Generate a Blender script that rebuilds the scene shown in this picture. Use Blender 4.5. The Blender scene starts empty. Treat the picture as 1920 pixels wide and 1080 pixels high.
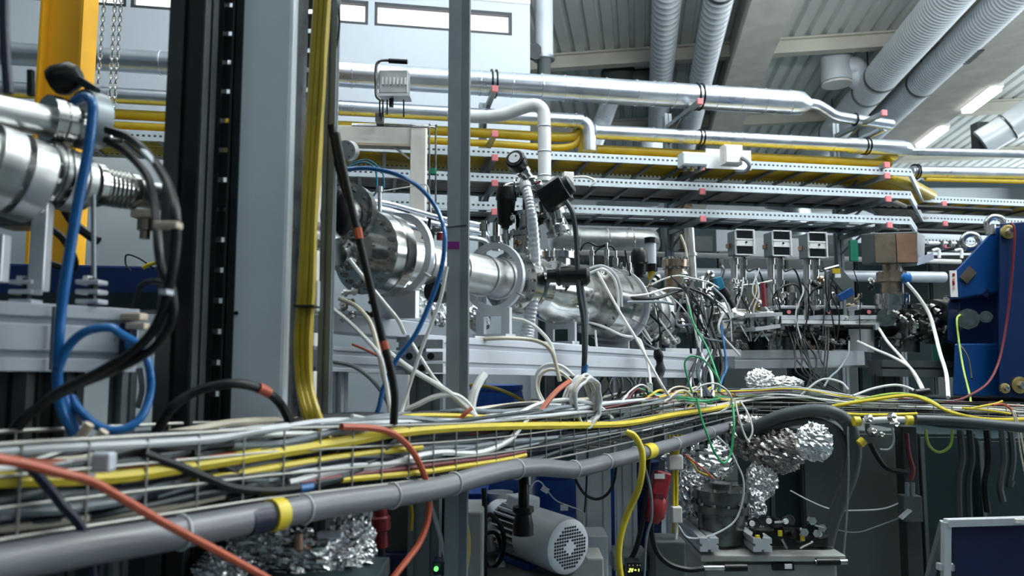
import bpy, math, random
from mathutils import Vector, Matrix, Quaternion, noise

# ------------------------------------------------------------------ camera, world, light
SC = bpy.context.scene
COL = SC.collection
CAM_Z = 1.25
F_PX = 1400.0
PITCH = math.atan(130.0 / F_PX)
cam_data = bpy.data.cameras.new('camera')
cam = bpy.data.objects.new('camera', cam_data)
COL.objects.link(cam)
cam.location = (0, 0, CAM_Z)
cam.rotation_euler = (math.pi / 2 + PITCH, 0, 0)
cam_data.sensor_width = 36.0
cam_data.lens = F_PX / 1920.0 * 36.0
cam_data.clip_start = 0.02
cam_data.clip_end = 200
cam_data.dof.use_dof = True
cam_data.dof.focus_distance = 3.1
cam_data.dof.aperture_fstop = 3.6
SC.camera = cam

world = bpy.data.worlds.new('hall_air')
SC.world = world
world.use_nodes = True
bgn = world.node_tree.nodes['Background']
bgn.inputs[0].default_value = (0.52, 0.80, 0.95, 1)
bgn.inputs[1].default_value = 0.105

SC.view_settings.view_transform = 'Standard'
SC.view_settings.look = 'None'
SC.view_settings.gamma = 1
SC.view_settings.use_curve_mapping = False
SC.view_settings.exposure = 0.0

def area(name, loc, sx, sy, power, col=(0.93, 0.97, 1.0), rot=(0, 0, 0)):
    d = bpy.data.lights.new(name, 'AREA')
    d.shape = 'RECTANGLE'; d.size = sx; d.size_y = sy; d.energy = power; d.color = col
    o = bpy.data.objects.new(name, d); COL.objects.link(o)
    o.location = loc; o.rotation_euler = rot
    return o
# unseen fill rows added under the roof deck, shining up and down
UP = (math.pi, 0, 0)
for lx, ly, lz, lw, ll, pd, pu in ((-1.8, 3.4, 5.3, .5, 5.0, 45, 40), (2.8, 3.0, 5.3, .5, 5.0, 200, 50), (6.5, 4.0, 5.3, .5, 5.0, 120, 60)):
    area('overhead_fill', (lx, ly, lz), lw, ll, pd)
    area('overhead_fill', (lx, ly, lz + 0.02), lw, ll, pu, rot=UP)
area('rear_fill', (2.0, -5.5, 4.8), 12.0, 2.2, 55, (0.86, 0.94, 1.0), (math.radians(97), 0, 0))  # unseen panel added high behind the camera as soft frontal light
area('roof_fill', (6.2, 2.6, 3.9), 6.0, 0.5, 850, (0.93, 0.97, 1.0), (math.radians(90 + 76), 0, 0))  # unseen uplight added to brighten the roof deck
area('roof_fill', (1.6, 2.6, 3.9), 2.4, 0.5, 560, (0.93, 0.97, 1.0), (math.radians(90 + 76), 0, 0))  # second added uplight, reaching the left roof bay
area('side_fill', (15.5, 11.0, 3.9), 3.2, 22.0, 1500, (0.90, 0.96, 1.0), (0, math.radians(90), 0))  # unseen panel added at right, lighting ducts and roof from the side

# ------------------------------------------------------------------ projection helper: pixel of the photograph + real distance -> point
CP, SP = math.cos(PITCH), math.sin(PITCH)
def ray(px, py):
    x = (px - 960.0) / F_PX; y = (540.0 - py) / F_PX
    return Vector((x, CP - y * SP, SP + y * CP))
def W(px, py, Y):
    d = ray(px, py)
    return Vector((0, 0, CAM_Z)) + d * (Y / d.y)
def onplane(px, py, o, n):
    d = ray(px, py); c = Vector((0, 0, CAM_Z))
    return c + d * ((o - c).dot(n) / d.dot(n))
def m(pxs, Y):
    return pxs * Y / F_PX
def Yb(px): return min(4.3, 2090.0 / max(200.0, 1790.0 - px))      # distance of the beam line
def Yt(px):                                                        # distance of the cable tray
    if px <= 1390: return 1696.0 / (1869.0 - px)
    return 3.54 - 0.5 * (px - 1390) / 530.0
def Yo(px): return 5.34 / (1 - 0.17 * (px - 960) / F_PX)           # distance of the overhead trays
def lerp(tab, x):
    if x <= tab[0][0]: a, b = tab[0], tab[1]
    elif x >= tab[-1][0]: a, b = tab[-2], tab[-1]
    else:
        for a, b in zip(tab, tab[1:]):
            if a[0] <= x <= b[0]: break
    return a[1] + (b[1] - a[1]) * (x - a[0]) / (b[0] - a[0])

X_, Y_, Z_ = Vector((1, 0, 0)), Vector((0, 1, 0)), Vector((0, 0, 1))
BD = Vector((0.51, 0.86, 0)).normalized()       # beam direction
TU = Vector((0.985, 0.171, 0)).normalized()     # overhead tray / office wall direction
TV = Vector((-0.171, 0.985, 0)).normalized()    # away from the camera, across the trays
RE = Vector((0.1685, 0.9857, 0)).normalized()   # roof rib direction
RF = Vector((0.9857, -0.1685, 0)).normalized()
TD = Vector((0.545, 0.839, 0)).normalized()     # wire tray direction
TN = Vector((-0.839, 0.545, 0)).normalized()    # across wire tray, away from the camera

# ------------------------------------------------------------------ materials
MATS = {}
def mat(name, col, metal=0.0, rough=0.5, var=0.12, scale=14.0, bump=0.0, bscale=60.0, emit=0.0, ecol=None, trans=0.0, rvar=0.12, coat=0.0, dark=None, spec=0.5):
    mt = bpy.data.materials.new(name); mt.use_nodes = True
    nt = mt.node_tree; b = nt.nodes['Principled BSDF']
    b.inputs['Metallic'].default_value = metal
    b.inputs['Specular IOR Level'].default_value = spec
    b.inputs['Roughness'].default_value = rough
    b.inputs['Base Color'].default_value = (*col, 1)
    tc = nt.nodes.new('ShaderNodeTexCoord')
    n = nt.nodes.new('ShaderNodeTexNoise'); n.inputs['Scale'].default_value = scale; n.inputs['Detail'].default_value = 5
    nt.links.new(tc.outputs['Object'], n.inputs['Vector'])
    r = nt.nodes.new('ShaderNodeMapRange')
    r.inputs['From Min'].default_value = 0.3; r.inputs['From Max'].default_value = 0.7
    nt.links.new(n.outputs['Fac'], r.inputs['Value'])
    mx = nt.nodes.new('ShaderNodeMix'); mx.data_type = 'RGBA'
    d = dark or tuple(c * (1 - 2 * var) for c in col)
    mx.inputs['A'].default_value = (*d, 1); mx.inputs['B'].default_value = (*col, 1)
    nt.links.new(r.outputs['Result'], mx.inputs['Factor']); nt.links.new(mx.outputs['Result'], b.inputs['Base Color'])
    r2 = nt.nodes.new('ShaderNodeMapRange')
    r2.inputs['To Min'].default_value = max(0.03, rough - rvar); r2.inputs['To Max'].default_value = min(1, rough + rvar)
    nt.links.new(n.outputs['Fac'], r2.inputs['Value']); nt.links.new(r2.outputs['Result'], b.inputs['Roughness'])
    if bump:
        n2 = nt.nodes.new('ShaderNodeTexNoise'); n2.inputs['Scale'].default_value = bscale; n2.inputs['Detail'].default_value = 4
        nt.links.new(tc.outputs['Object'], n2.inputs['Vector'])
        bp = nt.nodes.new('ShaderNodeBump'); bp.inputs['Strength'].default_value = bump; bp.inputs['Distance'].default_value = 0.01
        nt.links.new(n2.outputs['Fac'], bp.inputs['Height']); nt.links.new(bp.outputs['Normal'], b.inputs['Normal'])
    if emit:
        b.inputs['Emission Color'].default_value = (*(ecol or col), 1); b.inputs['Emission Strength'].default_value = emit
    if trans:
        b.inputs['Transmission Weight'].default_value = trans
    if coat: b.inputs['Coat Weight'].default_value = coat
    MATS[name] = mt
    return mt
M = {}
def defm(k, *a, **kw): M[k] = mat(k, *a, **kw)
defm('white', (0.78, 0.80, 0.82), rough=0.45, var=0.04)
defm('cream', (0.80, 0.78, 0.74), rough=0.5, var=0.05)
defm('wall', (0.52, 0.585, 0.65), rough=0.7, var=0.03, scale=2)
defm('deck', (0.78, 0.83, 0.81), rough=0.5, var=0.07, scale=1.5)
defm('purlin', (0.58, 0.58, 0.50), rough=0.6, var=0.1, scale=2)
defm('concrete', (0.60, 0.60, 0.55), rough=0.85, var=0.12, scale=3, bump=0.15, bscale=30)
defm('farwall', (0.62, 0.68, 0.72), rough=0.8, var=0.06, scale=1)
defm('floor', (0.10, 0.13, 0.14), rough=0.55, var=0.15, scale=3)
defm('galv', (0.70, 0.76, 0.84), metal=0.92, rough=0.30, var=0.10, scale=5)
defm('duct', (0.72, 0.79, 0.84), metal=0.2, rough=0.42, var=0.06, scale=3)
defm('steel', (0.66, 0.66, 0.64), metal=1.0, rough=0.17, var=0.14, scale=22, rvar=0.10)
defm('steel_satin', (0.62, 0.63, 0.63), metal=0.95, rough=0.36, var=0.10, scale=18)
defm('steel_dark', (0.20, 0.21, 0.21), metal=1.0, rough=0.30, var=0.2, scale=20)
defm('alu', (0.66, 0.69, 0.73), metal=0.55, rough=0.40, var=0.06, scale=9)
defm('alu_white', (0.54, 0.58, 0.64), metal=0.25, rough=0.42, var=0.05, scale=8)
defm('alu_grey', (0.22, 0.255, 0.275), metal=0.55, rough=0.42, var=0.10, scale=12)
defm('alu_panel', (0.80, 0.89, 0.97), metal=0.05, rough=0.34, var=0.06, scale=5, rvar=0.08)
defm('post_mid', (0.34, 0.38, 0.41), metal=0.5, rough=0.42, var=0.10, scale=12)
defm('post_dark', (0.055, 0.064, 0.068), metal=0.3, rough=0.5, var=0.15, scale=10, spec=0.4)
defm('strut_dark', (0.022, 0.032, 0.036), metal=0.3, rough=0.45, var=0.2, scale=15, spec=0.3)
defm('black', (0.005, 0.006, 0.008), rough=0.35, var=0.2, spec=0.35)
defm('rubber', (0.006, 0.008, 0.011), rough=0.45, var=0.2, spec=0.3)
defm('grey_cable', (0.035, 0.050, 0.056), rough=0.5, var=0.15, spec=0.35)
defm('mid_cable', (0.18, 0.215, 0.24), rough=0.5, var=0.1)
defm('pale_cable', (0.62, 0.65, 0.68), rough=0.42, var=0.08)
defm('white_cable', (0.78, 0.79, 0.77), rough=0.4, var=0.06)
defm('cream_cable', (0.66, 0.60, 0.47), rough=0.45, var=0.08)
defm('yellow_cable', (0.66, 0.52, 0.03), rough=0.42, var=0.08)
defm('ochre_cable', (0.50, 0.36, 0.015), rough=0.45, var=0.10)
defm('orange_cable', (0.44, 0.085, 0.035), rough=0.45, var=0.1)
defm('red_cable', (0.12, 0.004, 0.010), rough=0.5, var=0.1, spec=0.3)
defm('maroon_cable', (0.18, 0.02, 0.03), rough=0.45, var=0.1)
defm('green_cable', (0.02, 0.32, 0.12), rough=0.42, var=0.1)
defm('lime_cable', (0.35, 0.50, 0.08), rough=0.42, var=0.1)
defm('blue_cable', (0.008, 0.12, 0.36), rough=0.3, var=0.1)
defm('navy_cable', (0.004, 0.009, 0.030), rough=0.4, var=0.1, spec=0.35)
defm('conduit', (0.145, 0.15, 0.172), rough=0.38, var=0.08, scale=8)
defm('conduit_dark', (0.055, 0.068, 0.075), rough=0.45, var=0.1, scale=8, spec=0.35)
defm('yellow_paint', (0.82, 0.42, 0.015), rough=0.42, var=0.06, scale=6)
defm('yellow_pipe', (0.46, 0.34, 0.02), rough=0.4, var=0.1, scale=5)
defm('tray_yellow', (0.78, 0.54, 0.02), rough=0.5, var=0.2, scale=8)
defm('tray_brown', (0.42, 0.36, 0.34), rough=0.6, var=0.2, scale=8)
defm('magnet_blue', (0.002, 0.050, 0.20), rough=0.34, var=0.10, scale=4, coat=0.15)
defm('blue_paint', (0.002, 0.018, 0.085), rough=0.42, var=0.12, scale=5, spec=0.3)
defm('blue_drum', (0.006, 0.06, 0.30), rough=0.35, var=0.15, scale=4)
defm('copper', (0.60, 0.36, 0.24), metal=0.9, rough=0.34, var=0.15, scale=10)
defm('bronze', (0.46, 0.36, 0.27), metal=0.9, rough=0.28, var=0.2, scale=10)
defm('brass', (0.60, 0.45, 0.18), metal=0.9, rough=0.3, var=0.1)
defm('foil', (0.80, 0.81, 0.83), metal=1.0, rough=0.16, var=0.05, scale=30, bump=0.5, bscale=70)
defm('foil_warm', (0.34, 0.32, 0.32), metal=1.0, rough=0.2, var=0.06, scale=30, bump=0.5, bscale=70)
defm('pink', (0.70, 0.20, 0.22), rough=0.5, var=0.05)
defm('purple', (0.22, 0.01, 0.22), rough=0.5, var=0.05)
defm('red_plastic', (0.26, 0.012, 0.018), rough=0.35, var=0.08)
defm('green_paint', (0.01, 0.16, 0.10), rough=0.4, var=0.1)
defm('teal_plastic', (0.01, 0.18, 0.30), rough=0.4, var=0.1)
defm('cabinet_teal', (0.010, 0.026, 0.031), rough=0.5, var=0.12, scale=4, spec=0.3)
defm('cabinet_grey', (0.085, 0.10, 0.10), rough=0.5, var=0.06, scale=3, spec=0.3)
defm('cart', (0.36, 0.37, 0.36), rough=0.45, var=0.06)
defm('navy_panel', (0.004, 0.010, 0.055), rough=0.4, var=0.1)
defm('motor', (0.60, 0.64, 0.70), rough=0.38, var=0.05, scale=10)
defm('screen', (0.012, 0.016, 0.02), rough=0.15, var=0.05)
defm('clear_hose', (0.62, 0.67, 0.72), rough=0.25, var=0.08, trans=0.35)
defm('clamp_wood', (0.55, 0.47, 0.37), rough=0.6, var=0.1)
defm('sign_white', (0.85, 0.85, 0.83), rough=0.5, var=0.03)
defm('wire', (0.26, 0.26, 0.24), metal=0.5, rough=0.4, var=0.1)
defm('window_glow', (0.9, 0.9, 0.9), emit=1.15, ecol=(1.0, 0.93, 0.92))
defm('lamp_glow', (1, 1, 1), emit=6.0, ecol=(1.0, 0.99, 0.96))
defm('diffuser_glow', (0.80, 0.78, 0.72), rough=0.5)
defm('led_yellow', (0.8, 0.9, 0.1), emit=3.0, ecol=(0.8, 1.0, 0.15))
defm('led_green', (0.1, 0.9, 0.2), emit=1.5, ecol=(0.2, 1.0, 0.2))
defm('frame_dark', (0.05, 0.06, 0.07), rough=0.5)

def perforated(name, base, pitch, d, metal=0.3):
    """galvanised rail with a row of punched slots (fine relief)"""
    mt = mat(name, base, metal=metal, rough=0.4, var=0.05); nt = mt.node_tree; b = nt.nodes['Principled BSDF']
    src = b.inputs['Base Color'].links[0].from_socket
    tc = nt.nodes.new('ShaderNodeTexCoord')
    dt = nt.nodes.new('ShaderNodeVectorMath'); dt.operation = 'DOT_PRODUCT'; dt.inputs[1].default_value = d
    nt.links.new(tc.outputs['Object'], dt.inputs[0])
    def mth(op, a, v=None):
        q = nt.nodes.new('ShaderNodeMath'); q.operation = op
        nt.links.new(a, q.inputs[0])
        if v is not None: q.inputs[1].default_value = v
        return q.outputs[0]
    u = mth('FRACT', mth('MULTIPLY', dt.outputs['Value'], 1 / pitch))
    hole = mth('LESS_THAN', u, 0.5)
    sz = nt.nodes.new('ShaderNodeSeparateXYZ'); nt.links.new(tc.outputs['Object'], sz.inputs[0])
    zc = mth('LESS_THAN', mth('ABSOLUTE', mth('SUBTRACT', sz.outputs['Z'], 0.034)), 0.007)
    mu = nt.nodes.new('ShaderNodeMath'); mu.operation = 'MULTIPLY'
    nt.links.new(hole, mu.inputs[0]); nt.links.new(zc, mu.inputs[1])
    mx = nt.nodes.new('ShaderNodeMix'); mx.data_type = 'RGBA'
    nt.links.new(mu.outputs[0], mx.inputs['Factor']); nt.links.new(src, mx.inputs['A']); mx.inputs['B'].default_value = (0.06, 0.07, 0.08, 1)
    nt.links.new(mx.outputs['Result'], b.inputs['Base Color'])
    return mt

# ------------------------------------------------------------------ mesh builder
def basis(a, up=Z_):
    a = Vector(a).normalized()
    s = a.cross(up)
    if s.length < 1e-3: s = a.cross(Y_)
    s.normalize(); t = s.cross(a).normalized()
    return s, t, a
def catmull(P, sub, closed=False):
    P = [Vector(p) for p in P]
    if len(P) < 3 or sub < 2: return P
    n = len(P); out = []
    rng = range(n) if closed else range(n - 1)
    for i in rng:
        if closed: p0, p1, p2, p3 = P[i - 1], P[i], P[(i + 1) % n], P[(i + 2) % n]
        else:
            p1, p2 = P[i], P[i + 1]
            p0 = P[i - 1] if i else p1 * 2 - p2
            p3 = P[i + 2] if i + 2 < n else p2 * 2 - p1
        for k in range(sub):
            t = k / sub
            out.append(0.5 * ((2 * p1) + (p2 - p0) * t + (2 * p0 - 5 * p1 + 4 * p2 - p3) * t * t + (3 * p1 - p0 - 3 * p2 + p3) * t ** 3))
    if not closed: out.append(P[-1])
    return out
class MB:
    def __init__(s): s.v = []; s.f = []
    def ring_strip(s, rings, close=False, cap=True):
        n = len(rings[0]); b = len(s.v)
        for r in rings: s.v.extend(r)
        k = len(rings)
        for i in range(k if close else k - 1):
            j = (i + 1) % k
            for q in range(n):
                w = (q + 1) % n
                s.f.append((b + i * n + q, b + i * n + w, b + j * n + w, b + j * n + q))
        if cap and not close:
            s.f.append(tuple(b + q for q in range(n))[::-1]); s.f.append(tuple(b + (k - 1) * n + q for q in range(n)))
        return s
    def box(s, c, sx, sy, sz, ax=None):
        c = Vector(c); ux, uy, uz = ax if ax else (X_, Y_, Z_); b = len(s.v)
        for i in (-.5, .5):
            for j in (-.5, .5):
                for k in (-.5, .5): s.v.append(c + ux * (i * sx) + uy * (j * sy) + uz * (k * sz))
        for q in ((0, 1, 3, 2), (4, 6, 7, 5), (0, 4, 5, 1), (2, 3, 7, 6), (0, 2, 6, 4), (1, 5, 7, 3)): s.f.append(tuple(b + i for i in q))
        return s
    def bar(s, p0, p1, w, h, up=Z_):
        p0, p1 = Vector(p0), Vector(p1); sd, t, a = basis(p1 - p0, up)
        return s.box((p0 + p1) / 2, w, (p1 - p0).length, h, (sd, a, t))
    def prism(s, poly, p0, p1, up=Z_):
        p0, p1 = Vector(p0), Vector(p1); sd, t, a = basis(p1 - p0, up)
        return s.ring_strip([[p + sd * x + t * y for x, y in poly] for p in (p0, p1)])
    def tube(s, P, r, n=8, sub=6, closed=False, cap=True):
        P = catmull(P, sub, closed); rings = []; k = len(P); prev = None
        for i, p in enumerate(P):
            a = (P[(i + 1) % k] - P[i - 1]) if closed else (P[min(i + 1, k - 1)] - P[max(i - 1, 0)])
            if a.length < 1e-7: a = Vector((0, 0, 1))
            a.normalize()
            if prev is None: sd, t, _ = basis(a)
            else:
                sd = (prev - a * prev.dot(a))
                if sd.length < 1e-4: sd, t, _ = basis(a)
                sd.normalize(); t = sd.cross(a)
            prev = sd
            rr = r(i / (k - 1)) if callable(r) else r
            rings.append([p + (sd * math.cos(2 * math.pi * q / n) + t * math.sin(2 * math.pi * q / n)) * rr for q in range(n)])
        return s.ring_strip(rings, closed, cap)
    def lathe(s, c, axis, prof, n=24, cap=True):
        c = Vector(c); sd, t, a = basis(axis)
        return s.ring_strip([[c + a * z + (sd * math.cos(2 * math.pi * q / n) + t * math.sin(2 * math.pi * q / n)) * max(r, 1e-4) for q in range(n)] for z, r in prof], cap=cap)
    def torus(s, c, axis, R, r, n=24, k=8):
        c = Vector(c); sd, t, a = basis(axis)
        return s.tube([c + (sd * math.cos(2 * math.pi * q / n) + t * math.sin(2 * math.pi * q / n)) * R for q in range(n)], r, k, 1, True)
    def annulus(s, c, axis, Ro, Ri, th, n=28):
        c = Vector(c); sd, t, a = basis(axis)
        rings = [[c + a * z + (sd * math.cos(2 * math.pi * q / n) + t * math.sin(2 * math.pi * q / n)) * r for q in range(n)] for z, r in ((0, Ri), (0, Ro), (th, Ro), (th, Ri))]
        return s.ring_strip(rings, close=True)
    def blob(s, c, rx, ry, rz, amp=0.25, freq=6.0, nu=28, nv=16, seed=0, ax=None):
        c = Vector(c); ux, uy, uz = ax if ax else (X_, Y_, Z_); rings = []
        rnd = random.Random(seed)
        for i in range(nv + 1):
            th = math.pi * min(max(i / nv, 0.012), 0.988)
            ring = []
            for q in range(nu):
                ph = 2 * math.pi * q / nu
                d = Vector((math.sin(th) * math.cos(ph), math.sin(th) * math.sin(ph), math.cos(th)))
                k = 1 + amp * (noise.noise(d * freq + Vector((seed, 1.7, 0))) + 0.6 * noise.noise(d * freq * 2.3 + Vector((0, seed, 3)))) + rnd.uniform(-.16, .16) * amp
                ring.append(c + ux * (d.x * rx * k) + uy * (d.y * ry * k) + uz * (d.z * rz * k))
            rings.append(ring)
        return s.ring_strip(rings)

def setp(o, label=None, cat=None, group=None, kind=None):
    if label: o['label'] = label
    if cat: o['category'] = cat
    if group: o['group'] = group
    if kind: o['kind'] = kind
    return o
def build(name, mb, mt, parent=None, label=None, cat=None, group=None, kind=None, smooth=True, bev=0.0, ang=40, org=None):
    """one mesh object; the origin is the thing's base (or the parent's origin)"""
    if parent is not None: o0 = WORLD[parent.name]
    elif org is not None: o0 = Vector(org)
    else:
        xs = [p.x for p in mb.v]; ys = [p.y for p in mb.v]
        o0 = Vector(((min(xs) + max(xs)) / 2, (min(ys) + max(ys)) / 2, min(p.z for p in mb.v)))
    me = bpy.data.meshes.new(name)
    me.from_pydata([p - o0 for p in mb.v], [], mb.f)
    me.materials.append(M[mt] if isinstance(mt, str) else mt)
    if smooth:
        me.shade_smooth(); me.set_sharp_from_angle(angle=math.radians(ang))
    o = bpy.data.objects.new(name, me); COL.objects.link(o)
    if parent is not None: o.parent = parent
    else: o.location = o0
    WORLD[o.name] = o0
    if bev:
        b = o.modifiers.new('bevel', 'BEVEL'); b.width = bev; b.segments = 2; b.limit_method = 'ANGLE'; b.angle_limit = math.radians(40)
    return setp(o, label, cat, group, kind)
WORLD = {}
def thing(name, label, cat, loc, group=None, kind=None):
    o = bpy.data.objects.new(name, None); COL.objects.link(o)
    o.empty_display_size = 0.05; o.location = loc; WORLD[o.name] = Vector(loc)
    return setp(o, label, cat, group, kind)
SHARED = {}
def place(name, me, mt, parent, pos, axis=Z_, spin=0.0):
    """a copy of a small shared mesh (bolt, link, rung) as a part"""
    o = bpy.data.objects.new(name, me); COL.objects.link(o); o.parent = parent
    o.location = Vector(pos) - WORLD[parent.name]
    q = Z_.rotation_difference(Vector(axis).normalized())
    o.rotation_mode = 'QUATERNION'; o.rotation_quaternion = q @ Quaternion(Z_, spin)
    WORLD[o.name] = Vector(pos)
    return o
def meshof(key, mb, mt, smooth=True):
    if key not in SHARED:
        me = bpy.data.meshes.new(key); me.from_pydata(mb.v, [], mb.f); me.materials.append(M[mt])
        if smooth: me.shade_smooth(); me.set_sharp_from_angle(angle=math.radians(40))
        SHARED[key] = me
    return SHARED[key]
def bolts(parent, c, axis, R, n, r, mt='steel', h=None, ph=0.0, arc=2 * math.pi):
    h = h or r * 1.3
    me = meshof('bolt_%.4f_%.4f_%s' % (r, h, mt), MB().lathe((0, 0, 0), Z_, [(0, r * 0.6), (0, r), (h, r), (h, r * .55), (h * .6, r * .5)], 6), mt)
    sd, t, a = basis(axis)
    for k in range(n):
        w = ph + arc * k / n
        place('bolt', me, mt, parent, Vector(c) + (sd * math.cos(w) + t * math.sin(w)) * R, axis)
def turn(name, label, cat, A, B, prof, mt, n=28, group=None, parent=None, kind=None, bolt=()):
    """turned part between two pixel points (px, py, Y); radii in photo pixels; t 0..1 along the axis"""
    a, b = W(*A), W(*B); L = (b - a).length; d = b - a
    pr = [(t * L, m(r, A[2] + (B[2] - A[2]) * t)) for t, r in prof]
    mb = MB().lathe(a, d, pr, n)
    if not bolt: return build(name, mb, mt, parent, label, cat, group, kind)
    root = parent or thing(name, label, cat, (a + b) / 2, group)
    build('body', mb, mt, root)
    for (t, rp, nb, bs, side) in bolt:
        Yc = A[2] + (B[2] - A[2]) * t
        bolts(root, a + d * t, d * side, m(rp, Yc), nb, m(bs, Yc))
    return root
def flange_prof(t0, t1, r, lip=0.0):
    return [(t0, r * .2), (t0, r * .96), (t0 + (t1 - t0) * .12, r), (t0 + (t1 - t0) * .42, r), (t0 + (t1 - t0) * .45, r * .97), (t0 + (t1 - t0) * .55, r * .97), (t0 + (t1 - t0) * .58, r), (t0 + (t1 - t0) * .88, r), (t1, r * .96), (t1, r * .2)]
def cable(label, pts, rpx, mt, name='cable', cat='cable', group=None, n=7, sub=7, parent=None, Y=None, kind=None):
    P = [W(p[0], p[1], p[2] if len(p) > 2 else Y) for p in pts]
    ym = sum((p[2] if len(p) > 2 else Y) for p in pts) / len(pts)
    return build(name, MB().tube(P, m(rpx, ym), n, sub), mt, parent, label, cat, group, kind)
def slot_poly(w, h, nw=1, nh=2, sl=0.010, dp=0.008):
    """cross-section of an aluminium profile: w across, h high, with T-slot grooves in its faces"""
    pts = []
    def side(p0, p1, k):
        p0, p1 = Vector((*p0, 0)), Vector((*p1, 0)); d = (p1 - p0); L = d.length; d.normalize(); nrm = Vector((-d.y, d.x, 0))
        pts.append(p0)
        for i in range(k):
            c = L * (i + .5) / k
            for q, z in ((-sl / 2, 0), (-sl / 2, dp), (sl / 2, dp), (sl / 2, 0)): pts.append(p0 + d * (c + q) + nrm * z)
    a, b = w / 2, h / 2
    side((-a, -b), (a, -b), nw); side((a, -b), (a, b), nh); side((a, b), (-a, b), nw); side((-a, b), (-a, -b), nh)
    return [(p.x, p.y) for p in pts]
# ================================================================== SETTING
build('floor', MB().box((4, 12, -0.05), 40, 44, 0.1), 'floor', label='dark grey sealed concrete floor of the hall', kind='structure', smooth=False)
ZR = CAM_Z + 5.2
# --- white office wall with a strip of windows
WO = Vector((0.1875, 7.5, 0)); WN = TV
def wall_sz(px, py):
    p = onplane(px, py, WO, WN); return (p - WO).dot(TU), p.z
def wall_box(mb, s0, s1, z0, z1, d0=0.0, d1=0.3):
    c = WO + TU * ((s0 + s1) / 2) + TV * ((d0 + d1) / 2) + Z_ * ((z0 + z1) / 2)
    return mb.box(c, s1 - s0, d1 - d0, z1 - z0, (TU, TV, Z_))
zb = wall_sz(800, 55)[1]; zt = wall_sz(800, 11)[1]
edges = [(-20, 235), (243, 425), (435, 690), (702, 960)]
sE = [(wall_sz(a, 40)[0], wall_sz(b, 40)[0]) for a, b in edges]
mbw = MB()
wall_box(mbw, -9, 0, 0, zb); wall_box(mbw, -9, 0, zt, ZR)
cuts = [-9] + [v for p in sE for v in p] + [0]
for i in range(0, len(cuts), 2): wall_box(mbw, cuts[i], cuts[i + 1], zb, zt)
wb = build('wall_back', mbw, 'wall', label='pale blue-white office wall behind the pipes', kind='structure', smooth=False)
for i, (a, b) in enumerate(sE):
    w = thing('window_%d' % (i + 1), 'bright clerestory window in the pale office wall, %s from the left' % ('first', 'second', 'third', 'fourth')[i], 'window', WO + TU * ((a + b) / 2) + Z_ * zb, kind='structure')
    t = 0.03
    for q in ((a, b, zb, zb + t), (a, b, zt - t, zt), (a, a + t, zb, zt), (b - t, b, zb, zt)):
        build('window_frame', wall_box(MB(), *q, 0.005, 0.16), 'frame_dark', w, smooth=False)
    build('pane', wall_box(MB(), a + t, b - t, zb + t, zt - t, 0.06, 0.08), 'window_glow', w, smooth=False)
build('trim_1', wall_box(MB(), -9, 0.0, zt + 0.10, zt + 0.16, -0.02, 0.0), 'white', label='thin white cornice strip above the office windows', kind='structure', smooth=False)

# --- far end wall, right end wall
build('wall_far', MB().box(Vector((6, 23, 3)), 34, 0.3, 7.0), 'farwall', label='pale grey far wall of the hall', kind='structure', smooth=False)

# --- corrugated roof deck: one trapezoidal sheet per bay
def rpt(l, e, z): return RF * l + RE * e + Z_ * z
def deck(name, l0, l1, e0, e1, label):
    mb = MB(); pitch = 0.25; n = int((l1 - l0) / pitch)
    pts = []
    for i in range(n):
        x = l0 + i * pitch
        pts += [(x, 0.0), (x + 0.15, 0.0), (x + 0.17, 0.075), (x + 0.23, 0.075)]
    pts.append((l0 + n * pitch, 0.0))
    b = len(mb.v)
    for l, z in pts: mb.v.append(rpt(l, e0, ZR + z)); mb.v.append(rpt(l, e1, ZR + z))
    for i in range(len(pts) - 1): mb.f.append((b + 2 * i, b + 2 * i + 1, b + 2 * i + 3, b + 2 * i + 2))
    mb.box(rpt((l0 + l1) / 2, (e0 + e1) / 2, ZR + 0.12), l1 - l0, e1 - e0, 0.04, (RF, RE, Z_))
    return mb
ceil = thing('ceiling', 'pale ribbed metal roof deck on steel purlins', 'ceiling', (3, 8, ZR), kind='structure')
for l0, l1 in ((-9.0, 1.55), (1.55, 5.3), (5.3, 11.0), (11.0, 17.0)):
    for e0, e1 in ((-8, 4.2), (4.25, 8.2), (8.25, 12.55), (12.6, 16.2), (16.25, 23.4)):
        build('deck_sheet', deck('d', l0, l1, e0, e1, ''), 'deck', ceil, smooth=False)
# purlins across the ribs
for k, (e, l0, l1) in enumerate(((4.2, -9, 17), (8.2, -9, 17), (12.4, -9, 17), (16.2, -9, 17), (20.0, -9, 17))):
    mb = MB(); a, b = rpt(l0, e, ZR - 0.14), rpt(l1, e, ZR - 0.14)
    mb.prism([(-.09, -.13), (.09, -.13), (.09, -.10), (.02, -.10), (.02, .10), (.09, .10), (.09, .13), (-.09, .13), (-.09, .10), (-.02, .10), (-.02, -.10), (-.09, -.10)], a, b)
    build('purlin', mb, 'purlin', ceil, smooth=False)
# concrete girders along the ribs
def girder(px0, py0, zb, wid, h, label, nm):
    p = onplane(px0, py0, Vector((0, 0, CAM_Z + zb)), Z_)
    l = p.dot(RF)
    mb = MB()
    w = wid / 2
    mb.prism([(-w, 0), (w, 0), (w, .18), (w * .55, .34), (w * .55, h), (-w * .55, h), (-w * .55, .34), (-w, .18)], rpt(l, -3, CAM_Z + zb), rpt(l, 22.8, CAM_Z + zb))
    return build(nm, mb, 'concrete', label=label, kind='structure', cat='beam', smooth=False), l
girder(1415, 100, 4.35, 0.55, 0.85, 'narrow beige concrete roof girder between the ducts', 'roof_girder')
g2, L2 = girder(1800, 165, 4.25, 1.05, 0.95, 'wide grey concrete roof girder with lamps along its edge', 'roof_girder')

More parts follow.
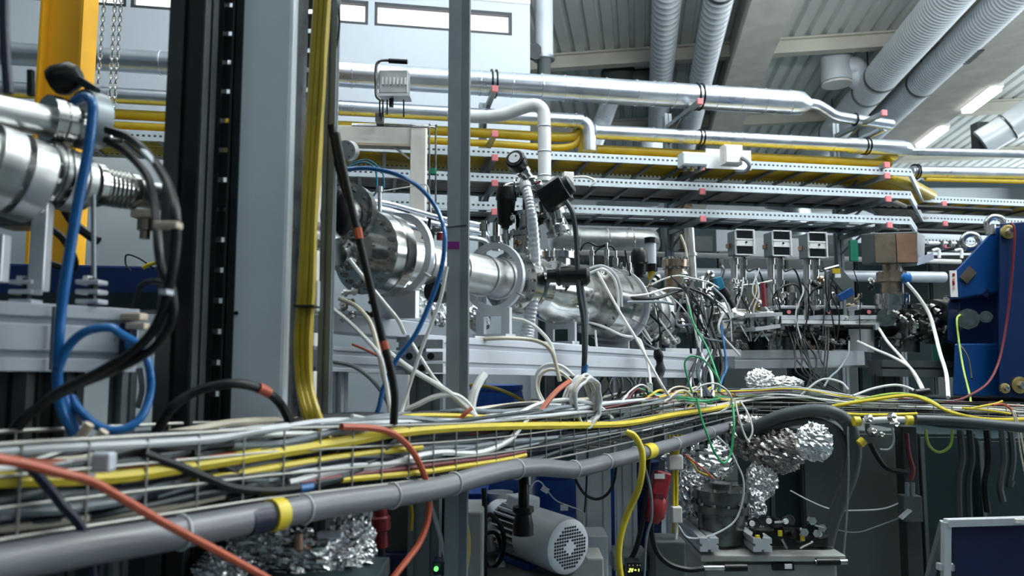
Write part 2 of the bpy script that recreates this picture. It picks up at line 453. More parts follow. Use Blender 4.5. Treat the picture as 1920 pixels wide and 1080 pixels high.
# ================================================================== ROOF DUCTS
def roof_duct(label, px, py, dz, r, e0, e1, rib=0.12, mt='duct', straps=()):
    p = onplane(px, py, Vector((0, 0, CAM_Z + dz)), Z_); l = p.dot(RF); e0 = p.dot(RE) + e0; e1 = p.dot(RE) + e1
    t = thing('ventilation_duct', label, 'duct', rpt(l, (e0 + e1) / 2, CAM_Z + dz - r), 'roof ventilation ducts')
    prof = [(0, r * .9)]; x = 0; L = e1 - e0
    while x < L:
        prof += [(x, r), (x + rib * .8, r), (x + rib * .86, r * 1.025), (x + rib * .94, r * 1.025)]; x += rib
    prof += [(L, r), (L, r * .9)]
    build('tube', MB().lathe(rpt(l, e0, CAM_Z + dz), RE, prof, 28), mt, t, ang=60)
    for s in straps:
        c = rpt(l, p.dot(RE) + s, CAM_Z + dz)
        build('collar', MB().lathe(c, RE, [(0, r * 1.02), (0, r * 1.06), (.05, r * 1.06), (.05, r * 1.02)], 28), 'steel_dark', t)
        build('hanger_rod', MB().bar(c + Z_ * r, Vector((c.x, c.y, ZR)), .02, .02), 'steel_dark', t, smooth=False)
    return t, l
roof_duct('pale spiral duct running straight up the middle of the roof bay', 1243, 100, 4.55, 0.185, -6, 11, 0.16, straps=(-2.6, 4.0))
roof_duct('pale spiral duct just left of the narrow concrete girder', 1325, 100, 4.45, 0.185, -6, 6.5, 0.16, straps=(-2, 4))
tC, lC = roof_duct('upper ribbed duct with the round air diffuser hung on it', 1690, 100, 4.5, 0.26, -7, 7, 0.075, straps=(0.9, 1.6, 4))
tD, lD = roof_duct('lower ribbed duct beside the wide concrete girder', 1786, 100, 4.45, 0.23, -7, 7, 0.075, straps=(1.2, 4))
def grille(tr, l, e, z, r):
    build('grille', MB().box(rpt(l, e, z), .11, .5, .03, (RF, RE, Z_)), 'steel_dark', tr, smooth=False)
grille(tD, lD + .12, 11.2, CAM_Z + 4.45 - .2, .2)
# round diffuser hanging from the upper ribbed duct
dY = 12.1
dc = W(1569, 156, dY)
t = thing('air_diffuser', 'round drum air diffuser with a pale bottom disc under the roof', 'diffuser', dc)
rr = m(28, dY); hh = m(52, dY)
build('drum', MB().lathe(dc + Z_ * .02, Z_, [(0, rr * .9), (0, rr), (hh, rr), (hh + .06, rr * .8), (hh + .06, .05)], 32), 'duct', t)
build('disc', MB().lathe(dc - Z_ * .03, Z_, [(0, .02), (0, rr * .98), (.03, rr * 1.0), (.045, rr * .9)], 32), 'cream', t)
ce = Vector(rpt(lC, dc.dot(RE) + .15, CAM_Z + 4.5))
build('elbow', MB().tube([dc + Z_ * (hh * .55), dc + Z_ * (hh * .55) + RF * .3, (dc + Z_ * hh * .5 + ce) / 2 + RF * .05, ce], .17, 20, 6), 'duct', t)
# second diffuser, partly hidden behind the big pipe
dY = 13.0; dc = W(1160, 172, dY); rr = m(34, dY); hh = m(46, dY)
t = thing('air_diffuser', 'grey drum diffuser half hidden behind the big silver pipe', 'diffuser', dc)
build('drum', MB().lathe(dc, Z_, [(0, rr * .5), (0, rr), (hh * .85, rr), (hh, rr * .85), (hh + .05, rr * .2)], 28), 'cabinet_grey', t)
build('elbow', MB().tube([dc + Z_ * (hh * .5), dc + Z_ * (hh * .5) + RF * .5, dc + Z_ * (hh * .6) + RF * .75], .18, 18, 5), 'cabinet_grey', t)
# slanted branch duct between the pipes
build('branch_duct', MB().tube([W(1152, 168, 9.0), W(1128, 232, 8.6), W(1105, 290, 8.4)], m(17, 8.8), 20, 6), 'galv', label='short slanted branch duct between the two long silver pipes', cat='duct')
# upright duct at the end of the office wall
t = thing('riser_duct', 'upright pale duct riser beside the end of the office wall', 'duct', W(1021, 250, 8.6))
a, b = W(1021, 250, 8.6), W(1019, -20, 8.6)
build('lower_sleeve', MB().lathe(a, b - a, [(0, .06), (0, m(13, 8.6)), (m(148, 8.6), m(13, 8.6)), (m(148, 8.6), .05)], 20), 'cabinet_grey', t)
build('riser', MB().lathe(a + (b - a).normalized() * m(146, 8.6), b - a, [(0, .06), (0, m(18, 8.6)), ((b - a).length - m(146, 8.6), m(18, 8.6))], 20), 'duct', t)
build('clamp_ring', MB().lathe(a + (b - a).normalized() * m(145, 8.6), b - a, [(0, m(18, 8.6)), (0, m(21, 8.6)), (.03, m(21, 8.6)), (.03, m(18, 8.6))], 20), 'galv', t)
build('damper_disc', MB().lathe(W(1000, 98, 8.5), Vector((.4, -1, 0)), [(0, .01), (0, m(17, 8.5)), (.04, m(17, 8.5)), (.04, .01)], 24), 'frame_dark', t)
# duct and bracket by the right wall
t = thing('ventilation_duct', 'grey duct end at the right edge under the far roof', 'duct', W(1890, 262, 12.5), 'roof ventilation ducts')
build('tube', MB().tube([W(1840, 268, 12.5), W(1890, 238, 12.3), W(1960, 190, 12.0)], m(26, 12.4), 22, 6), 'duct', t)
build('collar', MB().torus(W(1890, 238, 12.3), W(1960, 190, 12.0) - W(1840, 268, 12.5), m(27, 12.4), .02), 'steel_dark', t)
build('bracket', MB().box(W(1838, 258, 12.6), .2, .2, .5), 'frame_dark', t, smooth=False)
# fluorescent lamps along the wide girder
for k, (a, b, lab) in enumerate((((1806, 210), (1876, 167), 'upper glowing tube lamp along the wide concrete girder'), ((1722, 275), (1774, 241), 'lower glowing tube lamp along the wide concrete girder'))):
    zz = Vector((0, 0, CAM_Z + 4.2)); p0, p1 = onplane(*a, zz, Z_), onplane(*b, zz, Z_)
    l = ((p0 + p1) / 2).dot(RF); p0, p1 = rpt(l, p0.dot(RE), zz.z), rpt(l, p1.dot(RE), zz.z)
    t = thing('tube_lamp', lab, 'lamp', (p0 + p1) / 2, 'tube lamps on the girder')
    build('housing', MB().bar(p0 + Z_ * .07, p1 + Z_ * .07, .22, .06), 'white', t, smooth=False)
    build('tube', MB().bar(p0, p1, .17, .06), 'lamp_glow', t, smooth=False, bev=.02)
    build('stem', MB().bar((p0 + p1) / 2 + Z_ * .1, (p0 + p1) / 2 + Z_ * .9, .03, .03), 'steel_dark', t, smooth=False)

# ================================================================== OVERHEAD TRAYS
TO = W(1200, 300, Yo(1200)); TO.z = 0
def op(px, py, off=0.0):
    return onplane(px, py, TO + TV * off, TV)
perf = perforated('rail_perforated', (0.62, 0.70, 0.75), 0.036, TU)
ZT = [op(1075, 286).z, op(1075, 332).z, op(1075, 384).z]
sup_px = (925, 1310, 1655)
def s_of(px, py, off=0.0): return (op(px, py, off) - TO).dot(TU)
def tp(s, off, z): q = TO + TU * s + TV * off; return Vector((q.x, q.y, z))
names = ('top', 'middle', 'bottom')
rungmesh = {}
for k, z in enumerate(ZT):
    yk = (290, 340, 390)[k]
    s0, s1 = s_of((-60, 420, 420)[k], yk), s_of(1706, yk)
    p2 = onplane(1734, (362, 404, 447)[k], TO + TV * 0.88, TV); s2 = (p2 - TO).dot(TU) - 0.02
    s3 = s2 + 3.2
    off2 = 0.88
    t = thing('cable_tray', '%s of the three long perforated cable trays overhead' % names[k], 'cable tray', tp(s0, 0, z - .06), 'overhead cable trays')
    WORLD[t.name] = Vector(t.location)
    for off in (0.0, 0.5):
        for (a, ao, b, bo) in ((s0, off, s1, off), (s1, off, s2, off2 + off * 1.0), (s2, off2 + off, s3, off2 + off)):
            mb = MB(); A, B = tp(a, ao, z), tp(b, bo, z)
            w = .004 if off == 0 else .004
            mb.prism([(-.002, -.06), (.018, -.06), (.018, -.056), (.002, -.056), (.002, -.004), (.018, -.004), (.018, 0), (-.002, 0)] if off else [(.002, -.06), (-.018, -.06), (-.018, -.056), (-.002, -.056), (-.002, -.004), (-.018, -.004), (-.018, 0), (.002, 0)], A, B)
            build('side_rail', mb, perf, t, smooth=False)
    me = meshof('rung', MB().prism([(-.012, -.008), (.012, -.008), (.012, .008), (-.012, .008)], -TV * .248, TV * .248), 'alu_grey', smooth=False)
    s = s0 + .15
    while s < s1: place('rung', me, '', t, tp(s, .25, z - .052)); s += .25
    s = s2 + .1
    while s < s3: place('rung', me, '', t, tp(s, off2 + .25, z - .052)); s += .25
    # what lies in it
    rnd = random.Random(k)
    cmat, cl, ncab = (('tray_yellow', 'ochre yellow cable lying in the top overhead tray', 11), ('tray_brown', 'brown cable lying in the middle overhead tray', 8), ('mid_cable', 'grey cable lying in the bottom overhead tray', 3))[k]
    for c in range(ncab):
        o = .05 + .40 * (c + .5) / ncab; r = .018 + rnd.random() * .004 if k < 2 else .010
        zz = z - .044 + r
        P = [tp(s0, o, zz)]
        for q in range(1, 9): P.append(tp(s0 + (s1 - .3 - s0) * q / 8, o + rnd.uniform(-.006, .006), zz + rnd.uniform(0, .012)))
        P += [tp((s1 + s2) / 2, o + off2 * .5, zz), tp(s2 + .3, o + off2, zz), tp(s3, o + off2, zz)]
        build('tray_cable', MB().tube(P, r, 7, 4), cmat, label=cl, cat='cable', group='cables in the %s overhead tray' % names[k])
# dark back edge panels behind the lower trays: bundled dark cables
for k in (1, 2):
    P = [tp(-2.4 + i * .75, .44, ZT[k] - .03 + .004 * (i % 2)) for i in range(9)]
    build('tray_cable', MB().tube(P, .022, 8, 4), 'rubber', label='thick black cable along the back of the %s overhead tray' % names[k], cat='cable')
# support stands: post behind the trays and cantilever arms with pink end caps
zp1 = op(1000, 162, .2).z; zp2a = op(760, 209, .2).z; zp2b = op(1300, 257, .2).z; zy = zp2b - .115
for j, px in enumerate(sup_px + (1760,)):
    far = .88 if px > 1720 else 0.0
    s = (onplane(px, 380, TO + TV * far, TV) - TO).dot(TU)
    t = thing('support_stand', ('steel stand left of the elbow pipe carrying pipes and trays', 'steel stand in the middle carrying pipes and trays', 'steel stand at the tray bend carrying pipes and trays', 'steel stand right of the tray bend carrying trays')[j], 'stand', tp(s, far + .62, 0))
    build('post', MB().prism(slot_poly(.06, .06, 1, 1), tp(s, far + .60, 0), tp(s, far + .60, CAM_Z + (2.05 if j < 3 else 1.6)), up=TV), 'alu_grey', t, smooth=False)
    zs = [z - .068 for z in ZT] + ([zp2b - .21 if j else zp2a - .20, zp1 - .12] if j < 3 else [])
    for z in zs:
        arm = build('arm', MB().bar(tp(s, far - .06, z - .018), tp(s, far + .6, z - .018), .035, .034), 'alu_grey', t, smooth=False)
        build('end_cap', MB().box(tp(s, far - .068, z - .018), .046, .02, .048, (TU, TV, Z_)), 'pink', arm, smooth=False, bev=.004)
        build('brace', MB().bar(tp(s, far + .25, z - .03), tp(s, far + .58, z - .16), .02, .01), 'alu_grey', t, smooth=False)

# ================================================================== OVERHEAD PIPES
def opl(px, py, off, z=None):
    q = op(px, py, off)
    if z is not None: q.z = z
    return q
# big silver pipe with seam rings and a reducer
R1 = m(24.5, 5.6)
a = opl(-80, 120, .2, zp1); b = opl(1490, 190, .2, zp1); L = (b - a).length
t = thing('insulated_pipe', 'big silver insulated pipe running under the roof, topmost', 'pipe', opl(700, 150, .2, zp1 - R1), 'long silver pipes')
prof = [(0, .02), (0, R1 * .8)]
sp = [(opl(px, 150, .2, zp1) - a).length for px in (600, 1015)]
prof += [(sp[0], R1 * .86), (sp[0] + .02, R1 * .93), (sp[1], R1 * .95), (sp[1] + .01, R1), (L, R1), (L + .06, R1 * .95), (L + .13, R1 * .5), (L + .14, R1 * .1)]
build('jacket', MB().lathe(a, b - a, prof, 40), 'galv', t)
for px in (300, 430, 660, 760, 900, 960, 1015, 1058, 1136, 1192, 1225, 1262, 1340, 1385, 1430, 1478):
    c = opl(px, 150, .2, zp1); rr = R1 * (1.0 if px > 1010 else .95 if px > 600 else .84)
    build('seam_ring', MB().lathe(c, b - a, [(-.006, rr * .98), (-.004, rr + .004), (.004, rr + .004), (.006, rr * .98)], 40), 'galv', t)
for px in (925, 1308):
    c = opl(px, 150, .2, zp1)
    for q in (-.018, .018):
        build('strap', MB().torus(c + TU * q, TU, R1 + .006, .007, 32, 6), 'black', t)
tail = [opl(1505, 191, .2, zp1), opl(1530, 193, .2, zp1 - .005), opl(1548, 206, .2), opl(1566, 217, .2), opl(1590, 222, .2), opl(1672, 234, .2)]
build('tail_pipe', MB().tube(tail, m(10.5, 5.8), 18, 6), 'galv', t)
build('branch', MB().tube([opl(1660, 240, .2), opl(1610, 264, .5)], m(6, 6), 12, 1), 'galv', t)
build('strap', MB().torus(opl(1603, 224, .2), TU, m(12, 5.8), .007, 20, 6), 'black', t)
# second silver pipe: left run with an elbow into the tray, then the right run
R2 = m(14.5, 5.4)
t = thing('insulated_pipe', 'second silver pipe at left, its elbow bending down at the tray', 'pipe', opl(700, 200, .2, zp2a - R2), 'long silver pipes')
build('jacket', MB().tube([opl(-80, 200, .2, zp2a), opl(400, 200, .2, zp2a), opl(900, 215, .2, zp2a), opl(1070, 225, .2, zp2a), opl(1092, 229, .2), opl(1104, 245, .2), opl(1105, 284, .2)], R2, 24, 8), 'galv', t)
for px in (640, 720, 1010, 1062, 1080):
    build('seam_ring', MB().lathe(opl(px, 215, .2, zp2a), TU, [(-.006, R2 * .98), (-.004, R2 + .004), (.004, R2 + .004), (.006, R2 * .98)], 28), 'galv', t)
t = thing('insulated_pipe', 'second silver pipe at right, ending in a cone above the tray bend', 'pipe', opl(1400, 260, .2, zp2b - R2), 'long silver pipes')
a, b = opl(1116, 248, .2, zp2b), opl(1690, 280, .2, zp2b); L = (b - a).length
build('jacket', MB().lathe(a, b - a, [(0, R2 * .4), (0, R2), (L - .5, R2), (L - .48, R2 * 1.15), (L, R2 * 1.15), (L + .06, R2 * 1.0), (L + .1, R2 * .5), (L + .11, .02)], 30), 'galv', t)
for px in (1116, 1224, 1300, 1390, 1480, 1560):
    build('seam_ring', MB().lathe(opl(px, 255, .2, zp2b), TU, [(-.006, R2 * .98), (-.004, R2 + .004), (.004, R2 + .004), (.006, R2 * .98)], 28), 'galv', t)
for px in (1314, 1622):
    for q in (-.015, .015): build('strap', MB().torus(opl(px, 260, .2, zp2b) + TU * q, TU, R2 * (1.05 if px < 1500 else 1.2), .007, 24, 6), 'black', t)
build('tail_pipe', MB().tube([opl(1695, 284, .2), opl(1800, 286, .2), opl(1960, 290, .2)], m(8, 6), 14, 1), 'galv', t)
build('side_branch', MB().tube([opl(1676, 292, .2), opl(1640, 305, .45), opl(1600, 318, .8)], m(9, 6), 14, 2), 'yellow_pipe', t)
# yellow gas pipes under them
for k, (dz, r, lab) in enumerate(((-.115, m(9.5, 5.4), 'upper'), (-.195, m(7, 5.4), 'lower'))):
    build('gas_pipe', MB().tube([opl(-80, 210, .26, zp2a + dz), opl(400, 220, .26, zp2a + dz), opl(900, 235, .26, zp2a + dz), opl(1060, 240, .26, zp2a + dz), opl(1082 + 6 * k, 246 + 6 * k, .26), opl(1094 - 4 * k, 262, .26), opl(1095 - 4 * k, 286, .26)], r, 16, 6), 'yellow_pipe', label='%s yellow gas pipe under the left silver pipe' % lab, cat='pipe')
build('gas_pipe', MB().tube([opl(1118, 268, .28, zp2b - .115), opl(1400, 280, .28, zp2b - .115), opl(1668, 300, .28, zp2b - .115)], m(9, 5.6), 16, 4), 'yellow_pipe', label='straight yellow gas pipe under the right silver pipe', cat='pipe')
build('gas_pipe', MB().tube([opl(1640, 328, .25), opl(1680, 336, .3), opl(1712, 350, .6), opl(1745, 368, .95)], m(13, 6), 14, 5), 'yellow_pipe', label='bulging yellow pipe bending through the tray step', cat='pipe')
# white elbow pipe dropping into the beam line
t = thing('elbow_pipe', 'white-silver elbow pipe dropping from the overhead pipes', 'pipe', W(1020, 335, 4.9))
build('tube', MB().tube([W(840, 215, 5.0), W(900, 219, 5.0), W(945, 215, 4.95), W(975, 204, 4.92), W(1002, 197, 4.9), W(1017, 206, 4.9), W(1020, 225, 4.9), W(1021, 270, 4.9), W(1021, 340, 4.9)], m(12.5, 4.9), 20, 7), 'white', t)
for yy in (238, 285, 330): build('joint_ring', MB().torus(W(1021, yy, 4.9), Z_, m(12.6, 4.9), .005, 24, 6), 'galv', t)
# pipes to the right of the bend
off = 1.15
t = thing('insulated_pipe', 'short thick silver pipe right of the tray bend', 'pipe', opl(1800, 335, off), 'long silver pipes')
a, b = opl(1708, 322, off), opl(1960, 326, off)
build('jacket', MB().lathe(a, b - a, [(0, .02), (0, m(11, 6.8)), (.06, m(12.5, 6.8)), ((b - a).length, m(12.5, 6.8))], 24), 'galv', t)
for q in (0.03, .06): build('strap', MB().torus(a + TU * q, TU, m(15, 6.8), .008, 20, 6), 'black', t)
build('gas_pipe', MB().tube([opl(1735, 336, off), opl(1960, 342, off)], m(4.5, 6.8), 12, 1), 'yellow_pipe', label='thin yellow pipe under the short thick silver pipe', cat='pipe')

# ================================================================== BOXES ON THE TRAYS
def jbox(name, label, cat, px, py, w, h, d, Y, mt='white', ax=(TU, TV, Z_)):
    c = W(px, py, Y); t = thing(name, label, cat, c - Z_ * m(h, Y) / 2)
    build('case', MB().box(c, m(w, Y), m(d, Y), m(h, Y), ax), mt, t, smooth=False, bev=.006)
    return t, c
t, c = jbox('junction_box', 'grey junction box with glands on the top overhead tray', 'junction box', 1298, 301, 50, 26, 26, 5.32, 'duct')
build('lid', MB().box(c - TV * .052, m(46, 5.32), .006, m(20, 5.32), (TU, TV, Z_)), 'white', t, smooth=False)
for q in (-14, 0, 14): build('cable_gland', MB().lathe(W(1298 + q, 313, 5.32), -Z_, [(0, .01), (0, .016), (.03, .016), (.03, .006)], 10), 'steel_dark' if q else 'brass', t)
t, c = jbox('junction_box', 'square white junction box with a looped lead on the top tray', 'junction box', 1371, 292, 37, 38, 22, 5.3, 'cream')
build('lid', MB().box(c - TV * .046, m(33, 5.3), .008, m(33, 5.3), (TU, TV, Z_)), 'cream', t, smooth=False, bev=.003)
build('lead', MB().tube([W(1390, 296, 5.25), W(1400, 302, 5.22), W(1405, 312, 5.22), W(1396, 322, 5.25), W(1380, 321, 5.3)], .014, 8, 5), 'mid_cable', t)
build('mounting_plate', MB().box(W(1366, 299, 5.40), m(92, 5.4), .01, m(38, 5.4), (TU, TV, Z_)), 'white', label='white back plate behind the square junction box', cat='plate', smooth=False)
t, c = jbox('junction_box', 'small white box on the tray beside the big black valve motor', 'junction box', 1065, 334, 20, 22, 16, 5.3, 'cream')
build('lead', MB().tube([W(1075, 332, 5.28), W(1100, 332, 5.28), W(1116, 340, 5.28), W(1104, 349, 5.28)], .01, 7, 5), 'white_cable', t)
# ================================================================== BACKGROUND MACHINERY BETWEEN TRAYS AND BEAM LINE
# grey panel added under the trays for the shaded lower wall
c = W(330, 287, 6.2)
build('shade_panel', MB().box(Vector((c.x - .2, 6.2, c.z / 2)), 1.6, .12, c.z, (TU, TV, Z_)), 'farwall', label='plain grey panel added for the shaded lower wall at left', cat='shade_panel', smooth=False, bev=.01)
build('equipment_case', MB().box(W(160, 545, 2.55) , m(330, 2.55), .35, m(76, 2.55), (TU, TV, Z_)), 'blue_paint', label='dark blue equipment case behind the left girder', cat='case', smooth=False, bev=.008)
# pink ducts on the wall near the trays handled by overhead; long white and yellow pipes behind the beam line
build('wall_pipe', MB().tube([W(640, 507, 5.6), W(1200, 512, 6.0), W(1770, 520, 6.4)], m(11, 6.0), 18, 1), 'alu_white', label='long white horizontal pipe behind the beam line, thicker one', cat='pipe')
build('wall_pipe', MB().tube([W(1030, 472, 6.1), W(1400, 481, 6.4), W(1800, 491, 6.7)], m(5, 6.2), 12, 1), 'cream', label='thin cream horizontal pipe above the thicker white one', cat='pipe')
# silver tank with bands
a, b = W(1030, 452, 6.5), W(1228, 456, 6.7)
t = thing('storage_tank', 'horizontal silver tank with seam bands behind the beam line', 'tank', (a + b) / 2 - Z_ * m(28, 6.6))
R = m(27, 6.6); L = (b - a).length
build('shell', MB().lathe(a, b - a, [(0, .05), (.04, R * .8), (.1, R), (L - .05, R), (L, R * .85), (L + .03, .05)], 32), 'steel_satin', t)
for px in (1080, 1135, 1180): build('band', MB().torus(W(px, 452 + (px - 1030) * .02, 6.55), b - a, R + .003, .006, 32, 6), 'steel', t)
build('support_frame', MB().bar(a - Z_ * (R + .05), b - Z_ * (R + .05), .2, .08), 'steel_dark', t, smooth=False)
for q in (a, b): build('support_leg', MB().bar(Vector((q.x, q.y, 0)), q - Z_ * R, .08, .08, up=Y_), 'steel_dark', t, smooth=False)
# row of machine cabinets behind the right beam line
cabs = [(1010, 1130, 489, 7.4, 'cabinet_teal', 'low dark teal machine cabinet under the silver tank'),
        (1235, 1345, 425, 7.6, 'cabinet_teal', 'tall teal machine cabinet right of the silver tank'),
        (1345, 1470, 470, 7.7, 'cabinet_grey', 'grey machine cabinet behind the leftmost gauge display'),
        (1470, 1600, 440, 7.8, 'cabinet_grey', 'grey machine cabinet behind the rightmost gauge display'),
        (1600, 1740, 455, 7.9, 'cabinet_teal', 'teal machine cabinet behind the copper box'),
        (1740, 1930, 478, 8.0, 'cabinet_grey', 'grey machine cabinet behind the blue magnet'),
        (1130, 1235, 520, 7.4, 'cabinet_grey', 'low grey machine cabinet under the right end of the tank')]
for x0, x1, yt, Y, mt, lab in cabs:
    p0, p1 = W(x0, yt, Y), W(x1, yt, Y)
    t = thing('machine_cabinet', lab, 'cabinet', Vector(((p0.x + p1.x) / 2, Y + .3, 0)), 'machine cabinets at the back')
    build('body', MB().box(Vector(((p0.x + p1.x) / 2, Y + .3, p0.z / 2)), p1.x - p0.x - .02, .6, p0.z), mt, t, smooth=False, bev=.01)
    w = (p1.x - p0.x) / 2
    for q in (0, 1):
        dr = build('door', MB().box(Vector((p0.x + w * (q + .5), Y - .008, p0.z * .55)), w - .05, .016, p0.z * .8), mt, t, smooth=False, bev=.004)
        build('door_handle', MB().box(Vector((p0.x + w * (q + .5) + w * .35 * (1 - 2 * q), Y - .03, p0.z * .6)), .02, .03, .16), 'steel_dark', dr, smooth=False)
    build('vent_panel', MB().box(Vector(((p0.x + p1.x) / 2, Y - .012, p0.z * .93)), w * 1.6, .02, p0.z * .06), 'frame_dark', t, smooth=False)
# bright round duct and blueish boxes seen between the middle and bottom trays
build('wall_unit', MB().box(W(1180, 368, 8.2), m(125, 8.2), .3, m(30, 8.2)), 'alu_panel', label='pale blue metal unit seen between the lower two trays', cat='unit', smooth=False, bev=.03)
build('wall_unit', MB().box(W(1365, 345, 8.2), m(105, 8.2), .3, m(40, 8.2)), 'white', label='white metal unit seen under the square junction box', cat='unit', smooth=False, bev=.02)
build('vent_pipe', MB().tube([W(1440, 372, 9), W(1480, 380, 9), W(1500, 400, 9), W(1504, 470, 9)], m(20, 9), 18, 6), 'galv', label='bright curved vent pipe between the trays behind the displays', cat='pipe')
build('vent_pipe', MB().tube([W(1225, 250, 10), W(1223, 300, 10), W(1222, 352, 10)], m(22, 10), 18, 3), 'duct', label='pale upright vent pipe dropping behind the top tray', cat='pipe')
build('vent_pipe', MB().tube([W(1655, 380, 9), W(1658, 520, 9)], m(14, 9), 16, 1), 'cabinet_teal', label='dark upright pipe behind the tray bend', cat='pipe')
build('column', MB().box(W(1283, 410, 6.6), .12, .12, m(120, 6.6)), 'bronze', label='brownish upright strut behind the middle tray stand', cat='strut', smooth=False)
# small valve manifold at right behind the magnet
t = thing('valve_manifold', 'small white pipe manifold below the bottom tray near the magnet', 'manifold', W(1775, 490, 6.2))
build('header', MB().tube([W(1740, 456, 6.2), W(1800, 456, 6.2)], m(3, 6.2), 8, 1), 'white', t)
for px in (1748, 1790): build('riser', MB().tube([W(px, 470, 6.2), W(px + 12, 468, 6.2), W(px + 13, 484, 6.2)], m(3, 6.2), 8, 4), 'white', t)
for px in (1765, 1780, 1796): build('valve', MB().lathe(W(px, 452, 6.2), -Z_, [(0, .005), (0, .02), (.05, .02), (.05, .005)], 10), 'steel_dark', t)

# ================================================================== WHITE PORTAL FRAME WITH THE TIN BOX
Yp = 4.45
t = thing('portal_frame', 'white steel portal frame behind the beam line', 'frame', Vector((W(786, 430, Yp).x, Yp, 0)))
a, b = W(600, 252, Yp), W(774, 257, Yp)
build('crossbeam', MB().bar(a, b, m(16, Yp), m(34, Yp)), 'cream', t, smooth=False, bev=.004)
build('crossbeam_flange', MB().bar(a - Z_ * m(20, Yp), b - Z_ * m(20, Yp), m(26, Yp), m(4, Yp)), 'clamp_wood', t, smooth=False)
p = W(786, 239, Yp)
build('column', MB().box(Vector((p.x, Yp, p.z / 2)), m(29, Yp), m(29, Yp), p.z), 'cream', t, smooth=False, bev=.004)
build('top_plate', MB().box(p - Z_ * m(2, Yp) - Y_ * m(15.5, Yp), m(20, Yp), .006, m(5, Yp)), 'bronze', t, smooth=False)
build('stay', MB().bar(W(738, 275, Yp), W(768, 298, Yp), m(8, Yp), m(3, Yp)), 'alu_white', t, smooth=False)
build('far_column', MB().box(Vector((W(590, 239, Yp).x, Yp, p.z / 2)), m(29, Yp), m(29, Yp), p.z), 'cream', t, smooth=False, bev=.004)
# two thin wires/tubes beside the column with a green box
for k, px in enumerate((805, 817)):
    build('thin_tube', MB().tube([W(660, 233 + 2 * k, Yp - .1), W(790, 236 + 2 * k, Yp - .1), W(px - 1, 238 + 2 * k, Yp - .1), W(px, 250, Yp - .1), W(px, 440, Yp - .1)], .006, 6, 4), 'steel', label=('inner', 'outer')[k] + ' thin steel tube running down beside the white column', cat='tube')
t, c = jbox('terminal_box', 'small dark green box clipped to the thin tubes', 'box', 812, 322, 13, 13, 10, Yp - .13, 'green_paint')
build('lid', MB().box(c - Y_ * .02, .034, .006, .034), 'green_paint', t, smooth=False)
# tin box with a crank-like handle on top of the frame
Yq = 4.35
t = thing('hoist_controller', 'dented tin box with a bent tube handle on the portal frame', 'box', W(740, 232, Yq))
c = W(740, 158, Yq)
build('tin', MB().box(c, m(56, Yq), m(30, Yq), m(46, Yq)), 'steel_satin', t, smooth=False, bev=.005)
for k in range(7): build('fin', MB().box(W(718 + 7 * k, 152, Yq - .055), m(3, Yq), .012, m(14, Yq)), 'white', t, smooth=False)
build('base_plate', MB().box(W(740, 183, Yq), m(62, Yq), m(34, Yq), m(5, Yq)), 'alu', t, smooth=False)
build('handle_tube', MB().tube([W(714, 188, Yq - .08), W(706, 180, Yq - .08), W(705, 160, Yq - .08), W(705, 128, Yq - .08), W(710, 116, Yq - .08), W(722, 113, Yq - .08), W(762, 115, Yq - .08)], m(3, Yq), 8, 5), 'steel_dark', t)
build('grip', MB().tube([W(729, 114, Yq - .08), W(764, 116, Yq - .08)], m(4.6, Yq), 10, 1), 'black', t)
build('peg', MB().lathe(W(734, 185, Yq), -Z_, [(0, .006), (0, .014), (.05, .014), (.05, .004)], 10), 'black', t)
for px in (712, 718, 726, 757): build('foot_rod', MB().bar(W(px, 187, Yq - .05), W(px, 215 + (px % 3) * 4, Yq - .05), .008, .008), 'black', t, smooth=False)
build('clamp', MB().box(W(712, 222, Yq), m(14, Yq), .06, m(16, Yq)), 'steel_dark', t, smooth=False)

# ================================================================== YELLOW HOIST COLUMN, CHAINS
Yh = 3.1
t = thing('hoist_column', 'bright yellow steel hoist column at upper left', 'column', Vector((W(109, 300, Yh).x, Yh, 0)))
p0, p1 = Vector((W(109, 400, Yh).x, Yh, 0)), Vector((W(109, 400, Yh).x, Yh, CAM_Z + 3.0))
w = m(39, Yh)
build('web', MB().prism([(-w, -.01), (w, -.01), (w, .01), (-w, .01)], p0, p1, up=Y_), 'yellow_paint', t, smooth=False)
for q in (-1, 1): build('flange', MB().bar(p0 + X_ * (w * q), p1 + X_ * (w * q), .012, .11, up=Y_), 'yellow_paint', t, smooth=False)
build('base_plate', MB().box(Vector((p0.x, Yh, .01)), .3, .3, .02), 'yellow_paint', t, smooth=False)
Yc = 3.0
lk = meshof('chain_link', MB().tube([Vector((x, 0, z)) for x, z in ((-.006, -.008), (-.006, .008), (-.003, .0125), (.003, .0125), (.006, .008), (.006, -.008), (.003, -.0125), (-.003, -.0125))], .0027, 5, 1, True), 'steel')
for k, (x0, x1, yb, lab) in enumerate(((199, 183, 168, 'short single lifting chain beside the yellow column'), (218, 203, 236, 'left one of the two long lifting chains'), (230, 213, 212, 'right one of the two long lifting chains'))):
    a, b = W(x0, -40, Yc), W(x1, yb, Yc)
    t = thing('lifting_chain', lab, 'chain', b, 'lifting chains')
    L = (b - a).length; n = int(L / .0205); d = (b - a).normalized()
    for i in range(n):
        o = place('link', lk, '', t, a + d * (.0205 * (i + .5)), -d, math.pi / 2 * (i % 2) + .4)

# ================================================================== FOREGROUND POSTS
def vpost(px, pyref, Y, zt=CAM_Z + 1.5):
    x = W(px, pyref, Y).x
    return Vector((x, Y, 0)), Vector((x, Y, zt))
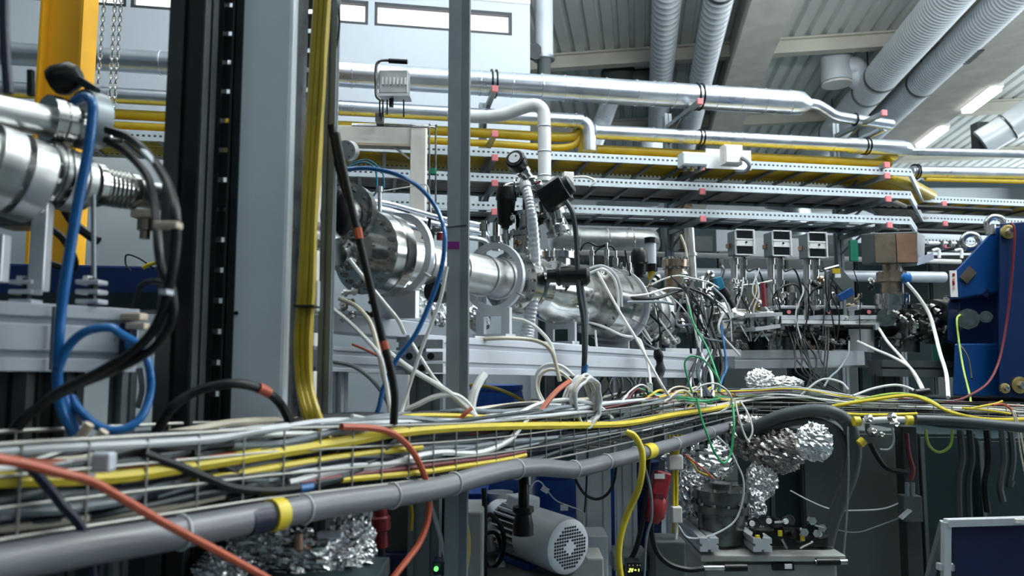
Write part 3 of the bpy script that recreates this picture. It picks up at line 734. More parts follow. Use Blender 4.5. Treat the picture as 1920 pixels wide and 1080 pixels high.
# dark slotted post
Yq = 1.36
a, b = vpost(350, 400, Yq)
t = thing('frame_post', 'dark grey slotted frame post at left, out of focus', 'post', a, 'upright frame posts')
build('profile', MB().prism(slot_poly(.068, .06, 1, 1, .012, .016), a, b, up=Y_), 'post_dark', t, smooth=False, bev=.0015)
build('dark_gap_strip', MB().bar(a + X_ * .017 - Y_ * .031, b + X_ * .017 - Y_ * .031, .022, .004, up=Y_), 'black', t, smooth=False)  # black strip put in for the dark gap in the post
build('foot', MB().box(a + Z_ * .008, .12, .12, .016), 'post_dark', t, smooth=False)
# perforated dark strut: a channel with punched slots built as separate lips and bridges
Yq = 1.46
a, b = vpost(422, 400, Yq)
t = thing('slotted_strut', 'dark perforated channel strut left of the pale panel', 'strut', a)
build('left_lip', MB().bar(a - X_ * .020, b - X_ * .020, .017, .03, up=Y_), 'strut_dark', t, smooth=False)
build('right_lip', MB().bar(a + X_ * .020, b + X_ * .020, .017, .03, up=Y_), 'strut_dark', t, smooth=False)
me = meshof('strut_bridge', MB().box((0, 0, 0), .026, .004, .050), 'strut_dark', smooth=False)
z = .55
while z < 2.2: place('bridge', me, '', t, Vector((a.x, Yq - .008, z))); z += .06
# big pale panel column
Yq = 1.48
a, b = vpost(497, 400, Yq)
t = thing('metal_column', 'wide pale blue-grey sheet metal column', 'column', a)
build('shell', MB().prism([(-.056, -.03), (.056, -.03), (.056, .03), (-.056, .03)], a, b, up=Y_), 'alu_panel', t, smooth=False, bev=.008)
build('edge_flange', MB().bar(a - X_ * .062 - Y_ * .02, b - X_ * .062 - Y_ * .02, .008, .03, up=Y_), 'post_dark', t, smooth=False)
build('back_flange', MB().bar(a + X_ * .062 + Y_ * .015, b + X_ * .062 + Y_ * .015, .012, .03, up=Y_), 'steel_dark', t, smooth=False)
bolts(t, W(444, 587, Yq - .03), -Y_, 0, 1, .004, 'black')
# narrow rail post right of the yellow cables
Yq = 1.56
a, b = vpost(616, 400, Yq)
t = thing('rail_post', 'narrow grey rail post right of the yellow cable bundle', 'post', a, 'upright frame posts')
build('profile', MB().prism(slot_poly(.025, .03, 1, 1, .006, .006), a, b, up=Y_), 'alu_grey', t, smooth=False)
build('foot', MB().box(a + Z_ * .008, .08, .08, .016), 'alu_grey', t, smooth=False)
# perforated cable ladder strip behind the yellow cables
Yq = 1.60
a, b = vpost(572, 400, Yq)
t = thing('ladder_strip', 'dark perforated ladder strip behind the yellow cables', 'ladder', a)
for q in (-1, 1): build('rail', MB().bar(a + X_ * (.016 * q), b + X_ * (.016 * q), .007, .02, up=Y_), 'strut_dark', t, smooth=False)
me = meshof('ladder_step', MB().box((0, 0, 0), .030, .004, .034), 'strut_dark', smooth=False)
z = .6
while z < 2.1: place('step', me, '', t, Vector((a.x, Yq, z))); z += .045
# bright steel post with purple tape
Yq = 1.92
a, b = vpost(860, 400, Yq)
t = thing('frame_post', 'bright grey aluminium post with a purple tape mark', 'post', a, 'upright frame posts')
build('profile', MB().prism(slot_poly(.056, .05, 1, 1, .011, .014), a, b, up=Y_), 'alu_grey', t, smooth=False, bev=.0015)
build('lit_side_strip', MB().bar(a - X_ * .0105 - Y_ * .0262, b - X_ * .0105 - Y_ * .0262, .034, .003, up=Y_), 'post_mid', t, smooth=False)  # lighter strip painting the brighter left side of the post
zt_ = W(855, 463, Yq).z
build('purple_tape', MB().box(Vector((a.x - .0105, Yq - .0285, zt_)), .030, .002, .019), 'purple', t, smooth=False)
build('zip_tie', MB().tube([Vector((a.x - .06, Yq - .035, zt_ + .042)), Vector((a.x - .028, Yq - .031, zt_ + .046)), Vector((a.x + .022, Yq - .030, zt_ + .052))], .0016, 6, 4), 'black', t)
build('foot', MB().box(a + Z_ * .008, .12, .12, .016), 'alu_grey', t, smooth=False)
# copper-coloured pulley weight and rod between post and strut
Yq = 1.6
t = thing('rod_weight', 'hanging rod with a copper-brown weight between the dark posts', 'weight', W(398, 200, Yq))
build('rod', MB().tube([W(408, -40, Yq), W(406, 90, Yq)], .002, 6, 1), 'bronze', t)
build('hook_block', MB().lathe(W(404, 116, Yq), Z_, [(0, .006), (0, .011), (.025, .012), (.033, .005)], 12), 'steel_satin', t)
build('weight', MB().lathe(W(395, 178, Yq), Z_, [(0, .005), (0, .011), (.045, .011), (.05, .005)], 14), 'copper', t)
build('cord', MB().tube([W(398, 178, Yq), W(396, 260, Yq), W(394, 345, Yq), W(390, 560, Yq)], .0065, 8, 4), 'bronze', t)
build('copper_block', MB().box(W(384, 583, 1.5), m(30, 1.5), .03, m(36, 1.5)), 'copper', label='copper-coloured block between the dark post and the perforated strut', cat='block', smooth=False, bev=.003)
# yellow cable bundle in front of the ladder strip
rnd = random.Random(5)
base = [(606, -40), (600, 60), (594, 160), (586, 300), (580, 420), (574, 540), (569, 640), (572, 720), (582, 770), (600, 812), (620, 850)]
for k in range(6):
    ox = (k % 3 - 1) * 10; oy = (k // 3) * .025
    pts = [(x + ox + rnd.uniform(-1.5, 1.5), y, 1.44 + oy + (0.0 if y < 760 else -.03)) for x, y in base]
    cable('thick yellow cable of the upright bundle, %s' % ('front left', 'front middle', 'front right', 'back left', 'back middle', 'back right')[k], pts, 7.5, 'ochre_cable', group='upright yellow cable bundle')
build('zip_tie', MB().box(W(575, 575, 1.425), m(38, 1.43), .045, m(4, 1.34)), 'black', label='black cable tie round the yellow bundle', cat='cable tie', smooth=False)
cable('black cable left of the yellow bundle', [(572, -40), (568, 120), (560, 300), (545, 420), (538, 560), (545, 700), (560, 800)], 8, 'rubber', Y=1.53)
cable('thin black cable hanging right of the rail post at top', [(628, -20), (636, 30), (634, 70), (628, 100)], 2.2, 'rubber', Y=1.55)
build('plug_body', MB().box(W(592, 555, 1.54), m(14, 1.54), .02, m(64, 1.44)), 'white', label='white plug body behind the yellow bundle', cat='plug', smooth=False, bev=.004)
# ================================================================== LEFT BEAM LINE (near, out of focus)
Lb = lambda px, py: (px, py, Yb(px))
turn('beam_tube', 'grey upper beam tube entering from the left edge', 'tube', Lb(-60, 195), Lb(92, 228), [(0, 30), (1, 30)], 'steel_satin')
turn('tube_flange', 'upper tube end flange with a long taper, left', 'flange', Lb(88, 222), Lb(166, 238), [(0, 5), (0, 46), (.24, 46), (.24, 34), (.30, 34), (.30, 44), (.52, 44), (.54, 31), (.8, 30), (1, 22), (1, 4)], 'steel', bolt=((0.53, 39, 8, 4, 1),))
turn('taper_nozzle', 'polished taper nozzle between upper flange and black cables', 'nozzle', Lb(140, 242), Lb(225, 264), [(0, 4), (0, 24), (.5, 17), (.55, 20), (.7, 19), (.75, 11), (1, 9), (1, 2)], 'steel')
# black hand knob clamp on top of it
Yk = Yb(130)
t = thing('clamp_knob', 'black star knob clamp on top of the upper left tube', 'knob', W(125, 185, Yk))
a = W(122, 150, Yk)
build('knob', MB().lathe(W(100, 155, Yk), W(150, 135, Yk) - W(100, 155, Yk), [(0, .006), (0, m(26, Yk)), (m(14, Yk), m(31, Yk)), (m(42, Yk), m(27, Yk)), (m(54, Yk), m(14, Yk)), (m(54, Yk), .003)], 9), 'black', t)
build('lever', MB().bar(W(140, 145, Yk), W(182, 172, Yk), .018, .014), 'strut_dark', t, smooth=False, bev=.003)
build('saddle', MB().annulus(W(150, 222, Yk), BD, m(58, Yk), m(44, Yk), .03), 'alu_grey', t)
build('clamp_rod', MB().bar(W(58, 132, Yk), W(58, 180, Yk), m(10, Yk), m(10, Yk), up=Y_), 'strut_dark', t, smooth=False)
# lower big flanges of the beam line
turn('gate_valve', 'big stacked flanges at the left picture edge', 'flange', Lb(-70, 295), Lb(72, 345), [(0, 5), (0, 70), (.25, 70), (.25, 84), (.55, 84), (.56, 58), (.66, 58), (.66, 82), (.96, 80), (1, 74), (1, 5)], 'steel_satin', n=36, bolt=((0.99, 66, 12, 6, 1), (0.57, 71, 12, 5, 1)))
turn('ring_flange', 'first narrow ring flange right of the big left flanges', 'flange', Lb(78, 322), Lb(108, 330), flange_prof(0, 1, 64), 'steel_dark', bolt=((0, 54, 12, 5, -1),))
turn('ring_flange', 'second grey ring flange before the left bellows', 'flange', Lb(112, 335), Lb(160, 346), [(0, 5), (0, 58), (.3, 60), (.5, 58), (.55, 40), (.7, 38), (.7, 50), (1, 50), (1, 5)], 'steel_satin', bolt=((0, 48, 12, 4, -1),))
# bellows: convolutions
t = thing('bellows', 'steel bellows between flange and beam tube at left', 'bellows', W(212, 392, Yb(212)))
a, b = W(*Lb(172, 346)), W(*Lb(250, 360)); L = (b - a).length; pr = [(0, .004), (0, m(42, 1.3)), (.012, m(42, 1.3))]
for i in range(6): x = .014 + (L - .03) * i / 6; q = (L - .03) / 6; pr += [(x, m(30, 1.3)), (x + q * .3, m(37, 1.3)), (x + q * .6, m(37, 1.3)), (x + q * .9, m(30, 1.3))]
pr += [(L - .012, m(30, 1.3)), (L - .012, m(36, 1.3)), (L, m(36, 1.3)), (L, .004)]
build('convolutions', MB().lathe(a, b - a, pr, 28), 'steel', t)
bolts(t, a + (b - a) * .08, b - a, m(37, 1.3), 10, .004)
turn('beam_tube', 'plain beam tube passing behind the dark post', 'tube', Lb(246, 361), Lb(400, 385), [(0, 26), (1, 26)], 'steel_satin')
turn('ring_flange', 'flange seen between the dark post and the perforated strut', 'flange', Lb(366, 382), Lb(398, 388), flange_prof(0, 1, 46), 'steel_dark', bolt=((0, 40, 10, 4, -1),))
turn('beam_tube', 'beam tube hidden behind the pale metal column', 'tube', Lb(398, 388), Lb(640, 455), [(0, 26), (1, 26)], 'steel_satin')
# brass-like clamp under the tube
t = thing('tube_clamp', 'cream and brass clamp block under the left beam tube', 'clamp', W(270, 450, 1.36))
build('jaw', MB().box(W(272, 402, 1.36), m(42, 1.36), .03, m(16, 1.36)), 'clamp_wood', t, smooth=False, bev=.003)
build('screw', MB().lathe(W(273, 412, 1.36), -Z_, [(0, .004), (0, .014), (.02, .014), (.02, .009), (.036, .009), (.036, .003)], 12), 'bronze', t)
# left supports
for k, (x0, x1, y0, y1, Y, lab) in enumerate(((62, 92, 368, 548, 1.22, 'pale upright support plate under the left flanges'), (-8, 12, 440, 530, 1.15, 'pale support plate at the left picture edge'))):
    build('support_plate', MB().box((W(x0, y0, Y) + W(x1, y1, Y)) / 2, m(x1 - x0, Y), .02, m(y1 - y0, Y)), 'alu', label=lab, cat='plate', smooth=False, bev=.002)
build('support_block', MB().box(W(40, 415, 1.24), m(75, 1.24), .06, m(28, 1.24)), 'steel_dark', label='dark saddle block under the big left flanges', cat='block', smooth=False, bev=.004)
# left girder
def girder_bar(label, A, B, wm, hpx, mt='alu_white', nh=2, nw=1, sl=.012, dp=.01, cat='girder', name='profile_girder', group=None):
    a, b = W(*A), W(*B); h = m(hpx, (A[2] + B[2]) / 2)
    t = thing(name, label, cat, (a + b) / 2 - Z_ * h / 2, group)
    build('beam', MB().prism(slot_poly(wm, h, nw, nh, sl, dp), a, b), mt, t, smooth=False, bev=.0012)
    return t
g_left = girder_bar('wide white aluminium profile girder at left, out of focus', (-120, 628, 1.12), (238, 640, 1.30), .12, 122)
for px in (98,): build('joint_strip', MB().box(W(px, 634, 1.165), m(4, 1.17), .004, m(118, 1.17)), 'post_dark', g_left, smooth=False)
# adjusting clamps on the girder
for k, (px, lab) in enumerate(((48, 'left one of two screw clamps on the near girder'), (172, 'right one of two screw clamps on the near girder'))):
    Y = 1.22
    t = thing('screw_clamp', lab, 'clamp', W(px, 572, Y), 'screw clamps on the near girder')
    for yy in (530, 548, 566): build('plate', MB().box(W(px, yy, Y), m(44, Y), .03, m(8, Y)), 'alu_white' if yy != 548 else 'alu', t, smooth=False, bev=.0015)
    build('screw', MB().lathe(W(px, 573, Y), Z_, [(0, .003), (0, .007), (.045, .007), (.045, .003)], 8), 'black', t)
    build('top_nut', MB().lathe(W(px - 8, 528, Y), Z_, [(0, .003), (0, .008), (.009, .008), (.009, .003)], 6), 'white', t)
build('support_rod', MB().tube([W(175, 345, 1.26), W(176, 525, 1.26)], .004, 8, 1), 'alu_grey', label='thin grey rod rising from the right screw clamp', cat='rod')
build('base_rail', MB().bar(W(-40, 570, 1.4), W(310, 566, 1.6), .08, m(36, 1.4)), 'cabinet_teal', label='dark rail behind the screw clamps', cat='rail', smooth=False)
# legs and dark stuff under the left girder
for k, (px, Y, w) in enumerate(((40, 1.18, 60), (120, 1.22, 46), (232, 1.3, 24))):
    p = W(px, 700, Y)
    build('leg', MB().prism(slot_poly(m(w, Y), .05, 1, 1, .01, .01), Vector((p.x, Y, 0)), Vector((p.x, Y, p.z + .008)), up=Y_), 'post_dark' if k < 2 else 'alu_grey', g_left, smooth=False)
t = thing('fitting_block', 'cream and navy hose fitting at the end of the left girder', 'fitting', W(255, 690, 1.24))
build('cap', MB().box(W(252, 594, 1.24), m(38, 1.24), .03, m(14, 1.24)), 'clamp_wood', t, smooth=False, bev=.003)
build('label_tab', MB().box(W(258, 612, 1.23), m(36, 1.23), .02, m(12, 1.23)), 'clamp_wood', t, smooth=False, bev=.002)
build('body', MB().box(W(240, 640, 1.24), m(22, 1.24), .025, m(70, 1.24)), 'navy_cable', t, smooth=False, bev=.003)
build('nipple', MB().lathe(W(250, 645, 1.225), -Y_ + X_ * .4, [(0, .004), (0, .012), (.015, .012), (.02, .007), (.03, .007), (.03, .002)], 12), 'blue_cable', t)
build('collar', MB().lathe(W(222, 632, 1.24), -X_, [(0, .004), (0, .011), (.012, .011), (.012, .004)], 12), 'alu_white', t)
# blue hoses
cable('thick blue hose running down past the left flanges', [(140, 190, 1.14), (160, 182, 1.13), (173, 195, 1.12), (172, 225, 1.12), (166, 275, 1.12), (150, 360, 1.12), (136, 440, 1.12), (122, 530, 1.12), (113, 600, 1.12), (109, 660, 1.12), (108, 720, 1.13), (116, 770, 1.14), (140, 815, 1.15)], 9.5, 'blue_cable', name='hose', cat='hose', n=10)
cable('looped blue hose below the left girder', [(110, 690, 1.12), (128, 650, 1.12), (160, 622, 1.12), (205, 614, 1.13), (225, 625, 1.15), (262, 650, 1.2), (280, 690, 1.2), (281, 740, 1.2), (262, 785, 1.18), (225, 806, 1.16), (185, 800, 1.15), (150, 770, 1.15), (135, 745, 1.16)], 8, 'blue_cable', name='hose', cat='hose', n=10)
cable('second blue hose dropping behind the looped hose', [(120, 740, 1.15), (135, 790, 1.15), (150, 820, 1.15)], 8, 'blue_cable', name='hose', cat='hose', n=10)
# black cables at left
cable('outer black cable sweeping from the taper nozzle down to the tray', [(200, 243, 1.18), (240, 258, 1.17), (278, 290, 1.10), (312, 340, 1.02), (328, 395, .96), (329, 460, .95), (318, 530, .95), (296, 605, .96), (255, 655, .98), (190, 695, 1.0), (110, 735, 1.05), (45, 790, 1.1), (0, 860, 1.12), (-30, 900, 1.12)], 9, 'rubber', n=9)
cable('inner black cable sweeping from the taper nozzle', [(198, 262, 1.18), (235, 285, 1.17), (272, 325, 1.12), (288, 370, 1.06), (294, 430, 1.0), (302, 500, .97), (322, 545, .96), (322, 600, .96), (290, 650, .98), (225, 690, 1.0), (130, 730, 1.06), (40, 785, 1.1), (10, 840, 1.12)], 8, 'rubber', n=9)
cable('black cable arching in front of the perforated strut with a red band', [(270, 850, 1.24), (300, 800, 1.24), (325, 762, 1.24), (370, 733, 1.26), (435, 719, 1.28), (490, 730, 1.32), (525, 757, 1.36), (545, 800, 1.38), (550, 840, 1.38)], 9, 'rubber', n=9)
cable('orange-red tape band on the arching black cable', [(484, 727.5, 1.312), (494, 731, 1.322), (504, 737, 1.332)], 10, 'orange_cable', name='tape_band', cat='tape', n=10, sub=3)
cable('black cable hanging at the top left corner', [(8, -40), (8, 40), (11, 110), (16, 175)], 9, 'navy_cable', Y=.95)
cable('black loop of cable behind the left support plate', [(90, 425), (120, 450), (140, 490), (130, 505), (95, 495)], 7, 'rubber', Y=1.35)
cable('thick black cable stub behind the blue hose', [(120, 390), (140, 420), (165, 440), (184, 452)], 9, 'rubber', Y=1.4)
cable('black cable curling at the right end of the blue case', [(250, 580, 1.3), (262, 540, 1.28), (285, 527, 1.26), (312, 532, 1.2), (318, 550, 1.1)], 6, 'rubber')
cable('thin black loop on the dark blue case', [(290, 505), (262, 485), (238, 478), (236, 495), (245, 508)], 1.6, 'rubber', Y=2.2)
cable('short yellow cable on the dark blue case', [(268, 502), (280, 496), (295, 492)], 4, 'yellow_cable', Y=2.2)
build('cable_tie', MB().box(W(315, 423, .945), m(46, .945), .02, m(13, .945)), 'clamp_wood', label='cream cable tag round the black cables at the dark post', cat='tag', smooth=False, bev=.002)
build('cable_label', MB().bar(W(268, 282, 1.08), W(300, 318, 1.06), .012, .006), 'alu_white', label='white label sleeve on the outer black cable', cat='label', smooth=False, bev=.002)
build('cable_tie', MB().box(W(312, 548, .94), m(14, .94), .02, m(9, .94)), 'alu_white', label='small white tie where the black cables cross the dark post', cat='cable tie', smooth=False)
# pale cables/tubes under the girder near px 240
cable('upper pale hose behind the blue hose loop', [(236, 700), (238, 730), (230, 770), (226, 810)], 6, 'cream_cable', name='hose', cat='hose', Y=1.32)
cable('slim grey hose behind the blue hose loop', [(262, 690), (266, 730), (258, 765)], 5, 'mid_cable', name='hose', cat='hose', Y=1.34)
# dark rack behind, lower left
t = thing('equipment_rack', 'dark equipment rack in the shadow under the left girder', 'rack', Vector((-.95, 1.75, 0)))
build('body', MB().box(Vector((-.92, 1.8, .53)), 1.0, .3, 1.04), 'cabinet_teal', t, smooth=False, bev=.005)
for k, px in enumerate((20, 75, 150, 200, 275)): build('panel', MB().box(Vector((W(px, 750, 1.64).x, 1.642, .95)), m(38 if k % 2 else 24, 1.64), .016, .26), ('cabinet_grey', 'cabinet_teal', 'post_dark')[k % 3], t, smooth=False)
build('shelf_plate', MB().box(W(108, 806, 1.6), m(50, 1.6), .05, m(5, 1.6)), 'white', t, smooth=False)
# ================================================================== MIDDLE BEAM LINE (in focus)
def Lm(px, py, dY=0.0): return (px, py, Yb(px) + dY)
# round grey plate and bracketed valve head left of the big flange
turn('round_plate', 'grey round plate behind the black cables at the rail post', 'plate', (648, 282, 2.0), (656, 283, 2.04), [(0, 4), (0, 19), (1, 19), (1, 4)], 'steel_satin', bolt=((0, 14, 6, 2, -1),))
Yv = 1.78
t = thing('hand_valve', 'steel valve head with an oval black handle right of the rail post', 'valve', W(655, 460, Yv))
ax = Vector((-.35, -1, .05))
build('flange', MB().lathe(W(658, 402, Yv + .03), ax, [(0, .005), (0, m(58, Yv)), (.022, m(58, Yv)), (.024, m(50, Yv)), (.024, .005)], 30), 'steel', t)
bolts(t, W(658, 402, Yv + .03) + ax.normalized() * .024, ax, m(46, Yv), 10, .006)
build('hub', MB().lathe(W(652, 402, Yv), ax, [(0, .005), (0, m(30, Yv)), (.03, m(26, Yv)), (.03, .005)], 22), 'steel_satin', t)
build('handle', MB().blob(W(642, 398, Yv - .05), m(21, Yv), .02, m(44, Yv), .05, 2, 24, 14), 'black', t)
build('stem', MB().lathe(W(640, 450, Yv - .02), -Z_, [(0, .006), (0, m(14, Yv)), (.02, m(14, Yv)), (.02, m(9, Yv)), (.05, m(9, Yv)), (.05, .003)], 16), 'steel', t)
# small round port
turn('view_port', 'small round port flange low beside the rail post', 'port', (632, 478, 1.72), (662, 476, 1.82), [(0, 3), (0, 20), (.2, 22), (.25, 32), (.6, 32), (.62, 24), (1, 24)], 'steel', bolt=((.22, 27, 8, 3, -1),))
# big bolted flange
turn('bolted_flange', 'large polished bolted flange in the middle of the beam line', 'flange', Lm(668, 470), Lm(722, 480), [(0, 5), (0, 40), (.3, 40), (.3, 80), (.58, 81), (.60, 76), (.64, 76), (.66, 81), (.95, 80), (.95, 40), (1, 38)], 'steel', n=48, bolt=((.3, 66, 20, 5.5, -1), (.95, 66, 20, 5, 1)))
turn('beam_tube', 'satin beam tube between the big flange and the grey post', 'tube', Lm(712, 478), Lm(960, 528), [(0, 38), (.25, 38), (.25, 40), (.262, 40), (.262, 38), (.5, 38), (.5, 40), (.512, 40), (.512, 38), (.72, 38), (.72, 40.5), (.735, 40.5), (.735, 38), (.86, 38), (.86, 40.5), (.875, 40.5), (.875, 38), (1, 38)], 'steel_satin', n=40)
def ring_stand(label, px, py, Ro, Ri, yfoot, wpx, win=None):
    Y = Yb(px); c = W(px, py, Y)
    t = thing('ring_stand', label, 'stand', W(px, yfoot, Y), 'ring stands carrying the beam tube')
    build('ring', MB().annulus(c - BD * .008, BD, m(Ro, Y), m(Ri, Y), .016, 40), 'alu', t)
    sd = Vector((BD.y, -BD.x, 0)); zc = W(px, yfoot, Y).z; z1 = c.z - m(Ri + 4, Y)
    w = m(wpx, Y)
    if win:
        for q in (-1, 1): build('leg', MB().box(c + sd * (q * w * .38) + Z_ * ((zc + z1) / 2 - c.z), w * .24, .016, z1 - zc, (sd, BD, Z_)), 'alu', t, smooth=False)
        build('foot_plate', MB().box(c + Z_ * (zc + .008 - c.z), w, .06, .016, (sd, BD, Z_)), 'alu', t, smooth=False)
        build('web', MB().box(c + Z_ * (z1 - c.z - .012), w * .9, .014, .03, (sd, BD, Z_)), 'alu', t, smooth=False)
    else:
        build('leg', MB().box(c + Z_ * ((zc + z1) / 2 - c.z), w, .016, z1 - zc, (sd, BD, Z_)), 'alu', t, smooth=False)
    for s_ in (1, -1):
        e = c + sd * (m(Ro, Y) * .72 * s_) - Z_ * m(Ro, Y) * .45
        build('set_screw', MB().tube([e, e + sd * (.05 * s_) - BD * .03 - Z_ * .02], .0045, 8, 1), 'steel_satin', t)
    return t
ring_stand('ring stand just right of the big bolted flange', 748, 478, 80, 66, 598, 90)
ring_stand('ring stand just right of the grey post', 926, 520, 66, 54, 636, 74, True)
ring_stand('ring stand under the round chamber', 1052, 556, 52, 44, 648, 60, True)
ring_stand('ring stand right of the round chamber', 1150, 575, 72, 60, 655, 60)
ring_stand('ring stand near the cable crossing', 1208, 588, 52, 44, 658, 52, True)
# bolted flange pair and round chamber
turn('bolted_flange', 'foil-bright bolted flange pair left of the clear hose', 'flange', Lm(952, 528), Lm(996, 536), [(0, 5), (0, 38), (.1, 38), (.1, 58), (.42, 58), (.45, 54), (.55, 54), (.58, 58), (.9, 58), (.9, 40), (1, 40)], 'steel', n=40, bolt=((.1, 49, 16, 4.5, -1), (.9, 49, 16, 4.5, 1)))
t = thing('vacuum_chamber', 'round dark-reflecting vacuum chamber behind the horizontal black valve', 'chamber', W(1052, 610, 2.85))
a, b = W(*Lm(992, 538)), W(*Lm(1112, 565)); L = (b - a).length; r0 = m(56, 2.85)
build('body', MB().lathe(a, b - a, [(0, r0 * .6), (L * .08, r0 * .62), (L * .16, r0 * .85), (L * .3, r0 * 1.0), (L * .5, r0 * 1.04), (L * .7, r0), (L * .85, r0 * .85), (L, r0 * .8)], 40), 'steel', t)
build('side_port', MB().lathe(W(1035, 528, 2.72), Vector((.1, -1, .1)), [(0, .02), (0, m(24, 2.7)), (.05, m(24, 2.7)), (.05, m(32, 2.7)), (.075, m(32, 2.7)), (.075, .01)], 28), 'steel', t)
bolts(t, W(1035, 528, 2.72) + Vector((.1, -1, .1)).normalized() * .076, Vector((.1, -1, .1)), m(27, 2.7), 10, .006)
build('top_port', MB().lathe(W(1045, 500, 2.9), Z_, [(0, .02), (0, m(26, 2.9)), (.03, m(26, 2.9)), (.03, m(34, 2.9)), (.055, m(34, 2.9)), (.055, .01)], 28), 'steel', t)
bolts(t, W(1045, 500, 2.9) + Z_ * .056, Z_, m(29, 2.9), 10, .006)
turn('bolted_flange', 'large polished end flange of the round chamber', 'flange', Lm(1098, 560), Lm(1150, 572), [(0, 5), (0, 45), (.15, 45), (.15, 66), (.5, 67), (.52, 62), (.58, 62), (.6, 67), (.95, 66), (.95, 45), (1, 44)], 'steel', n=44, bolt=((.15, 57, 18, 4.5, -1), (.95, 57, 18, 4.5, 1)))
turn('beam_tube', 'short wide beam tube right of the chamber flange', 'tube', Lm(1140, 570), Lm(1222, 590), [(0, 44), (.5, 44), (.5, 47), (.54, 47), (.54, 44), (1, 42)], 'steel', n=36)
turn('bolted_flange', 'flange at the cable crossing with small bolts', 'flange', Lm(1196, 586), Lm(1226, 592), flange_prof(0, 1, 50), 'steel_satin', n=36, bolt=((0, 43, 14, 3.5, -1),))
turn('beam_tube', 'tapered dark tube behind the crossing cables', 'tube', (1226, 594, 3.8), (1352, 604, 4.15), [(0, 40), (.2, 36), (.25, 26), (1, 24)], 'steel_dark', n=30)
# foil-wrapped pieces under the tube
build('foil_wrap', MB().blob(W(772, 572, 2.25), m(30, 2.25), .06, m(44, 2.25), .16, 5, 34, 22, 3), 'foil', label='foil-wrapped lump under the tube left of the grey post', cat='foil wrap', smooth=False)
build('foil_wrap', MB().blob(W(826, 582, 2.35), m(18, 2.35), .05, m(30, 2.35), .16, 5, 26, 18, 5), 'foil', label='small foil lump touching the left edge of the grey post', cat='foil wrap', smooth=False)
build('foil_wrap', MB().blob(W(898, 596, 2.75), m(22, 2.75), .05, m(28, 2.75), .16, 5, 26, 18, 6), 'foil', label='foil lump seen through the stand window right of the grey post', cat='foil wrap', smooth=False)
build('cable_drum', MB().lathe(W(812, 545, 2.1), BD, [(0, .01), (0, m(22, 2.1)), (.05, m(22, 2.1)), (.05, .01)], 20), 'black', label='black round pump body behind the blue hose', cat='pump')
# white platform left
build('platform_beam', MB().bar(W(600, 605, 1.95), W(786, 622, 2.15), .10, m(34, 2.0)), 'alu_white', label='white platform beam under the big bolted flange', cat='beam', smooth=False, bev=.003)
build('platform_plate', MB().bar(W(600, 585, 1.98), W(775, 603, 2.18), .16, m(8, 2.0)), 'alu_white', label='thin white plate on the platform beam', cat='plate', smooth=False, bev=.002)
g_low = girder_bar('lower white profile girder left of the grey post', (590, 672, 1.9), (780, 682, 2.15), .09, 44, nh=2)
g_long = girder_bar('long white profile girder right of the grey post', (770, 664, 2.05), (1302, 687, 3.4), .12, 54, nh=2, sl=.014)
g_flat = girder_bar('flat grey girder under the gauge displays', (1368, 674, 4.15), (1622, 672, 4.3), .12, 33, 'alu', nh=1)
build('end_plate', MB().bar(W(1540, 672, 4.09), W(1620, 671, 4.14), .01, m(27, 4.1)), 'alu_white', g_flat, smooth=False)
build('girder_top', MB().bar(W(1230, 660, 3.7), W(1372, 662, 4.1), .12, m(14, 3.8)), 'alu', label='grey rail end behind the crossing cables', cat='rail', smooth=False)
g_dark = girder_bar('dark grey girder left of the blue magnet', (1640, 690, 4.1), (1790, 692, 4.2), .12, 30, 'cabinet_grey', nh=1)
# legs under the girders
def leg(par, px, ytop, Y, w, mt='alu', nslot=2):
    p = W(px, ytop, Y)
    return build('leg', MB().prism(slot_poly(m(w, Y), .08, nslot, 1, .008, .01), Vector((p.x, Y, 0)), Vector((p.x, Y, p.z)), up=Y_), mt, par, smooth=False)
leg(g_long, 800, 700, 2.12, 56, 'alu_grey', nslot=2)
leg(g_low, 632, 694, 1.98, 30, 'alu')
leg(g_long, 1110, 703, 3.0, 60, 'alu')
leg(g_long, 1170, 706, 3.05, 36, 'alu')
leg(g_long, 1270, 709, 3.3, 46, 'alu')
leg(g_dark, 1660, 704, 4.2, 40, 'cabinet_grey')
leg(g_flat, 1500, 690, 4.25, 40, 'cabinet_teal')
# profile end face with core holes by the grey post
t = thing('profile_bracket', 'pale profile bracket with round core holes left of the grey post', 'bracket', W(800, 705, 1.95))
for k, yy in enumerate((645, 668, 690)): build('face', MB().box(W(815, yy, 1.97), m(34, 1.97), .04, m(17, 1.97)), 'alu_white', t, smooth=False, bev=.002)
for px, py in ((768, 668), (790, 655), (792, 690), (808, 668)): build('core_hole', MB().lathe(W(px, py, 1.93), -Y_, [(0, .004), (0, m(7, 1.93)), (.008, m(7, 1.93)), (.008, .003)], 8), 'black', t)
# base plates under stands
build('base_plate', MB().bar(W(850, 636, 2.25), W(1070, 652, 2.9), .16, m(10, 2.5)), 'alu', label='flat base plate under the two middle ring stands', cat='plate', smooth=False, bev=.002)
build('base_plate', MB().bar(W(1090, 655, 3.0), W(1240, 664, 3.5), .16, m(9, 3.2)), 'alu', label='flat base plate under the right ring stands', cat='plate', smooth=False, bev=.002)

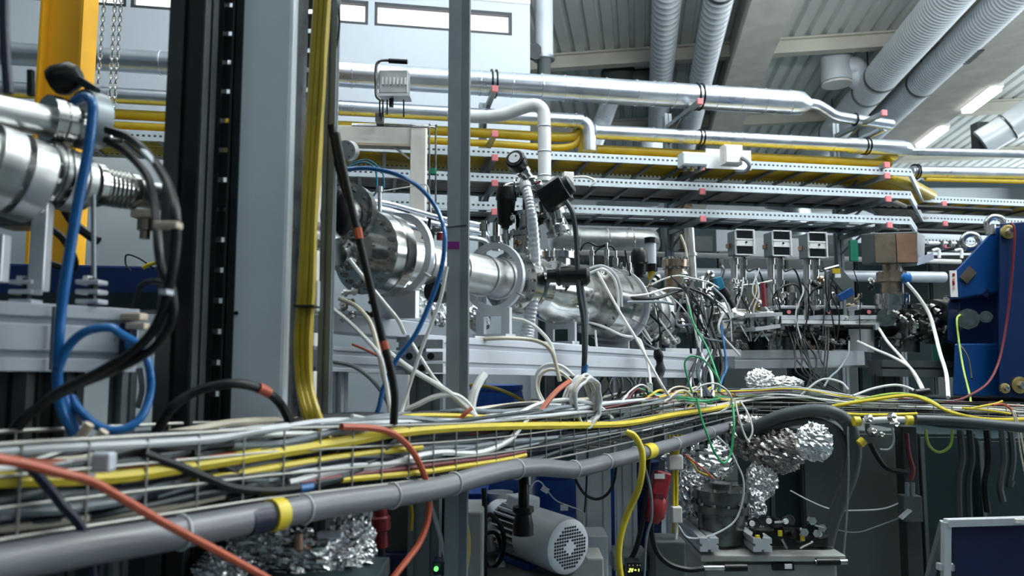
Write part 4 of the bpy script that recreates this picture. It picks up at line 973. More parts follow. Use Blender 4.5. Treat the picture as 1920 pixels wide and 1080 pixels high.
# ---- vertical pump column with the black valves
Yc = 2.62
turn('pump_column', 'upright steel column of stacked flanges behind the clear hose', 'column', (985, 505, Yc), (985, 395, Yc), [(0, 3), (0, 24), (.12, 24), (.12, 31), (.22, 31), (.22, 34), (.30, 34), (.30, 24), (.55, 24), (.55, 30), (.63, 30), (.63, 20), (.9, 20), (.9, 26), (.97, 26), (1, 12), (1, 2)], 'steel', bolt=((.30, 29, 12, 3, 1), (.63, 26, 12, 3, 1), (.12, 27, 12, 3, -1)))
t = thing('valve_cross', 'polished small four-way pipe cross above the pump column', 'fitting', W(990, 395, Yc))
build('upright', MB().lathe(W(988, 398, Yc), Z_, [(0, .004), (0, m(9, Yc)), (m(30, Yc), m(9, Yc)), (m(30, Yc), m(15, Yc)), (m(36, Yc), m(15, Yc)), (m(36, Yc), m(8, Yc)), (m(60, Yc), m(8, Yc))], 18), 'steel', t)
build('left_arm', MB().tube([W(988, 352, Yc), W(965, 350, Yc), W(952, 352, Yc), W(950, 362, Yc)], m(9, Yc), 14, 5), 'steel', t)
build('right_arm', MB().tube([W(988, 350, Yc), W(1010, 352, Yc), W(1030, 362, Yc)], m(10, Yc), 14, 5), 'steel', t)
for c_, ax in ((W(966, 350, Yc), X_), (W(1012, 353, Yc), X_), (W(992, 338, Yc), Vector((-.3, 0, 1)))): build('clamp_ring', MB().torus(c_, ax, m(13, Yc), m(4, Yc), 18, 8), 'steel', t)
for k, (x, y) in enumerate(((975, 356), (985, 362), (1002, 360), (994, 374), (978, 342), (1006, 344))): build('wing_nut', MB().lathe(W(x, y, Yc - .035), -Y_ + X_ * (.4 * (k % 3 - 1)), [(0, .002), (0, m(5, Yc)), (.012, m(5, Yc)), (.012, .002)], 6), 'steel', t)
build('red_lever', MB().bar(W(1006, 344, Yc - .05), W(1014, 340, Yc - .05), .006, .006), 'red_plastic', t, smooth=False)
t = thing('manual_valve', 'black capped hand valve pointing up with a grey face', 'valve', W(985, 330, Yc))
a, b = W(998, 345, Yc), W(970, 306, Yc - .03); d = (b - a).normalized()
build('body', MB().lathe(a, d, [(0, .005), (0, m(11, Yc)), (m(25, Yc), m(11, Yc)), (m(25, Yc), m(14, Yc)), (m(32, Yc), m(14, Yc))], 18), 'steel', t)
dn = (d * .5 - Y_ * .9 - X_ * .1).normalized()
build('cap', MB().lathe(W(974, 312, Yc - .02), dn, [(0, .005), (0, m(15, Yc)), (.02, m(19, Yc)), (.05, m(19, Yc)), (.055, m(16, Yc)), (.055, .003)], 24), 'black', t)
build('face', MB().lathe(W(974, 312, Yc - .02) + dn * .055, dn, [(0, .002), (0, m(11, Yc)), (.003, m(11, Yc)), (.003, .002)], 20), 'alu', t)
build('hole', MB().lathe(W(974, 312, Yc - .02) + dn * .058 + X_ * .006 + Z_ * .006, dn, [(0, .001), (0, .0035), (.001, .0035), (.001, .001)], 10), 'black', t)
turn('manual_valve', 'black cylindrical hand valve hanging left of the cross', 'valve', (950, 353, Yc - .02), (947, 428, Yc - .02), [(0, 4), (0, 18), (.12, 20), (.30, 20), (.32, 18), (.70, 16), (.9, 14), (.94, 8), (1, 8), (1, 2)], 'black', n=20)
turn('valve_stub', 'slim steel stub under the hanging black valve', 'stub', (947, 424, Yc), (952, 500, Yc), [(0, 6), (.2, 6), (.2, 9), (.35, 9), (.35, 6), (1, 7)], 'steel', n=14)
t = thing('valve_motor', 'big black angular valve motor right of the cross', 'valve', W(1040, 400, Yc))
a, b = W(1018, 378, Yc - .05), W(1062, 350, Yc - .08); d = (b - a)
sd, tt, aa = basis(d)
build('housing', MB().prism([(-.042, -.03), (-.02, -.048), (.03, -.05), (.045, -.02), (.045, .03), (.02, .046), (-.03, .044), (-.045, .02)], a, b), 'black', t, smooth=False, bev=.005)
build('lid', MB().lathe(b, d, [(0, .005), (0, .034), (.018, .033), (.022, .026), (.022, .003)], 20), 'strut_dark', t)
build('connector', MB().lathe(W(1044, 396, Yc - .06), Vector((.15, 0, -1)), [(0, .004), (0, .018), (.03, .018), (.03, .024), (.045, .022), (.05, .006)], 14), 'steel', t)
turn('angle_valve', 'polished angle valve body under the big black motor', 'valve', (1024, 375, Yc), (1050, 442, Yc), [(0, 4), (0, 18), (.3, 22), (.35, 28), (.5, 28), (.52, 20), (.8, 18), (.82, 24), (.94, 24), (.95, 10), (1, 8)], 'steel', n=22, bolt=((.5, 24, 8, 2.5, 1),))
t = thing('manual_valve', 'horizontal black bottle-shaped valve in front of the chamber', 'valve', W(1065, 540, 2.52))
a, b = W(1006, 518, 2.52), W(1106, 516, 2.5); L = (b - a).length
build('stem', MB().lathe(a, b - a, [(0, .003), (0, m(7, 2.5)), (L * .22, m(7, 2.5)), (L * .22, m(3, 2.5))], 14), 'steel', t)
build('grip', MB().lathe(a + (b - a) * .2, b - a, [(0, .003), (0, m(12, 2.5)), (L * .16, m(13, 2.5)), (L * .2, m(20, 2.5)), (L * .24, m(20, 2.5)), (L * .26, m(18, 2.5)), (L * .55, m(19, 2.5)), (L * .57, m(21, 2.5)), (L * .74, m(20, 2.5)), (L * .8, m(14, 2.5)), (L * .8, .003)], 22), 'black', t)
# clear corrugated hose
t = thing('corrugated_hose', 'translucent corrugated hose hanging in front of the pump column', 'hose', W(990, 630, 2.5))
hp = catmull([W(*p) for p in ((984, 345, 2.55), (992, 375, 2.52), (998, 410, 2.5), (1002, 460, 2.5), (1003, 510, 2.5), (999, 560, 2.5), (993, 600, 2.5), (989, 632, 2.5))], 16)
build('wall', MB().tube(hp, lambda q: m(9.5 + 2.5 * q, 2.5) * (1 + .07 * math.sin(q * 150 * math.pi)), 14, 1), 'clear_hose', t)
build('cuff', MB().tube(hp[:6], m(11.5, 2.5), 14, 1), 'pale_cable', t)
# dark sensor cable and clear loop near the angle valve
cable('dark grey cable running down from the big black motor', [(1062, 378, 2.5), (1074, 400, 2.48), (1080, 440, 2.48), (1083, 500, 2.48), (1086, 550, 2.48), (1094, 600, 2.48), (1096, 660, 2.48), (1094, 710, 2.5)], 5, 'grey_cable')
cable('pale grey cable beside the dark motor cable, with a blue tag', [(1090, 530, 2.5), (1098, 580, 2.5), (1099, 640, 2.5), (1096, 690, 2.5), (1092, 720, 2.5)], 4, 'mid_cable')
cable('blue tape tag on the grey motor cables', [(1097, 683, 2.49), (1095, 697, 2.49)], 6, 'blue_cable', name='tape_tag', cat='tape')
cable('thin clear loop under the angle valve', [(1046, 402), (1050, 420), (1062, 434), (1070, 440), (1066, 425), (1056, 405)], 1.3, 'pale_cable', Y=2.55)
# foreground black cable pair and blue hose left of the grey post
cable('thick black cable slanting down with orange bands', [(630, 250, 1.5), (640, 300, 1.5), (655, 370, 1.5), (668, 425, 1.5), (683, 490, 1.5), (700, 560, 1.5), (716, 630, 1.5), (732, 690, 1.5), (740, 740, 1.5), (738, 795, 1.5)], 7.5, 'rubber', n=10)
cable('second black cable behind the slanting one', [(622, 235, 1.55), (630, 290, 1.55), (645, 350, 1.55), (672, 430, 1.54)], 7, 'rubber', n=9)
for k, (y, lab) in enumerate((((670, 428, 674, 448), 'orange band high on the slanting black cable'), ((718, 640, 723, 656), 'orange band low on the slanting black cable'))):
    cable(lab, [(y[0], y[1], 1.499), (y[2], y[3], 1.499)], 8.2, 'orange_cable', name='tape_band', cat='tape')
cable('blue hose arching from the valve head to the tray', [(645, 318, 1.75), (690, 316, 1.74), (740, 326, 1.72), (785, 350, 1.68), (815, 385, 1.66), (830, 420, 1.64), (834, 455, 1.62), (826, 510, 1.62), (805, 570, 1.62), (780, 625, 1.62), (750, 665, 1.62)], 4.6, 'blue_cable', name='hose', cat='hose', n=9)
cable('blue tube dropping into the tray behind the black cable', [(752, 660, 1.68), (735, 690, 1.68), (718, 730, 1.68), (710, 765, 1.68), (700, 785, 1.68)], 4.5, 'blue_cable', name='hose', cat='hose', n=9)
cable('thin teal tube arching behind the white column', [(655, 312, 2.4), (680, 304, 2.4), (700, 312, 2.4), (706, 330, 2.4), (705, 360, 2.4), (690, 375, 2.4)], 1.8, 'teal_plastic', name='tube', cat='tube')
cable('thin teal tube drooping under the trays', [(660, 305, 2.45), (690, 300, 2.45), (715, 320, 2.45), (720, 345, 2.45), (716, 362, 2.45)], 1.6, 'teal_plastic', name='tube', cat='tube')
# silver hoses running right from the valve head behind the tube
for k, (y0, dy, r, lab) in enumerate(((388, 0, 5, 'upper silver hose sweeping right behind the tube'), (398, 10, 7, 'thick silver hose sweeping right behind the tube'), (408, 22, 5, 'lower silver hose sweeping right behind the tube'))):
    cable(lab, [(668, y0 - 12 + dy * .3, 2.9), (720, y0 - 8 + dy * .4, 3.0), (780, y0 + 8 + dy * .5, 3.1), (840, y0 + 24 + dy * .4, 3.2), (900, y0 + 34 + dy * .3, 3.3), (915, y0 + 50, 3.35)], r, 'galv', name='hose', cat='hose', n=10)
cable('thin white wire crossing in front of the white column', [(675, 366), (720, 358), (770, 350), (798, 346), (806, 370), (808, 400)], 1.4, 'white_cable', name='wire', Y=2.9)
t = thing('fitting_cluster', 'cluster of dark and red pipe fittings behind the blue hose', 'fitting', W(806, 470, 2.6))
for k, (x, y) in enumerate(((797, 430), (806, 424), (814, 438), (802, 445))): build('rod', MB().tube([W(x, y - 14, 2.6), W(x - 4, y + 18, 2.6)], .006, 7, 1), ('steel_dark', 'black')[k % 2], t)
build('red_cap', MB().lathe(W(825, 450, 2.6), Z_, [(0, .003), (0, .012), (.025, .012), (.025, .003)], 10), 'red_plastic', t)
build('crossbar', MB().bar(W(790, 434, 2.58), W(830, 432, 2.58), .01, .01), 'steel_dark', t, smooth=False)
turn('short_post', 'slim steel pin rising behind the big flange', 'pin', (712, 400, 2.3), (712, 350, 2.3), [(0, 4), (.8, 4), (.8, 6), (1, 6), (1, 1)], 'steel_satin', n=10)
turn('short_post', 'stubby steel fitting right of the grey post above the tube', 'fitting', (907, 445, 2.6), (907, 414, 2.6), [(0, 5), (.4, 5), (.4, 9), (.8, 9), (.8, 6), (1, 6), (1, 1)], 'steel', n=12)
turn('short_post', 'taller steel fitting left of the pump column', 'fitting', (930, 470, 2.7), (930, 418, 2.7), [(0, 8), (.3, 8), (.3, 13), (.5, 13), (.5, 7), (1, 7), (1, 1)], 'steel', n=14)
# ================================================================== RIGHT BEAM LINE
YR = 4.2
# black knob gauge and white gauge
turn('gauge_head', 'black bell-shaped gauge head above the cable crossing', 'gauge', (1200, 520, 3.7), (1198, 466, 3.7), [(0, 5), (0, 9), (.1, 9), (.12, 11), (.45, 13), (.5, 16), (.85, 16), (1, 11), (1, 2)], 'black', n=18)
t = thing('gauge_head', 'white gauge with black cap and band beside the bell gauge', 'gauge', W(1222, 525, 3.8))
build('neck', MB().lathe(W(1222, 525, 3.8), Z_, [(0, .004), (0, m(7, 3.8)), (m(18, 3.8), m(7, 3.8)), (m(18, 3.8), .01)], 14), 'ochre_cable', t)
build('band', MB().lathe(W(1222, 509, 3.8), Z_, [(0, .004), (0, m(11, 3.8)), (m(14, 3.8), m(11, 3.8)), (m(14, 3.8), .01)], 16), 'black', t)
build('body', MB().lathe(W(1221, 495, 3.8), Z_, [(0, .004), (0, m(10, 3.8)), (m(40, 3.8), m(10, 3.8)), (m(40, 3.8), .01)], 16), 'alu_white', t)
build('cap', MB().lathe(W(1220, 456, 3.8), Z_, [(0, .004), (0, m(12, 3.8)), (m(10, 3.8), m(12, 3.8)), (m(12, 3.8), .01)], 16), 'black', t)
# bolted copper-bright cylinder
turn('feedthrough', 'bolted upright feedthrough in bronze-toned metal', 'feedthrough', (1266, 560, 3.85), (1266, 482, 3.85), [(0, 4), (0, 20), (.75, 20), (.75, 25), (.92, 25), (.92, 8), (1, 8), (1, 1)], 'bronze', n=24, bolt=((.92, 20, 10, 4, 1), (.75, 21, 10, 3, -1)))
turn('feedthrough', 'slim upright tube column with a brass clamp', 'feedthrough', (1300, 545, 3.95), (1292, 428, 3.95), [(0, 3), (0, 18), (.18, 18), (.18, 9), (.55, 9), (.55, 12), (.6, 12), (.6, 9), (1, 9), (1, 2)], 'steel_satin', n=18, bolt=((.18, 14, 10, 2.5, 1),))
turn('feedthrough', 'short wide drum flange below the slim column', 'flange', (1302, 560, 3.85), (1302, 530, 3.85), [(0, 3), (0, 20), (.3, 20), (.3, 17), (.6, 17), (.6, 22), (1, 22), (1, 2)], 'steel', n=24, bolt=((1, 18, 12, 2.5, 1),))
for k, (x, y0, y1) in enumerate(((1155, 540, 470), (1180, 545, 480), (1138, 520, 455), (1110, 505, 462), (1165, 530, 492))):
    turn('short_post', ('pin above the chamber flange with a black lead, right', 'pin just left of the bell gauge', 'pin above the chamber flange with a black lead, left', 'pin behind the horizontal black valve', 'short pin between the chamber pins')[k], 'pin', (x, y0, 3.3), (x - 1, y1, 3.3), [(0, 4), (.6, 4), (.6, 5.5), (.8, 5.5), (.8, 3), (1, 3), (1, 1)], 'steel', n=10)
cable('left black lead arching over the chamber flange', [(1137, 458), (1120, 462), (1105, 455), (1095, 458), (1088, 470)], 1.8, 'rubber', Y=3.3)
cable('right black lead arching over the chamber flange', [(1154, 473), (1148, 463), (1132, 462), (1118, 470), (1112, 482)], 1.8, 'rubber', Y=3.3)
# manipulator
t = thing('manipulator', 'steel manipulator with a teal and black handle', 'manipulator', W(1350, 640, 4.0))
build('handle', MB().bar(W(1344, 520, 4.0), W(1352, 545, 4.0), .05, .04), 'teal_plastic', t, smooth=False, bev=.006)
build('grip', MB().lathe(W(1352, 542, 4.0), W(1362, 560, 4.0) - W(1350, 540, 4.0), [(0, .004), (0, .034), (.05, .036), (.06, .02), (.12, .018), (.12, .004)], 14), 'black', t)
build('body', MB().lathe(W(1350, 572, 4.0), Vector((.1, -.2, -1)), [(0, .01), (0, .05), (.05, .06), (.06, .075), (.09, .075), (.095, .05), (.14, .05), (.14, .01)], 22), 'steel', t)
build('arm', MB().tube([W(1352, 498, 4.0), W(1356, 506, 4.0), W(1352, 520, 4.0)], .01, 8, 4), 'steel', t)
turn('beam_tube', 'steel beam tube under the leftmost gauge display', 'tube', (1340, 598, 4.1), (1460, 606, 4.2), [(0, 30), (.1, 30), (.1, 34), (.2, 34), (.2, 24), (.7, 22), (.7, 30), (.8, 30), (.8, 22), (1, 22)], 'steel', n=28, bolt=((.1, 29, 10, 2.5, -1),))
turn('beam_tube', 'dark beam tube under the white platform', 'tube', (1455, 622, 4.3), (1790, 612, 4.4), [(0, 18), (.3, 18), (.3, 24), (.34, 24), (.34, 18), (.8, 18), (1, 18)], 'steel_dark', n=24)
t = thing('bracket_table', 'flat steel bracket plate left of the white platform', 'bracket', W(1430, 625, 4.05))
build('plate', MB().bar(W(1402, 592, 4.05), W(1452, 590, 4.1), .14, .02), 'alu', t, smooth=False)
build('lower_plate', MB().bar(W(1404, 618, 4.05), W(1450, 612, 4.1), .12, .02), 'alu', t, smooth=False)
for k, x in enumerate((1410, 1440)): build('spacer', MB().tube([W(x, 592, 4.05), W(x, 615, 4.05)], .012, 8, 1), 'steel', t)
# gauge display units
disp = ((1394, 455, 'leftmost'), (1463, 457, 'middle'), (1530, 460, 'rightmost'))
for k, (px, py, w_) in enumerate(disp):
    Y = YR; c = W(px, py, Y)
    t = thing('display_unit', '%s of the three white display boxes with two dark screens' % w_, 'display', W(px, py + 24, Y), 'gauge display boxes')
    ax = (Vector((.985, .17, 0)), Vector((-.17, .985, 0)), Z_)
    case = build('case', MB().box(c + ax[1] * .04, m(36, Y), .10, m(46, Y), ax), 'alu_grey', t, smooth=False, bev=.003)
    for dy in (-14, 14):
        fr = build('screen', MB().box(W(px, py + dy, Y) - ax[1] * .014, m(31, Y), .008, m(16, Y), ax), 'screen', case, smooth=False)
    for dy in (-23, -5.5, 5.5, 23): build('bezel', MB().box(W(px, py + dy, Y) - ax[1] * .017, m(36, Y), .008, m(2.2 if abs(dy) > 10 else 3, Y), ax), 'white', case, smooth=False)
    for dx in (-17, 17): build('bezel', MB().box(W(px + dx, py, Y) - ax[1] * .017, m(2.4, Y), .008, m(47, Y), ax), 'white', case, smooth=False)
    build('bezel', MB().box(W(px, py, Y) - ax[1] * .016, m(33, Y), .006, m(11, Y), ax), 'white', case, smooth=False)
    build('button', MB().lathe(W(px + 2, py, Y) - ax[1] * .02, -ax[1], [(0, .001), (0, .006), (.004, .006), (.004, .001)], 8), 'black', t)
    build('bracket', MB().box(W(px - 24, py + 6, Y + .06), m(14, Y), .04, m(8, Y), ax), 'copper', t, smooth=False)
    build('side_bracket', MB().box(W(px - 20, py + 2, Y + .08), m(5, Y), .06, m(30, Y), ax), 'steel_dark', t, smooth=False)
    build('back_plate', MB().box(W(px + (34 if k < 2 else -36), py + 8, Y + .20), m(44, Y), .01, m(38, Y), ax), 'alu', t, smooth=False)
    # columns below
    c1 = px - 18
    for j, (dx, r, y0, y1, lab) in enumerate(((-17, 6, 478, 600, 'rear'), (0, 5.5, 480, 600, 'front'))):
        turn('pump_post', '%s steel post under the %s display box' % (lab, w_), 'post', (px + dx, y1, Y + .05 + .04 * (1 - j)), (px + dx - 1, y0, Y + .05 + .04 * (1 - j)), [(0, r), (.25, r), (.25, r + 3), (.3, r + 3), (.3, r), (.55, r), (.55, r + 2.5), (.62, r + 2.5), (.62, r), (.85, r), (.85, r + 2), (.95, r + 2), (.95, 3), (1, 3)], 'steel' if j else 'steel_satin', n=14)
    turn('gas_fitting', 'small brass and steel fitting beside the posts of the %s display' % w_, 'fitting', (px + 22, 590, Y), (px + 22, 535, Y), [(0, 8), (.15, 8), (.15, 5), (.5, 5), (.5, 8), (.75, 8), (.75, 4), (1, 3), (1, 1)], ('brass', 'steel', 'bronze')[k], n=12)
    # linear slide
    sx = (1475, 1550, 1625)[k]
    t = thing('linear_slide', 'black and silver slide unit on the white platform, %s' % w_, 'slide', W(sx, 603, Y), 'slide units on the platform')
    build('base', MB().box(W(sx, 596, Y - .03), m(54, Y), .09, m(8, Y), ax), 'alu_white', t, smooth=False, bev=.002)
    build('carriage', MB().box(W(sx + 4, 585, Y - .03), m(42, Y), .08, m(12, Y), ax), 'black', t, smooth=False, bev=.004)
    build('cover', MB().box(W(sx - 6, 578, Y - .01), m(46, Y), .09, m(8, Y), ax), 'alu', t, smooth=False, bev=.003)
    build('dial', MB().lathe(W(sx + 4, 585, Y - .08), -Y_, [(0, .002), (0, .011), (.004, .011), (.004, .002)], 12), 'pink', t)
    build('upright_plate', MB().box(W(sx - 22, 585, Y + .06), m(6, Y), .08, m(26, Y), ax), 'steel', t, smooth=False)
    cable('black lead looping at the posts of the %s display' % w_, [(px - 6, 590, Y), (px - 14, 560, Y - .05), (px + 4, 538, Y - .08), (px + 30, 535, Y - .06), (px + 42, 560, Y - .03), (px + 44, 580, Y)], 1.6, 'rubber')
    cable('black lead curving from the back of the %s display' % w_, [(px + 2, 482, Y), (px + 8, 508, Y - .05), (px + 24, 504, Y - .05), (px + 34, 520, Y - .03), (px + 40, 550, Y)], 1.6, 'rubber')
t = thing('platform', 'thin white platform bar carrying the slide units', 'platform', W(1552, 615, YR))
build('deck', MB().bar(W(1448, 604, YR - .05), W(1657, 607, YR + .02), .14, m(6.5, YR)), 'white', t, smooth=False)
for px in (1466, 1643): build('post', MB().box(W(px, 612, YR - .06), m(7, YR), .03, m(12, YR)), 'alu_white', t, smooth=False)
# dark machinery below platform
rnd = random.Random(11)
for k in range(9):
    px = 1390 + k * 30; w = 16 + rnd.random() * 8
    turn('vacuum_pump', '%s small dark pump body in the row under the white platform' % ('first', 'second', 'third', 'fourth', 'fifth', 'sixth', 'seventh', 'eighth', 'ninth')[k], 'pump', (px, 657, 4.3), (px, 618, 4.3), [(0, 3), (0, w), (.2, w), (.22, w * .8), (.5, w * .8), (.5, w * .95), (.62, w * .95), (.62, w * .6), (1, w * .5), (1, 2)], ('steel_dark', 'cabinet_teal', 'steel')[k % 3], n=18, group='dark pumps under the platform')
# copper box on its column (ion pump magnet)
Y = 4.15
t = thing('ion_pump', 'bronze-faced box with dark sides on a steel column', 'pump', W(1672, 600, Y))
def q(px, py, dY=0.0): return W(px, py, Y + dY)
mb = MB()
fr = [q(1640, 437, -.06), q(1720, 434, -.06), q(1720, 494, -.06), q(1640, 493, -.06)]
bk = [q(1614, 440, .22), q(1734, 442, .18), q(1734, 496, .18), q(1616, 496, .22)]
mb.ring_strip([bk, fr]); build('magnet_case', mb, 'cabinet_grey', t, smooth=False, bev=.004)
build('left_face', MB().box((q(1640, 466, -.065) + q(1680, 465, -.065)) / 2, m(38, Y), .006, m(54, Y)), 'bronze', t, smooth=False)
build('right_face', MB().box((q(1680, 466, -.065) + q(1720, 464, -.065)) / 2, m(38, Y), .006, m(54, Y)), 'copper', t, smooth=False)
build('lower_wedge', MB().prism([(-.06, 0), (.06, 0), (.06, .04)], q(1700, 500, .0), q(1732, 488, .1)), 'alu', t, smooth=False)
for (y0, y1, r, mt) in ((524, 492, 16, 'bronze'), (530, 512, 27, 'bronze'), (556, 528, 19, 'bronze'), (572, 553, 30, 'steel'), (592, 570, 26, 'steel')):
    a, b = q(1672, y0), q(1672, y1); build('column_section', MB().lathe(a, b - a, [(0, .01), (0, m(r, Y)), ((b - a).length, m(r, Y)), ((b - a).length, .01)], 26), mt, t)
bolts(t, q(1672, 512), Z_, m(23, Y), 12, .007); bolts(t, q(1672, 553), Z_, m(26, Y), 14, .007)
build('blue_knob', MB().lathe(q(1694, 522, -.06), X_ * .5 - Y_, [(0, .004), (0, .03), (.03, .03), (.04, .015), (.04, .003)], 14), 'blue_cable', t)
turn('round_gauge', 'round steel port below the bronze-faced box', 'port', (1660, 592, 4.1), (1664, 592, 4.25), [(0, 3), (0, 14), (.2, 14), (.2, 20), (.5, 20), (.5, 15), (1, 15)], 'steel', n=24, bolt=((.2, 17, 10, 2, -1),))
turn('bolted_flange', 'dark flange cluster left of the blue magnet', 'flange', (1705, 606, 4.1), (1772, 602, 4.3), [(0, 4), (0, 26), (.15, 26), (.15, 36), (.35, 36), (.35, 26), (.6, 26), (.6, 42), (.8, 42), (.8, 34), (.9, 34), (1, 30)], 'steel_dark', n=30, bolt=((.15, 31, 12, 3, -1), (.6, 36, 14, 3, -1)))
turn('backing_pump', 'upright dark pump under the bronze-faced box column', 'pump', (1700, 660, 4.15), (1700, 610, 4.15), [(0, 3), (0, 22), (.4, 22), (.4, 26), (.5, 26), (.5, 18), (1, 16)], 'steel_dark', n=20, bolt=((.5, 22, 8, 2.5, 1),))
for k, (x, y) in enumerate(((1718, 595), (1732, 596))): build('round_dial', MB().lathe(W(x, y, 4.02), -Y_, [(0, .003), (0, m(6, 4)), (.03, m(6, 4)), (.03, m(4, 4)), (.022, .002)], 14), 'black', label=('left', 'right')[k] + ' one of two small dark dials below the steel column', cat='dial')
turn('column_pump', 'grey box-like support plate under the right end of the platform', 'plate', (1615, 660, 4.2), (1615, 618, 4.2), [(0, 24), (1, 24), (1, 2)], 'alu', n=4)
# blue plate, yellow label piece
t = thing('sensor_head', 'tilted blue and dark sensor plate left of the bronze-faced box', 'sensor', W(1585, 565, 4.1))
build('plate', MB().bar(W(1572, 560, 4.08), W(1598, 545, 4.08), .03, m(14, 4.1)), 'magnet_blue', t, smooth=False, bev=.003)
build('dark_plate', MB().bar(W(1560, 505, 4.12), W(1590, 540, 4.12), .03, m(26, 4.1)), 'cabinet_grey', t, smooth=False)
build('yellow_tag', MB().box(W(1568, 508, 4.06), m(14, 4.06), .01, m(9, 4.06)), 'ochre_cable', t, smooth=False)
build('white_tag', MB().box(W(1571, 517, 4.055), m(10, 4.06), .01, m(7, 4.06)), 'white', t, smooth=False)
build('rod', MB().tube([W(1545, 505, 4.1), W(1572, 498, 4.1)], .006, 8, 1), 'steel', t)
build('upright', MB().tube([W(1551, 510, 4.1), W(1550, 585, 4.1)], .016, 8, 1), 'steel', t)
# small clear plate
build('slim_display', MB().box(W(1600, 470, 4.6), m(14, 4.6), .03, m(40, 4.6)), 'green_paint', label='slim dark green panel with white rim behind the bronze-faced box', cat='panel', smooth=False)

# ================================================================== BLUE MAGNET
Ym = 3.95
t = thing('dipole_magnet', 'massive blue painted dipole magnet at the right edge', 'magnet', Vector((W(1860, 760, Ym).x, Ym + .2, 0)))
MD = Vector((.50, .85, 0))      # the magnet's own axis
def poly(pts, Y0, Y1): 
    mb = MB(); return mb.ring_strip([[W(x, y, Y0) + (Y_ * 0) for x, y in pts], [W(x, y, Y0) + MD * (Y1 - Y0) for x, y in pts]])
build('upper_yoke', poly([(1868, 424), (1798, 500), (1784, 512), (1780, 562), (1872, 548), (1990, 540), (1990, 424)], Ym, Ym + .8), 'magnet_blue', t, smooth=False, bev=.008)
build('pole_recess', poly([(1796, 556), (1800, 646), (1990, 646), (1990, 548)], Ym + .12, Ym + .7), 'magnet_blue', t, smooth=False)
build('coil_block', poly([(1776, 566), (1776, 640), (1790, 646), (1800, 640), (1800, 566)], Ym + .05, Ym + .7), 'blue_paint', t, smooth=False, bev=.01)
build('lower_yoke', poly([(1790, 644), (1786, 742), (1990, 748), (1990, 644)], Ym - .02, Ym + .8), 'magnet_blue', t, smooth=False, bev=.008)
build('end_plate', poly([(1876, 418), (1872, 640), (1874, 744), (1990, 750), (1990, 412)], Ym - .12, Ym + .02), 'blue_paint', t, smooth=False, bev=.006)  # darker blue than the yoke, painting the plate's shaded side
build('wedge', poly([(1840, 552), (1854, 540), (1854, 560)], Ym - .02, Ym + .02), 'navy_panel', t, smooth=False)
for (x, y, r) in ((1888, 435, 13), (1910, 722, 15), (1882, 728, 9)):
    c = W(x, y, Ym - .12); t2 = build('bolt_washer', MB().lathe(c, -Y_, [(0, .005), (0, m(r, Ym)), (.012, m(r, Ym)), (.016, m(r * .7, Ym)), (.016, .005)], 24), 'brass', t)
    bolts(t, c - Y_ * .014, -Y_, 0, 1, m(r * .5, Ym), 'steel_satin')
build('eye_ring', MB().torus(W(1866, 420, Ym + .1), Vector((.5, 1, 0)), m(14, Ym), m(6, Ym), 24, 10), 'steel', t)
build('eye_ring', MB().torus(W(1820, 452, Ym + .25), Vector((.5, 1, 0)), m(14, Ym), m(6, Ym), 24, 10), 'steel', t)
build('eye_base', MB().lathe(W(1858, 440, Ym + .02), Z_, [(0, .005), (0, m(9, Ym)), (m(18, Ym), m(9, Ym)), (m(18, Ym), .01)], 16), 'steel_satin', t)
build('warning_sign', MB().box(W(1788, 532, Ym - .01), m(13, Ym), .006, m(50, Ym)), 'sign_white', t, smooth=False)
for k, (y, h) in enumerate(((515, 5), (524, 4), (531, 7), (540, 3))): build('sign_print', MB().box(W(1788, y, Ym - .016), m(4, Ym), .003, m(h, Ym)), ('red_plastic', 'pink')[k % 2], t, smooth=False)
build('name_plate', MB().bar(W(1806, 526, Ym - .01), W(1824, 505, Ym - .01), .006, m(18, Ym)), 'bronze', t, smooth=False)
tf = t
turn('vacuum_fitting', 'round bolted fitting set into the blue magnet', 'fitting', (1814, 598, Ym - .04), (1818, 598, Ym + .14), [(0, 3), (0, 14), (.2, 14), (.2, 19), (.6, 19), (.6, 12), (1, 12)], 'steel', n=22, bolt=((.2, 16.5, 8, 3.5, -1),))
turn('vacuum_fitting', 'smaller bolted fitting right of the round one on the magnet', 'fitting', (1848, 594, Ym - .04), (1850, 594, Ym + .14), [(0, 3), (0, 7), (.2, 7), (.2, 11), (.6, 11), (.6, 7), (1, 7)], 'steel', n=18, bolt=((.2, 9, 6, 2.5, -1),))
# magnet pedestal
build('magnet_base', MB().box(Vector((W(1900, 800, Ym).x + .28, Ym + .4, W(1900, 760, Ym).z / 2)), .75, .9, W(1900, 750, Ym).z), 'cabinet_teal', label='dark pedestal block under the blue magnet', cat='pedestal', smooth=False, bev=.01)
# green box behind the magnet foot
build('cooling_box', MB().box(W(1772, 655, 4.5), m(34, 4.5), .1, m(60, 4.5)), 'green_paint', label='green box seen left of the magnet foot', cat='box', smooth=False, bev=.01)
